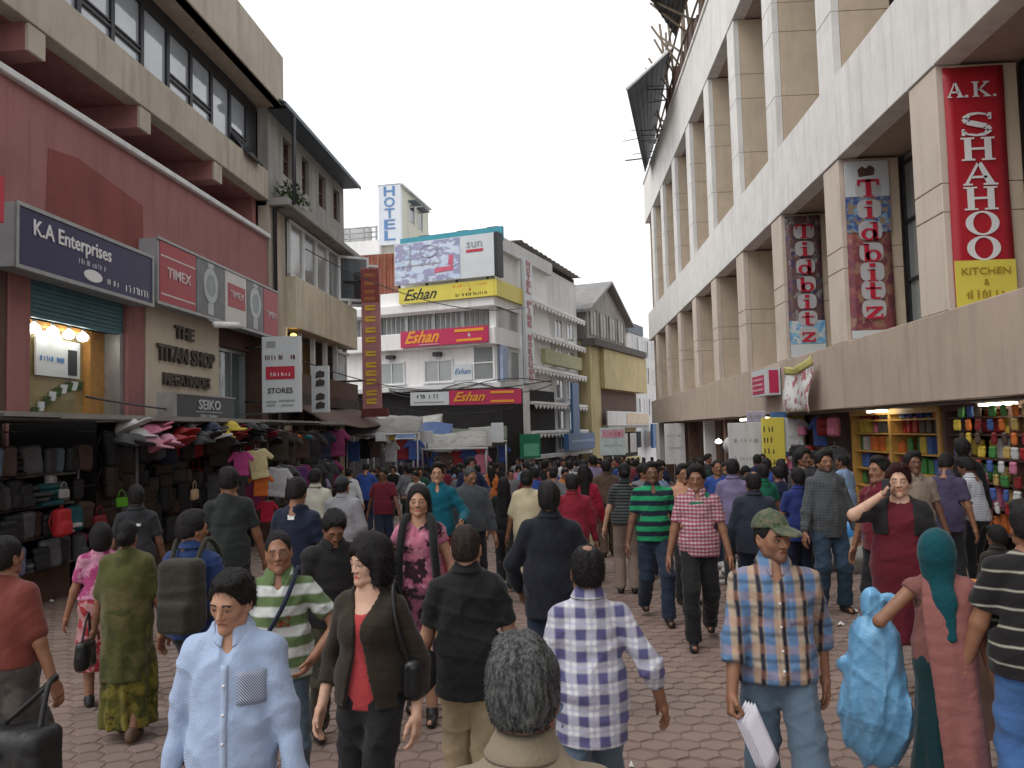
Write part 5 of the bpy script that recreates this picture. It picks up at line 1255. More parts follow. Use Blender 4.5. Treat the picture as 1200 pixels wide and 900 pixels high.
        if inner is not None:
            s = Field((-.26, -.3-lean, .8), (.26, .26, 1.55), max(res, .012)); torso(s, .006 if not open_front else .001); 
            if open_front: s.cone(T((0, -.0, 1.2)), T((0, -.0, hem-.02)), .15*b, .16*b, .05, sy=.72, infl=0)
            s.plane((0, 0, hem-.02+dz), (0, 0, 1)); s.cone(hpiv, T((0, -.06, 1.43)), .09, .085 if open_front else .07, .012, 'cut'); V, Q = s.mesh(); mesh_obj('undershirt', V, Q, inner, root)
    # ---- bottom
    e = loose*.6+.008
    if bottom == 'trousers':
        s = Field((lo[0], lo[1]-.05, 0), (hi[0], hi[1]+.05, 1.1), res*1.1); s.ell(pel+np.array([0, .0, .03]), (.15*b, .11*b, .14), .05, infl=e*.4)
        for hp, kn, an in ((hpL, knL, ankL), (hpR, knR, ankR)): s.cone(hp, kn, .081*b, .062, .05, infl=e); s.cone(kn, an, .062, .054, .03, infl=e)
        s.fold(seed*5+2, .006)
        if res < .0135: s.crease(seed*5+4, .009)
        z, = [s.ax[2]]; s.plane((0, 0, bhem), (0, 0, 1)); s.plane((0, 0, 1.04+dz), (0, 0, -1)); V, Q = s.mesh(); mesh_obj('trousers', V, Q, botm, root)
    elif bottom in ('skirt', 'saree', 'kurta'):
        s = Field((-.36, -.4, 0), (.36, .42, 1.2), res*1.1); wd = {'skirt': .25, 'saree': .21, 'kurta': .235}[bottom]; mid = (ankL+ankR)/2
        s.ell(pel+np.array([0, 0, .03]), (.175*b, .13*b, .15), .05, infl=.012); s.cone(pel+np.array([0, 0, -.05]), np.array([mid[0], mid[1]*.5, bhem-.1]), .185*b, wd, .08, sy=.82)
        if bottom != 'kurta':
            for kn in (knL, knR): s.ell(kn, (.09, .08, .2), .1, infl=.02)
        s.pleat(9, .016 if bottom != 'kurta' else .01, .95, .1); s.fold(seed*5+2, .006); s.plane((0, 0, bhem), (0, 0, 1)); s.plane((0, 0, 1.06+dz), (0, 0, -1)); V, Q = s.mesh(); mesh_obj('skirt' if bottom == 'skirt' else bottom, V, Q, botm, root)
    if drape:
        zh, rad, dm, cut = drape[:4]; opn = len(drape) > 4; s = Field((-.42, -.42, max(0, zh-.05)), (.42, .42, 1.56), res*1.1); torso(s, .026)
        for sh, el in ((shL, elL), (shR, elR)): s.cone(sh, sh+(el-sh)*.8, .054, .052, .05, infl=.012)
        s.cone(T((0, .02, 1.2)), np.array([0, .02, zh-.1]), .165, rad, .08, sy=.78); s.pleat(7, .008, 1.3, .3); s.fold(seed*3+8, .007, .8)
        s.plane((0, 0, zh), (cut*.12 if cut else 0, 0, 1)); s.cone(hpiv+np.array([0, 0, .05]), T((0, -.03, 1.45)), .08, .07, .012, 'cut')
        if opn:
            x, y, z = np.meshgrid(*s.ax, indexing='ij', sparse=True); s.F = np.maximum(s.F, -np.maximum(np.abs(x)-.085, y+.03).astype(np.float32))
        if cut: s.plane((cut*-.05, 0, 1.3), (cut, .35, .10))
        V, Q = s.mesh(); mesh_obj('shawl', V, Q, dm, root)
    if cap is not None:
        s = Field((-.12, -.24, .06), (.12, .14, .24), .0075); s.ell((0, .018, .118), (.078, .097, .09), .02, infl=.012); s.plane((0, 0, .128), (0, .16, 1)); s.ell((0, -.125, .128), (.07, .085, .012), .012, rx=.16); s.ell((0, .02, .22), (.012, .012, .006), .01)
        s.ell((0, .02, .11), (.072, .09, .08), .004, 'cut'); V, Q = s.mesh(); mesh_obj('cap', V*.97@headR.T+hpiv, Q, cap, root)
    # ---- shoes
    if shoes is not None and res < .022:
        for an, kn in ((ankL, knL), (ankR, knR)):
            s = Field(an+np.array([-.08, -.24, -.14]), an+np.array([.08, .12, .06]), .011); s.cone((an[0], an[1]+.03, an[2]-.042), (an[0]*1.05, an[1]-.13, an[2]-.05), .041, .038, .02); s.ell((an[0], an[1]+.0, an[2]-.0), (.045, .055, .05), .03)
            s.plane((0, 0, an[2]-.079), (0, 0, 1)); V, Q = s.mesh(); mesh_obj('shoe', V, Q, shoes, root)
    INFO[root.name] = dict(SHV=SHV, T=T, hpiv=hpiv, headR=headR, shL=shL, shR=shR, elL=elL, elR=elR, wL=wL, wR=wR, dz=dz, pel=pel)
    return root
INFO = {}
def place(root, px, py, d, yaw, hgt=None):
    """px,py: crown of the head in the photograph; d: distance; yaw 0 faces the camera"""
    p = at(px, py, d); z = gz(p[1]); h = hgt or (p[2]-z); k = h/1.718; root.location = (p[0], p[1], z); root.scale = (k, k, k); root.rotation_euler = (0, 0, R(yaw)); HGT.append((root['label'], round(h, 2), round(float(p[0]), 2), round(float(p[1]), 2)))
    return root
HGT = []
WALK1 = dict(ankL=(.085, -.26, .085), ankR=(-.085, .28, .13)); WALK2 = dict(ankL=(.085, .28, .13), ankR=(-.085, -.26, .085))
STEP1 = dict(ankL=(.085, -.14, .08), ankR=(-.085, .14, .09)); STEP2 = dict(ankL=(.085, .14, .09), ankR=(-.085, -.14, .08))

def patch(root, nm, x0, x1, z0, z1, m_, back=False, off=.004, nx=4, nz=8):
    """flat piece of cloth or print lying on the shirt"""
    V = INFO[root.name]['SHV']; sg = 1 if back else -1; V = V[(V[:, 1]*sg) > 0]
    def fn(u, v):
        x = x0+(x1-x0)*u; z = z0+(z1-z0)*v; d = (V[:, 0]-x)**2+(V[:, 2]-z)**2; k = np.argsort(d)[:5]; y = V[k, 1].max() if back else V[k, 1].min(); return (x, y+sg*off, z)
    MB().grid(fn, nx, nz, thick=(0, -sg*.003, 0)).build(nm, m_, root)
# ================================================================== THE PEOPLE IN THE STREET
def colr(n): return n
C_ = {}
def pl(name, c, **k): return cloth('cloth_'+name, c, **k)
K_blk = pl('black', (.011, .011, .013)); K_navy = pl('navy', (.012, .018, .04)); K_dj = pl('dark_denim', (.018, .03, .055)); K_jean = pl('light_denim', (.085, .125, .17)); K_jean2 = pl('blue_denim', (.06, .15, .36))
K_khk = pl('khaki', (.36, .28, .17)); K_char = pl('charcoal', (.028, .03, .034)); K_mar = pl('maroon', (.12, .008, .018)); K_grey = pl('grey', (.22, .23, .25)); K_white = pl('white', (.55, .56, .58)); K_red = pl('red', (.25, .015, .03))
K_brn = pl('brown', (.10, .065, .045)); K_teal = pl('teal', (.0, .09, .13)); K_cream = pl('cream', (.55, .48, .32)); K_pur = pl('lilac', (.20, .17, .30)); K_grn = pl('green', (.01, .14, .08)); K_blu = pl('royal_blue', (.02, .035, .16)); K_pch = pl('peach', (.50, .26, .17))
def person(px, py, d, yaw, label, **k):
    hg = k.pop('hgt', None); r = make_person('person', label, **k); place(r, px, py, d, yaw, hg); return r
def held(name, label, cat, root, parts):
    """a thing carried by a person: its own top-level object, laid out in the person's frame"""
    i = INFO[root.name]; g = empty(name); g.location = root.location; g.rotation_euler = root.rotation_euler; g.scale = root.scale; tag(g, label, cat)
    for nm, fn in parts: fn(nm, g, i)
    return g
def sdf_part(lo, hi, h, build, m_):
    def go(nm, g, i):
        s = Field(np.array(lo, float), np.array(hi, float), h); build(s, i); V, Q = s.mesh(); mesh_obj(nm, V, Q, m_, g)
    return go
def strap_part(pts, m_, w=.018, n=24):
    def go(nm, g, i):
        P = [np.array(p(i) if callable(p) else p, float) for p in pts]; out = []
        for j in range(len(P)-1):
            for u in np.linspace(0, 1, 6, False):
                p0 = P[max(0, j-1)]; p1 = P[j]; p2 = P[j+1]; p3 = P[min(len(P)-1, j+2)]
                out.append(.5*((2*p1)+(p2-p0)*u+(2*p0-5*p1+4*p2-p3)*u*u+(3*p1-p0-3*p2+p3)*u**3))
        out.append(P[-1]); MB().tube(out, w, 6).build(nm, m_, g)
    return go

# --- nearest
person(608, 757, 1.62, 180, 'grey-haired man in khaki jacket, only head and collar showing', hair='short', hairm=HAIRG, nstr=9000, strl=.0095, res=.009, hres=.0042, seed=2, skin='brown', topm=pl('khaki_jacket', (.22, .18, .125)), botm=K_char, sleeve='long', loose=.016, bulk=.92, lean=.13, head=(0, 8, 0))
p = person(272, 660, 3.1, 6, 'man in light blue striped long-sleeved shirt, eyes cast down', hair='short', nstr=2600, strl=.02, res=.0095, hres=.0042, seed=3, skin='tan', topm=pl('blue_fine', (.22, .32, .52), pat='fine', c2=(.46, .54, .68), per=.016), botm=K_jean, sleeve='long', vneck=True, inner=K_char, loose=.02, hem=.78, head=(-14, 17, 3), wrL=(.29, -.08, .82), wrR=(-.27, .02, .84), bulk=.96, **STEP1)
patch(p, 'pocket', .05, .155, 1.17, 1.30, pl('blue_pocket', (.07, .09, .17), pat='fine', c2=(.5, .56, .66), per=.02), nx=5, nz=6)
patch(p, 'placket', -.014, .014, .82, 1.33, pl('blue_placket', (.27, .36, .54), pat='fine', c2=(.46, .54, .68), per=.016), nx=2, nz=22)
for z in (1.25, 1.14, 1.03, .92): patch(p, 'button', -.005, .005, z-.005, z+.005, M_ltr_w, off=.009, nx=1, nz=1)
p = person(687, 627, 3.7, 183, 'man in white and navy plaid shirt walking away, thinning crown', hair='thin', nstr=3500, strl=.014, res=.0095, hres=.0045, seed=4, skin='brown', topm=pl('plaid_white_navy', (.66, .66, .68), pat='plaid', c2=(.09, .085, .20), c3=(.34, .34, .48), per=.1, wid=.5), botm=K_jean, sleeve='rolled', loose=.018, hem=.76, wrR=(-.36, -.06, .9), wrL=(.24, .0, .8), bulk=.97, **WALK2)
capm = person(903, 588, 3.95, -4, 'man in blue and orange madras shirt, green cap, jeans', hair='crop', cap=pl('camo_cap', (.055, .075, .04), pat='print', c2=(.10, .10, .06), c3=(.03, .05, .025), per=.06), res=.0095, hres=.0042, seed=5, skin='brown', stubble=.45, topm=pl('madras', (.36, .29, .22), pat='madras', c2=(.10, .19, .34), c3=(.014, .016, .03), per=.105), inner=pl('green_tee', (.04, .08, .03)), open_front=False, vneck=True, botm=K_jean, sleeve='rolled', loose=.02, hem=.88, head=(24, 4, 0), wrR=(-.25, -.17, .86), poleR=(-1, .6, 0), hands=('relax', 'grip'), wrL=(.25, .12, .86), poleL=(.6, 1, 0), **WALK1)
patch(capm, 'placket', -.014, .014, .9, 1.30, MC['cloth_madras'], nx=2, nz=20)
for z in (1.24, 1.13, 1.02, .93): patch(capm, 'button', -.005, .005, z-.005, z+.005, M_ltr_w, off=.008, nx=1, nz=1)
patch(capm, 'pocket', .045, .14, 1.14, 1.26, MC['cloth_madras'], nx=5, nz=6)
held('paper_sheaf', 'folded white papers held by the man in the green cap', 'paper', capm, [('sheet', (lambda k: (lambda nm, g, i: MB().grid(lambda u, v: tuple(i['wR']+np.array([.03+.012*k+(u-.5)*.05+.10*v, -.045-.012*k, -.06-.25*v+(u-.5)*.09])), 4, 5, thick=(.002, -.003, 0)).build(nm, mat('white_paper', (.62, .61, .68), .7, .06), g)))(k)) for k in range(4)])
wom = person(432, 624, 3.75, -14, 'woman with black bob in dark brown cardigan over coral top', sex='f', hair='bob', nstr=2600, strl=.03, res=.0095, hres=.0042, seed=6, skin='fair', topm=pl('dark_brown_knit', (.026, .019, .012)), inner=pl('coral', (.42, .05, .055)), open_front=True, collar=False, botm=K_blk, sleeve='three', loose=.016, hem=.9, head=(-26, 5, 0), wrL=(.25, -.02, .86), wrR=(-.24, -.06, .88), bulk=.92, ankL=(.075, -.1, .08), ankR=(-.07, .12, .09))
held('shoulder_bag', 'black leather shoulder bag under the arm of the cardigan woman', 'bag', wom, [('bag_body', sdf_part((.1, -.1, .85), (.34, .3, 1.2), .011, lambda s, i: (s.rbox((.235, .06, 1.02), (.05, .13, .1), .04), s.fold(4, .006)), mat('black_vinyl', (.012, .012, .013), .28, .2, 8, .2, 30))), ('strap', strap_part([(.22, -.03, 1.1), (.17, -.06, 1.3), (.135, .0, 1.475), (.17, .09, 1.3), (.22, .13, 1.1)], MC['black_vinyl'], .012))])
po = person(327, 617, 4.35, 12, 'man in green and white striped polo with a dark sling strap', hair='crop', nstr=600, strl=.01, res=.0105, hres=.0045, seed=7, skin='brown', topm=pl('green_white_stripe', (.52, .54, .52), pat='h', c2=(.10, .15, .06), per=.115, wid=.5, off=.02), botm=K_jean, sleeve='short', loose=.014, hem=.86, head=(4, 2, -4), wrL=(.2, -.2, 1.0), poleL=(1, .4, -.2), vneck=True, collarm=pl('olive_collar', (.10, .15, .06)), **STEP2)
patch(po, 'emblem', .0, .07, 1.16, 1.22, pl('emblem_print', (.25, .06, .03), pat='print', c2=(.10, .15, .06), per=.03))
held('sling_bag', 'navy sling bag worn across the striped green polo', 'bag', po, [('strap', strap_part([(.1, .08, 1.40), (.105, .0, 1.475), (.085, -.105, 1.40), (.03, -.155, 1.27), (-.06, -.155, 1.12), (-.165, -.1, .98), (-.215, .0, .93)], K_navy, .014)), ('bag_body', sdf_part((-.35, -.15, .7), (-.12, .2, 1.0), .012, lambda s, i: s.rbox((-.24, .03, .85), (.04, .11, .09), .03), K_navy))])
person(546, 610, 4.15, 180, 'man in loose black shirt and khaki trousers, cropped hair', hair='crop', hairm=HAIRB, nstr=2500, strl=.007, res=.0105, hres=.0045, seed=8, skin='tan', topm=K_blk, botm=K_khk, sleeve='short', collar=True, loose=.018, hem=.80, bulk=1.0, wrL=(.3, -.05, .84), wrR=(-.3, -.06, .84), **STEP1)
person(643, 561, 5.8, 178, 'man in bulky dark navy jacket with hands in pockets', hair='short', nstr=1200, strl=.015, res=.012, hres=.0055, seed=9, skin='brown', topm=pl('dark_navy_jacket', (.010, .012, .02)), botm=K_dj, sleeve='long', loose=.024, hem=.76, bulk=1.02, wrL=(.24, -.16, .9), wrR=(-.24, -.16, .9), poleL=(1, .6, 0), poleR=(-1, .6, 0), **STEP2)
# --- left foreground
w2 = person(10, 625, 4.4, 168, 'woman in orange-brown blouse and grey-brown skirt at the stall', sex='f', hair='bun', nstr=800, strl=.02, res=.011, hres=.005, seed=10, skin='brown', topm=pl('black_blouse', (.015, .018, .018)), collar=False, botm=pl('grey_brown_skirt', (.10, .085, .075), pat='print', c2=(.06, .05, .045), per=.2), bottom='skirt', bhem=.05, sleeve='short', loose=.014, hem=1.0, shoes=M_SOLE, drape=(.95, .165, pl('rust_wrap', (.17, .04, .03)), 0))
held('travel_bag', 'big black zipped bag carried low by the woman in the grey-brown skirt', 'bag', w2, [('bag_body', sdf_part((-.45, -.3, .15), (.2, .35, .75), .014, lambda s, i: (s.rbox((-.16, .1, .45), (.25, .13, .2), .08), s.fold(3, .012)), mat('black_nylon', (.016, .016, .017), .5, .2, 8, .2, 60))), ('tag', lambda nm, g, i: MB().box(-.2, -.14, .236, .25, .5, .54).build(nm, M_ltr_w, g)), ('strap', strap_part([(-.34, .1, .62), (-.32, .02, .85), (-.29, -.05, .86), (-.12, .12, .66)], MC['black_nylon'], .018))])
sr = person(150, 606, 5.7, 188, 'woman wrapped in a long olive green saree with gold border', sex='f', hair='bun', nstr=800, strl=.02, res=.011, hres=.005, seed=11, skin='brown', topm=pl('olive_blouse', (.05, .05, .012)), collar=False, botm=pl('olive_gold_saree', (.085, .08, .012), pat='print', c2=(.16, .13, .02), c3=(.05, .05, .01), per=.12), bottom='saree', bhem=.1, sleeve='short', loose=.012, hem=1.0, shoes=M_SOLE, drape=(.46, .2, pl('olive_saree_drape', (.07, .072, .018), pat='print', c2=(.10, .085, .03), c3=(.05, .056, .014), per=.3), 0), **STEP1)
held('handbag', 'black handbag hanging beside the olive saree', 'bag', sr, [('bag_body', sdf_part((.2, -.15, .5), (.44, .25, .86), .012, lambda s, i: (s.rbox((.31, .03, .66), (.05, .11, .11), .04), s.fold(2, .006)), MC['black_vinyl'])), ('strap', strap_part([(.31, -.05, .75), (.3, .0, .98), (.31, .1, .75)], MC['black_vinyl'], .010))])
person(118, 617, 6.4, 215, 'small girl in pink and magenta top beside the olive saree', sex='f', hair='bob', hgt=1.42, res=.014, hres=.006, nstr=400, strl=.016, seed=12, skin='brown', topm=pl('pink_magenta', (.35, .05, .16), pat='print', c2=(.55, .25, .35), per=.12), collar=False, botm=pl('red_print', (.28, .02, .03), pat='print', c2=(.4, .2, .2), per=.08), bottom='kurta', bhem=.35, sleeve='short', hem=1.0, hands=('relax', 'relax'))
bp = person(226, 590, 5.35, 172, 'man in bright blue shirt and dark trousers wearing a backpack', hair='short', nstr=900, strl=.016, res=.0115, hres=.005, seed=13, skin='brown', topm=pl('strong_blue', (.018, .04, .13)), botm=K_char, sleeve='short', loose=.016, hem=.86, head=(-30, 5, 0), **WALK1)
held('backpack', 'olive brown backpack on the back of the man in bright blue', 'backpack', bp, [('bag_body', sdf_part((-.3, .05, .8), (.2, .42, 1.45), .013, lambda s, i: (s.rbox((-.06, .22, 1.13), (.15, .09, .24), .06), s.rbox((-.06, .31, 1.0), (.11, .04, .1), .03, .01), s.fold(5, .007)), pl('olive_nylon', (.03, .028, .02)))), ('strap', strap_part([(-.13, .16, 1.34), (-.12, .02, 1.475), (-.13, -.12, 1.36), (-.17, -.1, 1.1), (-.17, .1, .96)], MC['cloth_olive_nylon'], .018)), ('strap', strap_part([(.06, .16, 1.34), (.1, .02, 1.475), (.12, -.12, 1.36), (.17, -.1, 1.1), (.15, .1, .96)], MC['cloth_olive_nylon'], .018))])
q_ = person(160, 568, 8.2, 205, 'man in charcoal t-shirt with white chest mark at the bag stall', hair='short', res=.014, hres=.0065, nstr=350, strl=.016, seed=14, skin='dark', topm=K_char, botm=K_blk, sleeve='short', loose=.018, hem=.85)
patch(q_, 'back_print', -.05, .05, 1.28, 1.31, M_ltr_w, back=True)
person(268, 545, 7.5, 200, 'slim man in dark grey-green t-shirt facing the hanging clothes', hair='short', nstr=500, strl=.016, res=.013, hres=.006, seed=15, skin='brown', topm=pl('grey_green', (.025, .03, .03)), botm=K_char, sleeve='short', collar=False, loose=.014, hem=.84, wrR=(-.3, -.1, .84))
q_ = person(348, 558, 6.9, 172, 'man in navy t-shirt with small white mark below the collar', hair='short', nstr=500, strl=.016, res=.013, hres=.006, seed=16, skin='brown', topm=pl('navy_tee', (.010, .015, .035)), botm=K_dj, sleeve='short', collar=False, loose=.016, hem=.85, head=(0, 12, 0))
patch(q_, 'collar_tag', -.03, .03, 1.36, 1.40, M_ltr_w, back=True)
person(388, 590, 5.5, 30, 'man in black shirt looking down, behind the cardigan woman', hair='messy', nstr=900, strl=.02, res=.0125, hres=.005, seed=17, skin='brown', topm=pl('worn_black', (.013, .012, .012)), botm=pl('camo_trousers', (.06, .055, .035), pat='print', c2=(.03, .03, .02), per=.1), sleeve='short', loose=.016, hem=.85, head=(-5, 38, 0), lean=.06, **STEP1)
person(402, 557, 9.3, 170, 'man in pale grey jacket with dark woollen cap', hair='crop', cap=K_char, res=.015, hres=.0065, nstr=350, strl=.016, seed=18, skin='brown', topm=pl('pale_grey_jacket', (.28, .28, .30)), botm=K_char, sleeve='long', loose=.025, hem=.8, bulk=1.1)
person(370, 548, 11.0, 180, 'person in cream white shirt beside the clothes rack', hair='short', res=.017, hres=.008, nstr=200, strl=.016, seed=19, topm=pl('cream_white', (.48, .47, .40)), botm=K_char, sleeve='long', hem=.85)
# --- middle
pk = person(490, 565, 6.0, 4, 'woman in pink and black printed tunic with long dark scarf', sex='f', hair='long', nstr=1500, strl=.04, res=.012, hres=.005, seed=20, skin='tan', topm=pl('pink_black_print', (.42, .13, .2), pat='print', c2=(.03, .012, .02), c3=(.5, .2, .28), per=.16), collar=False, vneck=True, botm=pl('pink_black_print2', (.20, .06, .10), pat='print', c2=(.02, .01, .015), per=.16), bottom='kurta', bhem=.4, sleeve='cap', loose=.014, hem=.95, wrL=(.26, -.12, .88), wrR=(-.26, .05, .86), **STEP1)
held('long_scarf', 'long black scarf hanging down both sides of the pink tunic', 'scarf', pk, [('scarf_end', strap_part([(sx*.06, .05, 1.46), (sx*.10, -.07, 1.44), (sx*.125, -.165, 1.25), (sx*.14, -.15, 1.0), (sx*.15, -.17, .72)], K_blk, [.03]*24+[.045] if False else .032)) for sx in (-1, 1)])
held('plastic_bag', 'small white plastic bag in the hand of the pink tunic woman', 'bag', pk, [('bag_body', sdf_part((.12, -.4, .45), (.45, .1, .86), .012, lambda s, i: (s.ell(i['wL']+np.array([.0, -.01, -.2]), (.06, .05, .08), .03), s.cone(i['wL']+np.array([0, 0, -.16]), i['wL']+np.array([0, 0, -.08]), .04, .012, .02), s.fold(6, .008, 1.5)), mat('white_polythene', (.62, .63, .64), .35, .08, 6, .3, 20)))])
person(512, 541, 9.3, 6, 'man in teal pullover with one arm bent', hair='short', res=.0145, hres=.0065, nstr=350, strl=.016, seed=21, skin='tan', topm=K_teal, botm=K_mar, sleeve='long', loose=.02, hem=.88, wrL=(.27, -.26, 1.05), inner=K_white, vneck=True)
person(550, 545, 9.8, 20, 'older man in slate grey jumper looking down', hair='crop', hairm=HAIRG, res=.0145, hres=.0065, nstr=350, strl=.016, seed=22, skin='brown', topm=pl('slate_grey', (.06, .07, .08)), botm=K_blk, sleeve='long', loose=.026, hem=.9, bulk=1.12, head=(15, 20, 0))
person(590, 555, 11.0, 180, 'girl in black t-shirt and charcoal trousers walking away', sex='f', hair='long', res=.016, hres=.007, nstr=300, strl=.016, seed=23, skin='tan', topm=K_blk, collar=False, botm=K_char, sleeve='short', hem=.95, **WALK1)
person(617, 550, 10.0, 178, 'woman in pale cream shawl and white tunic walking away', sex='f', hair='bun', res=.016, hres=.007, nstr=300, strl=.016, seed=24, skin='brown', topm=K_white, collar=False, botm=K_cream, bottom='kurta', bhem=.35, sleeve='short', hem=1.0, drape=(.85, .2, K_cream, 0))
person(670, 554, 9.3, 182, 'person in crimson hooded jacket beside the dark navy jacket', hair='short', res=.015, hres=.007, nstr=300, strl=.016, seed=25, topm=pl('crimson', (.22, .012, .028)), botm=K_char, sleeve='long', loose=.024, hem=.82, bulk=1.06)
person(684, 543, 11.2, 180, 'woman in bright red top just ahead of the crimson jacket', sex='f', hair='long', res=.017, hres=.008, nstr=200, strl=.016, seed=26, topm=pl('bright_red', (.30, .012, .035)), botm=K_cream, sleeve='long', hem=.85, loose=.02)
person(710, 538, 14.2, 180, 'man in brown suit walking away along the street', hair='short', res=.017, hres=.008, nstr=200, strl=.016, seed=27, topm=K_brn, botm=K_brn, sleeve='long', loose=.024, hem=.78, **STEP2)
kn = person(731, 541, 10.4, 178, 'woman with beige trousers wearing a patterned rucksack', sex='f', hair='bun', res=.016, hres=.007, nstr=300, strl=.016, seed=28, skin='fair', topm=pl('dark_striped_top', (.02, .022, .025), pat='h', c2=(.08, .09, .09), per=.04), botm=pl('beige', (.25, .19, .16)), sleeve='short', hem=.9, wrR=(-.22, -.15, 1.1))
person(763, 535, 8.75, 2, 'man in bright green and navy striped polo, dark jeans', hair='short', nstr=400, strl=.014, res=.012, hres=.0055, seed=29, skin='dark', stubble=.3, topm=pl('green_navy_stripe', (.01, .015, .03), pat='h', c2=(.015, .27, .11), per=.105, wid=.48, off=.03), botm=K_dj, sleeve='short', loose=.014, hem=.86, vneck=True, inner=pl('pale_tee', (.3, .38, .4)), bulk=1.04, **WALK1)
person(815, 538, 7.8, -8, 'young man in red and white check shirt, black trousers', hair='messy', nstr=500, strl=.02, res=.012, hres=.0055, seed=30, skin='brown', topm=pl('red_white_check', (.5, .42, .42), pat='check', c2=(.28, .04, .08), per=.035, wid=.5), inner=K_grn, botm=K_blk, sleeve='short', loose=.014, hem=.84, vneck=True, head=(-6, 10, 0), **WALK2)
person(800, 543, 9.6, 12, 'man in peach shirt half hidden behind the check shirt', hair='short', res=.016, hres=.007, nstr=300, strl=.016, seed=31, topm=K_pch, botm=K_char, sleeve='short', hem=.86)
person(882, 551, 8.2, 176, 'balding man in dark slate shirt with back turned', hair='thin', res=.0135, hres=.006, nstr=400, strl=.016, seed=32, skin='brown', topm=pl('dark_slate', (.025, .032, .05)), botm=K_navy, sleeve='long', loose=.02, hem=.84, bulk=1.08)
person(858, 537, 10.5, 165, 'man in lilac shirt at the shop front', hair='short', res=.016, hres=.007, nstr=300, strl=.016, seed=33, topm=K_pur, botm=K_char, sleeve='short', hem=.85)
person(893, 543, 11.2, 190, 'man in emerald green shirt beside the yellow shop', hair='short', res=.017, hres=.008, nstr=200, strl=.016, seed=34, topm=K_grn, botm=K_char, sleeve='short', hem=.85)
person(912, 552, 12.0, 150, 'man in white shirt beside the blue post', hair='short', res=.017, hres=.008, nstr=200, strl=.016, seed=35, topm=K_white, botm=K_char, sleeve='long', hem=.85)
person(934, 548, 9.4, 186, 'man in royal blue top facing the hanging goods', hair='short', res=.016, hres=.007, nstr=300, strl=.016, seed=36, topm=K_blu, botm=K_navy, sleeve='short', hem=.8)
person(966, 526, 8.9, 8, 'bearded man in grey chequered long shirt and blue jeans', hair='messy', nstr=500, strl=.02, res=.0115, hres=.0055, seed=37, skin='brown', stubble=.8, topm=pl('grey_marl', (.085, .095, .10), pat='check', c2=(.06, .065, .07), per=.03), botm=pl('mid_denim', (.03, .055, .09)), sleeve='long', loose=.018, hem=.78, collar=True, ankL=(.14, .0, .08), ankR=(-.14, -.02, .08), shoes=M_SHOE)
# --- right side
ph = person(1052, 543, 6.1, -22, 'stout woman in maroon tunic and black shrug holding a phone', sex='f', hair='messy', hairm=hair_mat('auburn_hair', (.022, .006, .005)), nstr=900, strl=.03, res=.0125, hres=.0052, seed=38, skin='fair', bulk=1.22, topm=pl('maroon_tunic', (.10, .007, .016)), collar=False, sleeve='none', hem=.85, loose=.016, botm=pl('maroon_tunic', (.10, .007, .016)), bottom='kurta', bhem=.42, wrR=(-.12, -.12, 1.49), poleR=(-.9, -.5, -.6), hands=('relax', 'grip'), drape=(1.2, .17, pl('black_shrug', (.013, .012, .013)), 0, 1))
held('mobile_phone', 'small dark mobile phone held to the ear by the woman in maroon', 'phone', ph, [('handset', lambda nm, g, i: MB().bev(i['wR'][0]+.005, i['wR'][0]+.06, i['wR'][1]-.03, i['wR'][1]-.015, i['wR'][2]+.0, i['wR'][2]+.12, .004).build(nm, M_dark, g))])
person(1028, 534, 7.6, -65, 'man in maroon t-shirt seen in profile', hair='short', res=.013, hres=.0055, nstr=400, strl=.016, seed=39, skin='brown', topm=K_mar, botm=K_blk, sleeve='short', hem=.84)
person(1070, 528, 8.8, 0, 'man in beige shirt behind the woman with the phone', hair='messy', res=.014, hres=.006, nstr=400, strl=.016, seed=40, skin='dark', topm=pl('beige_shirt', (.24, .19, .15)), botm=K_char, sleeve='short', hem=.86)
person(1104, 530, 9.3, 140, 'man in dark purple shirt leaning to the shop counter', hair='short', res=.014, hres=.006, nstr=400, strl=.016, seed=41, skin='brown', topm=pl('dark_purple', (.06, .05, .10)), botm=K_char, sleeve='short', hem=.82, lean=.12, head=(0, 25, 0))
person(1142, 535, 9.8, 215, 'man in white striped shirt bending towards the shop shelves', hair='short', res=.014, hres=.006, nstr=400, strl=.016, seed=42, skin='dark', topm=pl('white_stripe', (.5, .52, .56), pat='h', c2=(.36, .38, .42), per=.03), botm=K_blk, sleeve='short', hem=.92, lean=.1, head=(0, 20, 0))
person(1126, 512, 10.6, 170, 'tall man with black hair and black jacket at the shelves', hair='messy', res=.015, hres=.0065, nstr=350, strl=.016, seed=43, skin='dark', topm=K_blk, botm=K_blk, sleeve='long', hem=.82)
ts = person(1098, 648, 4.15, 155, 'small woman in teal headscarf and dusty pink shawl', sex='f', hair='scarf', hairm=pl('teal_scarf', (.0, .055, .07)), res=.0105, hres=.0045, seed=44, skin='brown', topm=pl('pink_brown', (.20, .08, .07)), collar=False, botm=pl('dark_teal_skirt', (.004, .03, .036)), bottom='kurta', bhem=.06, sleeve='none', hem=.95, loose=.016, wrL=(.33, -.14, 1.12), poleL=(.7, .5, -.7), wrR=(-.27, .0, .82), hands=('grip', 'relax'), shoes=M_SOLE, drape=(.12, .225, pl('dusty_pink_shawl', (.26, .10, .09)), -1), hgt=1.5, bulk=.82)
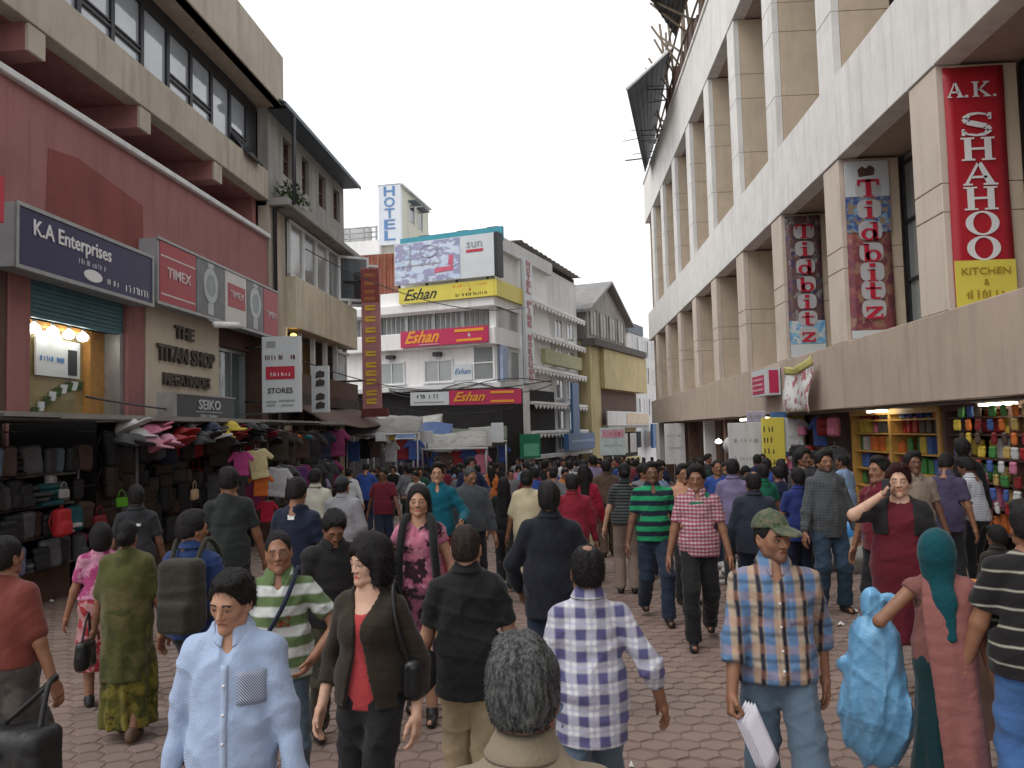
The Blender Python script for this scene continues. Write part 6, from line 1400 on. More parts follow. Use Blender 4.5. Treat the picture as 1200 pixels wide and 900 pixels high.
held('plastic_sack', 'big crumpled sky blue plastic sack in the hand of the headscarf woman', 'bag', ts, [('sack_body', sdf_part((.05, -.5, .1), (.85, .25, 1.45), .012, lambda s, i: (s.ell(i['wL']+np.array([.06, -.03, -.6]), (.215, .15, .3), .06), s.cone(i['wL']+np.array([.06, -.02, -.5]), i['wL']+np.array([.04, -.02, -.12]), .2, .15, .06), s.ell(i['wL']+np.array([.19, -.02, -.3]), (.09, .06, .06), .05), s.cone(i['wL']+np.array([.02, -.02, -.1]), i['wL']+np.array([.05, -.04, .14]), .09, .07, .03), s.ell(i['wL']+np.array([-.05, -.03, .13]), (.07, .035, .045), .03), s.fold(6, .012, .9, .3), s.crease(7, .016, 9, 1.3, .25), s.crease(12, .008, 8, 2.0, .5)), mat('sky_blue_polythene', (.15, .36, .58), .28, .35, 5, .6, 22)))])
person(1203, 583, 3.9, 172, 'man in black t-shirt with thin white stripes, blue jeans', hair='short', nstr=900, strl=.016, res=.011, hres=.005, seed=45, skin='brown', topm=pl('black_white_stripe', (.012, .011, .012), pat='thin', c2=(.38, .37, .30), per=.088, wid=.1), collar=False, botm=K_jean2, sleeve='short', loose=.02, hem=.86, bulk=1.12, wrL=(.3, -.1, .85))
person(1165, 612, 6.4, 200, 'short vendor in dark jacket behind the food stand', hgt=1.22, hair='messy', res=.014, hres=.0065, nstr=350, strl=.016, seed=46, skin='dark', topm=pl('vendor_dark', (.025, .022, .018)), botm=K_char, sleeve='long', hem=.85)

# --- the crowd further off: a few low-detail figures, copied and dressed anew
def crowd():
    r = random.Random(21); protos = []
    poses = [dict(WALK1), dict(STEP2), dict(ankL=(.09, 0, .08), ankR=(-.09, 0, .08))]
    arms = [{}, dict(wrL=(.26, -.3, 1.05)), dict(wrR=(-.3, .18, .86), wrL=(.28, -.22, .88)), dict(wrR=(-.14, -.3, 1.12), wrL=(.14, -.3, 1.1)), dict(wrR=(-.24, -.14, .95), poleR=(-1, .6, 0))]
    for k in range(12):
        f = k % 3 == 2
        p = make_person('person', 'x', sex='f' if f else 'm', hair=('bun', 'long', 'bob', 'long')[k//3] if f else ('short', 'crop', 'messy', 'thin')[k % 4], res=.024, hres=.010, seed=60+k, skin=('brown', 'tan', 'dark')[k*2 % 3], topm=K_grey, botm=K_char, bottom='kurta' if f and k % 2 else 'trousers', bhem=.3 if f and k % 2 else .05, sleeve=('long', 'short')[k % 2], hem=.84, loose=.02, shoes=None, collar=False, bulk=(.92, 1.0, 1.1, 1.04)[k % 4], lean=(0, .05, 0, .03, .08)[k % 5], head=((0, 0, 0), (25, 5, 0), (-20, 12, 0), (0, 25, 0), (35, 0, 0))[k % 5], nstr=120, strl=.018, **poses[k % 3], **arms[k % 5])
        protos.append((p, f))
    tops = [('white', (.5, .51, .53)), ('black', (.013, .013, .015)), ('navy', (.012, .018, .05)), ('grey', (.16, .165, .18)), ('maroon', (.13, .012, .025)), ('red', (.27, .02, .03)), ('light blue', (.22, .32, .48)), ('pink', (.45, .17, .24)), ('brown', (.11, .075, .05)), ('dark green', (.02, .06, .04)), ('cream', (.48, .42, .30)), ('blue', (.03, .07, .28)), ('charcoal', (.03, .032, .036)), ('lilac', (.24, .2, .34)), ('orange', (.45, .13, .03))]
    wts = [3, 6, 5, 4, 2, 1.5, 2, 1, 2, 2, 1.5, 1.5, 5, 1, .6]
    mats_ = {n: pl('crowd_'+n.replace(' ', '_'), c) for n, c in tops}; bots = [K_char, K_blk, K_dj, K_brn, K_navy]
    used = [0]*12; spots = []
    def free(x, y, m_): return all((x-a)**2+(y-b)**2 > m_*m_ for a, b in spots)
    n = 0; tries = 0
    bands = [(11.5, 18, 560, 770, 14), (14, 20, 440, 560, 5), (18, 30, 420, 775, 62), (30, 48, 450, 765, 66), (11, 24, 790, 1000, 24), (13, 24, 340, 430, 5)]
    for d0, d1, x0, x1, cnt in bands:
        c = 0; tries = 0
        while c < cnt and tries < 4000:
            tries += 1; d = r.uniform(d0, d1); px = r.uniform(x0, x1); p = at(px, 540, d); x, y = p[0], p[1]
            if x > 5.4 and y < 52: continue
            if x < -6.3: continue
            if not free(x, y, .62 if d < 30 else .5): continue
            if d < 18 and (560 < px < 620 or 695 < px < 750): continue
            spots.append((x, y)); c += 1; k = r.randrange(12); root, f = protos[k]
            nm, _ = r.choices(tops, wts)[0]; yaw = r.choice((0, 180, 180, 0, 180))+r.uniform(-35, 35)
            if used[k] == 0: o = root; kids = {c_.name.split('.')[0]: c_ for c_ in CH[root.name]}
            else:
                o = root.copy(); link(o); kids = {}
                for ch in CH[root.name]:
                    q = ch.copy(); link(q, o); kids[ch.name.split('.')[0]] = q
            used[k] += 1; h = (r.gauss(1.67, .06) if not f else r.gauss(1.57, .05))/1.718; o.location = (x, y, gz(y)); o.scale = (h, h, h); o.rotation_euler = (0, 0, R(yaw))
            away = abs(((yaw+180) % 360)-180) > 90
            far = 'far down the street' if d > 30 else ('in the middle of the crowd' if d > 18 else 'just behind the front walkers')
            if px > 780: far = 'along the lit shop fronts'
            if px < 435: far = 'beside the hanging clothes'
            tag(o, '%s in %s top %s, %s' % ('woman' if f else 'man', nm, far, 'walking away' if away else 'coming this way'), 'person', 'crowd of passers-by')
            for part, ob in kids.items():
                m_ = mats_[nm] if part in ('shirt',) else (r.choice(bots) if part == 'trousers' else mats_[nm] if part == 'kurta' else None)
                if m_ and ob.material_slots: ob.material_slots[0].link = 'OBJECT'; ob.material_slots[0].material = m_
    for k, (root, f) in enumerate(protos):
        if used[k] == 0:
            for ch in CH[root.name]: bpy.data.objects.remove(ch)
            bpy.data.objects.remove(root)
CH = {}
_mp = make_person
def make_person(*a, **k):
    r = _mp(*a, **k); CH[r.name] = list(r.children) or [o for o in bpy.data.objects if o.parent == r]; return r
crowd()
for q in HGT: print(q)
# ================================================================== MARKET STALLS, SHOPS AND GOODS
GR = random.Random(99)
def sdf_mesh(name, lo, hi, h, build, m_):
    s = Field(np.array(lo, float), np.array(hi, float), h); build(s); V, Q = s.mesh(); o = mesh_obj(name, V, Q, m_); me = o.data; bpy.data.objects.remove(o); return me
G_ = {}
def gm(name, c, rough=.55): return mat('goods_'+name, c, rough, .15, 9, .15, 40)
def recolor(me, m_):
    key = (me.name, m_.name)
    if key not in G_:
        q = me.copy(); q.materials.clear(); q.materials.append(m_); G_[key] = q
    return G_[key]
PROTO = {}
M_dpost = mat('dull_steel', (.07, .07, .07), .6, .2, 6, .1)
def protos():
    g0 = gm('black', (.014, .014, .016))
    PROTO['pack'] = sdf_mesh('bag_body', (-.2, -.16, -.05), (.2, .14, .5), .02, lambda s: (s.rbox((0, 0, .22), (.15, .085, .22), .06), s.rbox((0, -.09, .13), (.11, .04, .1), .03, .01), s.fold(3, .006)), g0)
    b = MB(); b.tube([(-.03, 0, .43), (-.025, 0, .48), (.025, 0, .48), (.03, 0, .43)], .009, 5); PROTO['packh'] = b.mesh('handle', g0)
    b = MB(); b.tube([(-.09, .08, .4), (-.1, .14, .25), (-.09, .09, .08)], .014, 5); PROTO['packs'] = b.mesh('strap', g0)
    PROTO['cap'] = sdf_mesh('cap_crown', (-.12, -.24, -.02), (.12, .14, .14), .012, lambda s: (s.ell((0, .0, .0), (.09, .105, .1), .01), s.plane((0, 0, .0), (0, 0, 1)), s.ell((0, -.12, .01), (.075, .09, .012), .012)), g0)
    PROTO['tee'] = sdf_mesh('shirt_body', (-.4, -.07, -.75), (.4, .07, .05), .022, lambda s: (s.rbox((0, 0, -.36), (.22, .03, .36), .03), s.cone((-.2, 0, -.06), (-.33, 0, -.24), .06, .06, .03, sy=.5), s.cone((.2, 0, -.06), (.33, 0, -.24), .06, .06, .03, sy=.5), s.fold(4, .008), s.ell((0, -.03, .03), (.08, .06, .07), .01, 'cut')), g0)
    b = MB(); b.tube([(-.19, 0, -.02), (0, 0, .03), (.19, 0, -.02)], .008, 5); b.tube([(0, 0, .03), (.0, 0, .09), (.02, 0, .12)], .006, 5); PROTO['hang'] = b.mesh('hanger', M_steel)
    PROTO['snack'] = sdf_mesh('packet', (-.1, -.06, -.02), (.1, .06, .26), .014, lambda s: (s.rbox((0, 0, .12), (.08, .035, .115), .03), s.fold(8, .007, 1.6)), g0)
    b = MB(); b.bev(-.08, .08, -.05, .05, 0, .24, .006); PROTO['box'] = b.mesh('carton', g0)
    b = MB(); b.tube([(0, 0, 0), (0, 0, .01), (0, 0, .13), (0, 0, .16), (0, 0, .17)], [.05, .055, .055, .04, .04], 12); b.tube([(0, 0, .17), (0, 0, .2)], .045, 12); PROTO['jar'] = b.mesh('jar', g0)
    b = MB(); b.tube([(0, 0, 0), (0, 0, .06), (0, 0, .061), (0, 0, .12), (0, 0, .121), (0, 0, .18)], [.06, .09, .065, .092, .066, .094], 12); PROTO['cups'] = b.mesh('bowl_stack', g0)
    PROTO['bag'] = sdf_mesh('bag_body', (-.2, -.1, -.05), (.2, .1, .3), .018, lambda s: (s.rbox((0, 0, .12), (.16, .06, .12), .05), s.fold(7, .006)), g0)
    b = MB(); b.tube([(-.1, 0, .22), (-.09, 0, .36), (0, 0, .42), (.09, 0, .36), (.1, 0, .22)], .01, 5); PROTO['bagh'] = b.mesh('handle', g0)
    PROTO['fold'] = sdf_mesh('folded_cloth', (-.2, -.14, -.02), (.2, .14, .09), .02, lambda s: (s.rbox((0, 0, .03), (.16, .11, .032), .025), s.fold(11, .006)), g0)
protos()
def goods(kind, loc, rot, m_, label, cat, group, sc=1.0, extra=()):
    if extra:
        g = empty({'pack': 'backpack', 'cap': 'cap', 'tee': 'hanging_shirt', 'bag': 'handbag'}[kind]); g.location = loc; g.rotation_euler = rot; g.scale = (sc,)*3
        inst(PROTO[kind].name.split('.')[0], recolor(PROTO[kind], m_), g)
        for e in extra: inst(PROTO[e].name.split('.')[0], recolor(PROTO[e], m_) if e != 'hang' else PROTO[e], g)
    else: g = inst({'pack': 'backpack', 'cap': 'cap', 'tee': 'hanging_shirt', 'snack': 'snack_packet', 'box': 'carton', 'jar': 'jar', 'cups': 'bowl_stack', 'bag': 'handbag', 'fold': 'folded_garment'}[kind], recolor(PROTO[kind], m_), None, loc, rot, (sc,)*3)
    tag(g, label, cat, group); return g
def LP(t, D, z): p = NL*D+TL*t; return (p[0], p[1], z)

def left_stalls():
    # --- roof, posts, added shade cloths: three stalls in a row before the pink building
    cloths = {'stall of bags and caps': (11.2, 16.6), 'stall of packed goods': (7.2, 11.0), 'clothes stall': (16.9, 21.0)}
    for lab, (a, b) in cloths.items():
        g = left_root('market_stall', 0, 7.0)
        tag(g, {'stall of bags and caps': 'dark open-fronted stall hung with backpacks and caps', 'stall of packed goods': 'dark stall with shelves of packed garments and steel post', 'clothes stall': 'dark stall hung with bright shirts under a plank roof'}[lab], 'stall')
        z0 = gz(a+1)
        for i in range(4):
            x = a+(b-a)*i/4; w_ = (b-a)/4
            MB().box(x+.01, x+w_-.01, -.95+GR.uniform(-.06, .04), 1.3, 2.36+GR.uniform(-.03, .03), 2.41).build('roof_plank', M_tarp, g)  # front overhang lengthened to shade the goods
        MB().tube([(a, -.9, 2.345), ((a+b)/2, -.9, 2.33), (b, -.9, 2.345)], .022, 6).build('roof_rail', M_dpost, g)
        for x in ((b-.06,) if a < 11 else ()): MB().tube([(x, -.85, z0-.1), (x, -.85, 2.36)], .022, 8).build('post', M_dpost, g)
        MB().box(a, b, 1.2, 1.24, z0-.1, 2.36).build('shade_back_cloth', M_black, g); MB().box(a-.02, a, -.1, 1.2, z0-.1, 2.36).build('shade_side_cloth', M_black, g)  # black sheets added to keep the stall interior dark
        MB().box(a+.1, b-.1, .1, 1.15, z0-.05, .42).build('counter', M_brown, g)
        for z in (2.2, 1.45): MB().tube([(a, -.2, z), (b, -.2, z)], .012, 6).build('hanging_rail', M_dark, g)
    # --- backpacks and handbags
    pal = [('black', (.013, .013, .015)), ('black', (.013, .013, .015)), ('navy blue', (.012, .018, .05)), ('charcoal', (.03, .03, .034)), ('dark brown', (.035, .02, .014)), ('red', (.28, .012, .016)), ('black', (.013, .013, .015)), ('grey', (.09, .09, .1))]
    for row, z in enumerate((1.75, 1.3, .85, .4)):
        t = 11.5
        while t < 16.4:
            nm, c = GR.choice(pal); k = 'pack' if GR.random() < .7 else 'bag'
            goods(k, LP(t, 6.82+GR.uniform(-.05, .12)+.08*row, z-.05+GR.uniform(-.06, .06)), (GR.uniform(-.1, .1), GR.uniform(-.1, .1), LROT+GR.uniform(-.5, .5)), gm(nm.replace(' ', '_'), c), '%s %s hanging in the %s row of the bag stall' % (nm, 'backpack' if k == 'pack' else 'handbag', ('top', 'second', 'third', 'bottom')[row]), 'bag', 'bags hanging in the bag stall', GR.uniform(1.1, 1.4), ('packh', 'packs') if k == 'pack' else ('bagh',)); t += GR.uniform(.26, .36)
    # --- caps and small bags heaped under the roof edge
    capc = [('pale pink', (.5, .25, .33)), ('pink', (.5, .16, .25)), ('white', (.5, .5, .5)), ('red', (.42, .012, .02)), ('black', (.014, .014, .015)), ('dark grey', (.05, .052, .055)), ('navy blue', (.02, .03, .08)), ('yellow', (.5, .38, .05)), ('dark red', (.2, .01, .015))]
    seq = [5, 2, 0, 1, 0, 1, 3, 3, 5, 4, 6, 2, 5, 7, 4, 8, 8, 4, 5, 4]
    for i in range(40):
        nm, c = capc[seq[i//2 % len(seq)]]; t = 10.5+i*.12
        goods('cap', LP(t, 6.08+GR.uniform(-.1, .14), 2.08+GR.uniform(-.16, .14)), (GR.uniform(-.5, .2), GR.uniform(-.3, .3), LROT+GR.uniform(-.8, .8)), gm(nm.replace(' ', '_'), c, .7), '%s cap hooked under the roof of the bag stall' % nm, 'cap', 'caps under the stall roof', GR.uniform(1.2, 1.7))
    # odd bright things
    for (px, py, D, k, nm, c, sc) in ((143, 582, 6.55, 'bag', 'lime green', (.12, .42, .02), .6), (72, 615, 6.5, 'pack', 'bright red', (.40, .015, .02), .8), (117, 605, 6.6, 'bag', 'dull red', (.22, .02, .025), .7), (75, 570, 6.5, 'bag', 'silver grey', (.3, .3, .3), .5), (228, 575, 6.3, 'bag', 'white and orange', (.5, .35, .22), .75)):
        t, z = left_tz(px, py, D); goods(k, LP(t, D, z-.15), (0, 0, LROT+GR.uniform(-.3, .3)), gm(nm.replace(' ', '_'), c), '%s bag standing out among the dark bags' % nm, 'bag', None, sc, ('packh', 'packs') if k == 'pack' else ('bagh',))
    # --- packed garments on the shelves of the first stall
    for z in (.45, .85, 1.25, 1.65):
        g = left_root('stall_shelf', 0, 6.95); tag(g, 'grey board forming the %s shelf of the packed-goods stall' % {.45: 'lowest', .85: 'second', 1.25: 'third', 1.65: 'top'}[z], 'shelf', 'shelves of the packed-goods stall'); MB().box(8.2, 10.8, .0, .7, z-.03, z).build('board', M_tarp, g); MB().tube([(10.8, -.02, z-.6), (10.8, -.02, z+.2)], .02, 6).build('upright', M_steel, g)
        t = 8.4
        while t < 10.75:
            nm, c = GR.choice([('white', (.2, .2, .2)), ('teal', (.015, .09, .11)), ('magenta', (.2, .015, .09)), ('lilac', (.11, .1, .17)), ('grey', (.09, .095, .1)), ('pale blue', (.10, .15, .2)), ('black', (.02, .02, .02)), ('black', (.02, .02, .02)), ('dark grey', (.05, .052, .055)), ('black', (.02, .02, .02)), ('brown', (.08, .05, .04))]); k = GR.choice(('snack', 'snack', 'snack', 'pack', 'fold'))
            sc = {'snack': 1.6, 'bag': 1.0, 'pack': .8, 'fold': 1.1}[k]*GR.uniform(.8, 1.1); n_ = GR.choice((2, 3, 4)) if k == 'fold' else 1
            for q in range(n_): goods(k, LP(t, 6.78+GR.uniform(-.14, .1), z+.008+q*.07), (GR.uniform(-.1, .1)*(k != 'fold'), GR.uniform(-.12, .12)*(k != 'fold'), LROT+GR.uniform(-.5, .5)), gm(nm.replace(' ', '_'), c, .6), '%s %s crammed on the %s shelf of the packed-goods stall' % (nm, {'snack': 'packet', 'bag': 'handbag', 'pack': 'backpack', 'fold': 'folded garment'}[k], {.45: 'lowest', .85: 'second', 1.25: 'third', 1.65: 'top'}[z]), 'goods', 'goods on the packed stall shelves', sc, ('packh', 'packs') if k == 'pack' else ('bagh',) if k == 'bag' else ())
            t += GR.uniform(.17, .27)
    # --- shirts on hangers
    sh = [('dark olive', (.045, .04, .03)), ('magenta', (.35, .03, .14)), ('dark brown', (.05, .03, .02)), ('dull red', (.16, .02, .02)), ('crimson', (.22, .012, .03)), ('grey', (.16, .17, .18)), ('navy blue', (.02, .02, .07)), ('black', (.014, .014, .016)), ('brown', (.08, .05, .04)), ('dark grey', (.05, .05, .055)), ('black', (.014, .014, .016)), ('purple', (.1, .03, .14))]
    for i, t in enumerate(np.arange(14.6, 21.0, .36)):
        for z in (2.18, 1.4):
            nm, c = sh[(i*2+(z < 2)*5) % len(sh)] if GR.random() < .7 else GR.choice(sh)
            goods('tee', LP(t, 6.35+GR.uniform(-.15, .2) if t > 16.5 else 6.62, z+GR.uniform(-.05, .05)), (GR.uniform(-.12, .12), GR.uniform(-.08, .08), LROT-R(50)+GR.uniform(-.5, .5)), gm(nm.replace(' ', '_'), c, .85), '%s shirt on the %s rail of the clothes stall' % (nm, 'upper' if z > 2 else 'lower'), 'shirt', 'shirts hung at the clothes stall', GR.uniform(.85, 1.05), ('hang',))
    for (px, py, D, nm, c, sc, z_) in ((300, 545, 5.9, 'cream yellow', (.55, .48, .26), .75, 0), (306, 572, 5.85, 'orange striped', (.5, .12, .02), .6, 0), (327, 565, 5.9, 'plain white', (.5, .5, .52), .8, 0), (313, 605, 5.9, 'bright crimson', (.4, .012, .04), .55, 0), (282, 548, 6.0, 'pink magenta', (.42, .06, .22), .6, 0)):
        t, z = left_tz(px, py, D); goods('tee', LP(t, D, z+.28), (0, GR.uniform(-.15, .15), LROT-R(70)), gm(nm.replace(' ', '_'), c, .85), '%s shirt hung at the outer corner of the clothes stall' % nm, 'shirt', None, sc, ('hang',))
    for (px, py, D, nm, c) in ((318, 508, 6.2, 'crimson', (.4, .015, .05)), (348, 513, 6.2, 'orange', (.6, .16, .03)), (360, 513, 6.2, 'turquoise', (.05, .33, .45)), (325, 516, 6.2, 'black', (.014, .014, .015)), (338, 520, 6.2, 'black', (.014, .014, .015)), (305, 510, 6.25, 'grey', (.2, .2, .2))):
        t, z = left_tz(px, py, D); goods('cap', LP(t, D, z-.05), (-.3, .1, LROT-R(60)), gm(nm, c, .7), '%s cap hung over the clothes stall corner' % nm, 'cap', 'caps over the clothes stall corner', 1.3)
    p = LP(16.9, 6.7, 2.1); g = empty('stall_lamp', p); tag(g, 'small lit white lamp under the stall roof', 'lamp'); MB().tube([(0, 0, 0), (0, 0, .04), (0, 0, .1)], [.03, .07, .03], 10).build('globe', M_lamp, g); MB().tube([(0, 0, .1), (0, 0, .26)], .008, 5).build('flex', M_dark, g)
left_stalls()

def leafy(name, label, loc, hgt, wid, n, seed):
    g = empty(name, loc); tag(g, label, 'plant'); r = random.Random(seed); b = MB()
    for i in range(6): MB().tube([(r.uniform(-.05, .05), r.uniform(-.05, .05), 0), (r.uniform(-wid, wid)*.5, r.uniform(-wid, wid)*.5, hgt*r.uniform(.5, .9))], .01, 5).build('stem', M_brown, g)
    for i in range(n):
        c = np.array([r.gauss(0, wid*.5), r.gauss(0, wid*.5), hgt*(.25+.75*r.random())]); d = np.array([r.gauss(0, 1), r.gauss(0, 1), r.gauss(.3, .6)]); d /= np.linalg.norm(d); s = np.cross(d, (r.gauss(0, 1), r.gauss(0, 1), r.gauss(0, 1))); s /= np.linalg.norm(s); L = r.uniform(.06, .14)
        b.add([c, c+d*L*.5+s*L*.22, c+d*L, c+d*L*.5-s*L*.22], [(0, 1, 2, 3)])
    b.build('foliage', mat('leaf_green', (.045, .075, .025), .7, .4, 6, .1), g)
for i, (px, D, lab) in enumerate(((396, 7.4, 'leafy green potted shrub below the old house'), (418, 7.0, 'bushy heap of cut greens on the pavement below the old house'))):
    t, z = left_tz(px, 560, D); p = LP(t, D, 0); leafy('shrub', lab, (p[0], p[1], gz(p[1])), 1.5-.5*i, .5, 500, i)

def far_stalls():
    """awnings, signs and goods under the corner building"""
    rows = [(455, 30.0, 2.6, 2.2, 'grey tarpaulin awning beside the purple sign', M_greyr), (500, 33.5, 2.2, 2.0, 'blue tarpaulin awning over the clothes hanging at the corner', mat('dull_blue_tarp', (.05, .10, .24), .6, .2, 3, .2)), (530, 31.5, 2.8, 1.6, 'white-edged sheet awning over the pink clothes', M_greyr), (555, 36.0, 3.0, 1.8, 'faded green awning below the corner signs', mat('faded_green_tarp', (.10, .12, .09), .8)), (478, 36.5, 3.2, 2.4, 'dark grey awning against the shop front below the corner building', M_greyr)]
    for px, d, w_, h0, lab, m_ in rows:
        p = at(px, 508, d); g = empty('awning', (p[0], p[1], gz(p[1])), YAW); tag(g, lab, 'awning'); zt = 2.05-gz(p[1])+h0-1.6; r = random.Random(int(px))
        MB().grid(lambda u, v: ((u-.5)*w_, -v*1.5, zt-.55*v+.06*math.sin(u*7+px)-.1*math.sin(3.14*u)*v), 16, 6, thick=(0, 0, .04)).build('awning_sheet', m_, g)
        for sx in (-1, 1): MB().tube([(sx*w_*.48, -1.45, 0), (sx*w_*.48, -1.45, zt-.5)], .035, 6).build('pole', M_steel, g); MB().tube([(sx*w_*.48, 0.05, 0), (sx*w_*.48, 0.05, zt-.02)], .035, 6).build('pole', M_steel, g)
        MB().tube([(-w_*.5, -1.5, zt-.58), (w_*.5, -1.5, zt-.58)], .04, 6).build('edge_pole', M_whited, g)
        for i in range(6):
            nm, c = r.choice([('pink', (.4, .13, .2)), ('brown', (.16, .08, .06)), ('purple', (.12, .05, .12)), ('white', (.45, .45, .45)), ('red', (.3, .03, .04)), ('black', (.02, .02, .02)), ('blue', (.05, .1, .3))]); q = cf(*(np.array([(p@_R0) if False else 0, 0]))) if False else None
            lp = np.array([(i/5-.5)*w_*.85, -1.2+r.uniform(-.1, .3), 0]); c_, s_ = math.cos(YAW), math.sin(YAW)
            goods('tee', (p[0]+c_*lp[0]-s_*lp[1], p[1]+s_*lp[0]+c_*lp[1], gz(p[1])+zt-.75+r.uniform(-.15, .1)), (0, 0, YAW+r.uniform(-.4, .4)), gm(nm, c, .85), '%s garment hanging below the %s' % (nm, lab.split(' ')[0]+' awning' if lab[0] != 'w' else 'white-edged awning'), 'garment', 'garments under the far awnings', 1.0, ('hang',))
    for (px, py, d, w_, h_, m_, lab) in ((583, 507, 33, .5, .8, M_signw, 'small white signboard hung under the magenta sign'), (563, 512, 32, .9, .75, M_whited, 'grey-white signboard at the stall end'), (500, 512, 30, .5, .45, M_whited, 'small pale notice at the corner stall'), (446, 512, 28, .35, .3, M_whited, 'little round pale notice beside the old house'), (459, 513, 29, .2, .2, M_yelf, 'tiny yellow notice beside the old house')):
        p = at(px, py, d); g = empty('signboard', (p[0], p[1], p[2]), YAW); tag(g, lab, 'sign'); MB().bev(-w_/2, w_/2, -.03, .03, -h_/2, h_/2, .01).build('board', m_, g); MB().tube([(0, .04, h_/2), (0, .06, -p[2]+gz(p[1]))], .025, 6).build('pole', M_dark, g)
    p = at(718, 517, 29); g = empty('placard', (p[0], p[1], gz(p[1])), YAW); tag(g, 'pale placard with pink heading raised on a pole above the crowd', 'sign'); zt = p[2]-gz(p[1])
    MB().bev(-.45, .45, -.03, .03, zt-.5, zt+.48, .01).build('board', mat('pale_aqua_board', (.48, .58, .58), .5), g); MB().box(-.4, .4, -.036, -.031, zt+.12, zt+.42).build('pink_heading', mat('pink_heading', (.55, .3, .38), .5), g); scribble(g, -.3, .3, zt+.27, .12, M_ltr_r, -.037); scribble(g, -.3, .3, zt-.15, .07, M_greyal, -.031); MB().tube([(0, .05, 0), (0, .05, zt)], .03, 6).build('pole', M_steel, g)
far_stalls()

def right_shops():
    X = 6.75
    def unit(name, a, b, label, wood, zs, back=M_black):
        """shelving against the wall between a and b metres up the street"""
        g = empty(name, (X, 0, 0), -math.pi/2); tag(g, label, 'shelves'); z0 = gz(b)-.05
        MB().box(-b, -a, .42, .48, z0, 2.34).build('back_board', back, g)
        for x in (-b, -a-.12, (-a-b)/2-.06): MB().box(x, x+.12, -.04, .42, z0, 2.345).build('upright', wood, g)
        for z in zs: MB().box(-b+.1, -a-.1, -.02, .42, z-.03, z).build('shelf_board', wood, g)
        MB().box(-b, -a, -.06, -.041, 2.2, 2.345).build('head_board', wood, g)
        return g
    zs = [.3, .68, 1.06, 1.44, 1.82, 2.1]
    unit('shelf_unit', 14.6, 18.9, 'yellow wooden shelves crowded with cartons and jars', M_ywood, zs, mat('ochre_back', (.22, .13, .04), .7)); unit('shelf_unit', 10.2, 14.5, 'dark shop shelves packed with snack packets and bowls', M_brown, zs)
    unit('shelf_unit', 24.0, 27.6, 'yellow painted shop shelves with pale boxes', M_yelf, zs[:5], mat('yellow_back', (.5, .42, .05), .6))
    pals = {'y': [('orange', (.55, .13, .02)), ('green', (.05, .2, .05)), ('cream', (.5, .45, .33)), ('brown', (.16, .08, .04)), ('yellow', (.55, .4, .05)), ('red', (.4, .02, .03)), ('blue', (.06, .1, .32)), ('pink', (.45, .08, .2)), ('white', (.5, .5, .48)), ('dark', (.03, .03, .03))],
            'd': [('yellow', (.6, .42, .04)), ('red', (.42, .02, .03)), ('orange', (.55, .16, .02)), ('white', (.55, .55, .53)), ('blue', (.04, .16, .4)), ('green', (.06, .22, .06)), ('brown', (.12, .06, .04)), ('gold', (.45, .32, .1)), ('pink', (.45, .1, .2)), ('dark red', (.2, .01, .02))]}
    for a, b, pk, where, kinds in ((14.75, 18.8, 'y', 'yellow wooden shelves', ('box', 'box', 'jar', 'snack')), (10.4, 14.4, 'd', 'dark shop shelves', ('snack', 'snack', 'box', 'cups')), (24.1, 27.5, 'y', 'yellow painted shelves', ('box', 'jar'))):
        for z in zs[1:] if pk == 'y' else zs:
            y = a+.1
            while y < b:
                run = GR.choice((1, 2, 3)); nm, c = GR.choice(pals[pk]); k = GR.choice(kinds)
                for q in range(run):
                    if y > b: break
                    sc = GR.uniform(1.1, 1.45) if k in ('snack', 'box') else GR.uniform(1.0, 1.3); sc = min(sc, 1.3)
                    goods(k, (X+.1+GR.uniform(0, .1), y, z+.004), (0, 0, -math.pi/2+GR.uniform(-.2, .2)), gm(nm.replace(' ', '_'), c if k != 'cups' else (.55, .55, .53), .4), '%s %s on the %s board of the %s' % (nm if k != 'cups' else 'white', {'box': 'carton', 'jar': 'jar', 'snack': 'snack packet', 'cups': 'stack of bowls'}[k], ('lowest', 'second', 'third', 'fourth', 'fifth', 'topmost')[zs.index(z)], where), 'goods', 'goods on the %s' % where, sc); y += (.22 if k != 'jar' else .16)*sc
                y += .03
    # strings of packets hanging before the nearest shop
    for y in (10.6, 10.9, 11.2, 11.5, 11.8, 12.1, 12.4, 12.7, 13.0):
        for i in range(8):
            nm, c = GR.choice(pals['d']); goods('snack', (6.28+GR.uniform(-.05, .05), y, 2.08-i*.2), (GR.uniform(-.1, .1), 0, -math.pi/2+GR.uniform(-.3, .3)), gm(nm.replace(' ', '_'), c, .35), '%s snack packet in a hanging strip before the dark shop' % nm, 'goods', 'hanging snack strips', .75)
    # bags, toys and clothes hanging in the next shop
    hang = [('blue', (.05, .12, .42)), ('lilac', (.3, .2, .4)), ('red', (.42, .02, .04)), ('black', (.014, .014, .016)), ('white', (.5, .5, .5)), ('pink', (.45, .12, .22)), ('dark grey', (.05, .05, .055)), ('brown', (.1, .06, .04))]
    for y in np.arange(19.2, 23.8, .45):
        for z in (2.2, 1.5, .8):
            nm, c = GR.choice(hang); k = GR.choice(('tee', 'pack', 'bag'))
            goods(k, (6.5+GR.uniform(-.25, .25), y+GR.uniform(-.1, .1), z-(0 if k == 'tee' else .45)), (0, 0, -math.pi/2+GR.uniform(.2, 1.2)), gm(nm.replace(' ', '_'), c, .6), '%s %s in the %s row of the bag and clothes shop' % (nm, {'tee': 'shirt', 'pack': 'backpack', 'bag': 'handbag'}[k], {2.2: 'top', 1.5: 'middle', .8: 'bottom'}[z]), 'goods', 'goods hanging in the bag and clothes shop', 1.0, ('hang',) if k == 'tee' else ('packh', 'packs') if k == 'pack' else ('bagh',))
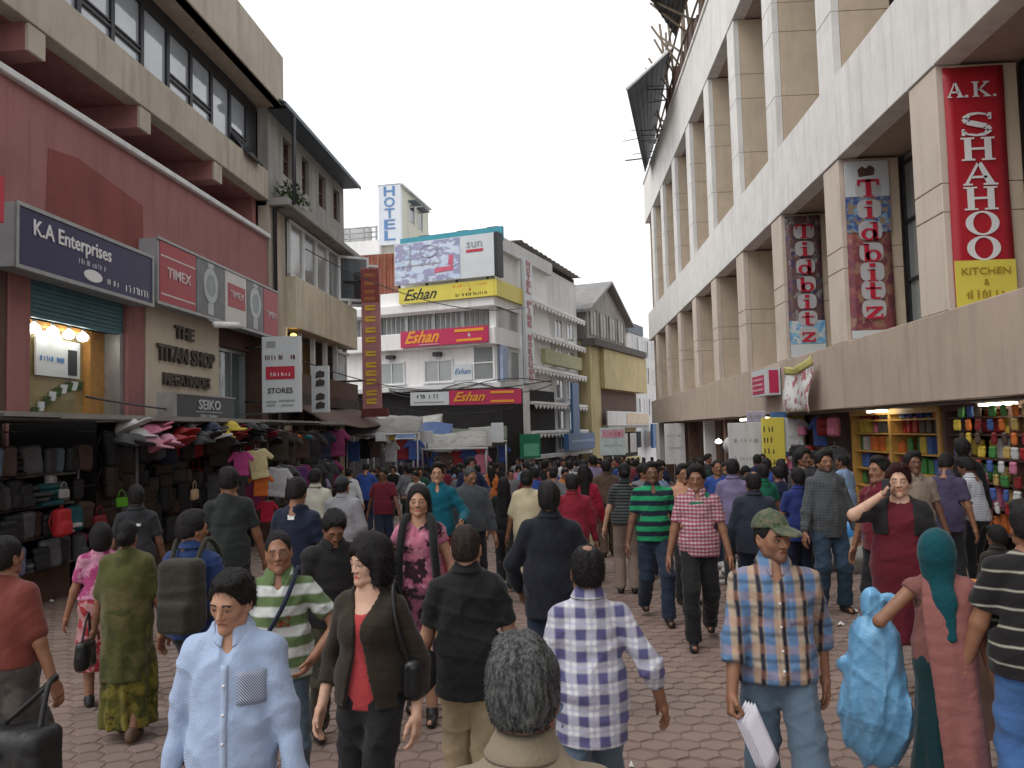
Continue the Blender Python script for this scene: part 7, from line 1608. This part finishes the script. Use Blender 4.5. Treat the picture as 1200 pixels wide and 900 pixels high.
    # back and ceiling of the arcade
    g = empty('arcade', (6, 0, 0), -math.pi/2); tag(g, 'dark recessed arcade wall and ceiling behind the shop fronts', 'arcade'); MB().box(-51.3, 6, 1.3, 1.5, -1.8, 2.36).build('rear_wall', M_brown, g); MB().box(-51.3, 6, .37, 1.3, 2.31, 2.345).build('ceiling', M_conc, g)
    for k in range(3, 10): y = 14.5+4.35*k; MB().box(-y-.2, -y+.2, .5, .95, gz(y)-.2, 2.31).build('column', M_whited if k % 2 else M_brown, g)
    MB().box(-51.3, -50.9, .4, 9, -1.9, 2.33).build('end_wall', M_whited, g); MB().box(-51.2, 6, -.1, 1.3, -1.9, -1.85).build('floor_slab', M_conc, g)
    # lit tubes and a bare bulb seen under the fascia
    for i, (px, py, D) in enumerate(((872, 492, 6.3), (880, 503, 6.6))):
        y, z = right_yz(px, py, D); g = empty('tube_lamp', (D, y, min(z, 2.27))); tag(g, 'lit fluorescent tube under the fascia by the yellow shop', 'lamp', 'fluorescent tubes by the yellow shop'); MB().tube([(0, -.5, 0), (0, .5, 0)], .03, 8).build('tube', M_tube, g); MB().box(-.04, .04, -.55, .55, .03, .06).build('batten', M_white, g)
    for y, lab in ((12.3, 'lit fluorescent tube over the snack shelves'), (16.8, 'lit fluorescent tube over the yellow wooden shelves'), (25.8, 'lit fluorescent tube inside the yellow painted shop')):
        g = empty('tube_lamp', (6.5, y, 2.27)); tag(g, lab, 'lamp'); MB().tube([(0, -.5, 0), (0, .5, 0)], .02, 8).build('tube', M_tube, g); MB().box(-.03, .03, -.55, .55, .02, .045).build('batten', M_white, g)
    y, z = right_yz(842, 517, 6.2); g = empty('bulb_lamp', (6.2, y, z)); tag(g, 'bare white lit bulb hanging in the dark arcade', 'lamp'); MB().tube([(0, 0, -.09), (0, 0, -.04), (0, 0, .03), (0, 0, .08)], [.04, .13, .11, .04], 12).build('globe', M_lamp, g); MB().tube([(0, 0, .08), (0, 0, 2.3-z)], .008, 5).build('flex', M_dark, g)
    # boards and a beach-ball coloured parasol in the arcade
    for px, py, d, w_, h_, m_, lab in ((791, 520, 40, 1.0, 2.0, M_whited, 'pale upright board at the far end of the arcade'), (875, 530, 20.5, .9, 1.5, M_whited, 'pale poster board beside the yellow shop'), (886, 492, 21.5, .5, .45, mat('lilac_notice', (.5, .45, .55), .6), 'small lilac notice hung under the fascia')):
        p = at(px, py, d); g = empty('signboard', (p[0], p[1], p[2]), YAW); tag(g, lab, 'sign'); MB().bev(-w_/2, w_/2, -.03, .03, -h_/2, h_/2, .01).build('board', m_, g); scribble(g, -w_*.35, w_*.35, h_*.2, .1, M_greyal, -.031); scribble(g, -w_*.35, w_*.35, -h_*.1, .1, M_greyal, -.031); MB().tube([(0, .04, h_/2), (0, .06, -p[2]+gz(p[1]))], .02, 6).build('pole', M_dark, g)
    p = at(858, 522, 21); g = empty('toy_ball', (p[0], p[1], p[2])); tag(g, 'turquoise, white and pink toy ball hung by the yellow shop', 'ball')
    for k, m_ in enumerate((gm('turquoise', (.05, .33, .45)), gm('white', (.5, .5, .5)), gm('pink', (.45, .12, .22)))):
        a0 = k*2*math.pi/3
        MB().grid(lambda u, v: (.24*math.sin(v*math.pi)*math.cos(a0+u*2*math.pi/3), .24*math.sin(v*math.pi)*math.sin(a0+u*2*math.pi/3), .24*math.cos(v*math.pi)), 8, 12).build('ball_panel', m_, g)
    MB().tube([(0, 0, .23), (0, 0, 2.3-p[2])], .005, 5).build('string', M_dark, g)
    # yellow column with printed lines
    p = at(897, 520, 20.2); g = empty('yellow_board', (p[0]+.2, p[1], gz(p[1])), YAW); tag(g, 'tall yellow board with dark lines beside the blue post', 'sign'); MB().bev(-.28, .28, -.04, .04, .2, 2.6, .01).build('board', M_yelf, g)
    for i in range(7): scribble(g, -.25, -.02, .7+i*.27, .14, M_ltr_br, -.041)
    # blue polythene bundles on the pavement
    for i, (px, py, s_) in enumerate(((1003, 618, .3), (1010, 640, .26), (1000, 652, .3))):
        r_ = ray(px, py); k = (CAM[2]+.05)/-r_[2]; q = CAM+r_*12.2*(1-.02*i)
        me = sdf_mesh('bundle', (-.5, -.4, -.02), (.5, .4, .6), .03, lambda s: (s.ell((0, 0, .2), (s_*1.25, s_, s_*.9), .05), s.cone((0, 0, .3), (.05, 0, .48), .1, .05, .05), s.fold(20+i, .02, .8), s.plane((0, 0, .0), (0, 0, 1))), M_pol if i < 2 else M_tarp)
        tag(inst('wrapped_bundle', me, None, (q[0], q[1], gz(q[1])+(.34 if i == 0 else 0))), ['blue polythene bundle stacked on another by the shops', 'blue polythene bundle resting on the paving by the shops', 'grey cloth bundle on the paving by the shops'][i], 'bundle')
    # low vendor tray
    p = at(1150, 692, 5.4); g = empty('food_stand', (p[0], p[1], gz(p[1]))); tag(g, 'brown vendor stand topped by a shallow metal tray of food', 'stand'); z = p[2]
    MB().box(-.28, .28, -.2, .2, 0, z-.05).build('crate', M_brown, g); MB().tube([(0, 0, z-.05), (0, 0, z-.045), (0, 0, z), (0, 0, z+.005)], [.01, .22, .26, .255], 20).build('tray', M_steel, g)
    me = sdf_mesh('snack_heap', (-.2, -.2, 0), (.2, .2, .14), .018, lambda s: (s.ell((0, 0, 0), (.17, .16, .08), .02), s.fold(3, .012, 3), s.plane((0, 0, 0), (0, 0, 1))), gm('orange_food', (.5, .2, .05), .6)); inst('snack_heap', me, g, (0, 0, z-.01))
    # books / cloth stacks on the ground beside the check shirt
    for i in range(9):
        q = at(850+GR.uniform(-15, 20), 640, 11.2); goods('fold', (q[0]+GR.uniform(-.25, .25), q[1]+GR.uniform(-.3, .3), gz(q[1])+.01+.07*(i//3)), (0, 0, GR.uniform(-.4, .4)), gm('pale_paper', (.45, .43, .4), .8), 'pale folded garment piled on the paving behind the check shirt', 'garment', 'pale garments piled on the paving', 1.1)
right_shops()
def cables():
    for i, (a, b, sag) in enumerate((((-8.2, 24, 8.2), (-1.2, 38.5, 8.0), .9), ((-8.0, 22, 4.6), (-3.5, 38.2, 4.4), .7), ((-7.9, 29.5, 3.6), (-2, 37.8, 3.2), .5), ((-7.2, 12.0, 2.75), (-7.4, 21, 2.7), .12))):
        a, b = np.array(a), np.array(b); pts = [tuple(a*(1-u)+b*u-np.array([0, 0, sag*4*u*(1-u)])) for u in np.linspace(0, 1, 20)]
        tag(MB().tube(pts, .018, 5).build('overhead_cable', M_dark), ['long black cable sagging from the old house to the corner building', 'black cable sagging below the white projecting sign towards the corner', 'black cable from the purple sign to the corner awnings', 'thin black cable running along the stall roofs'][i], 'cable')
cables()
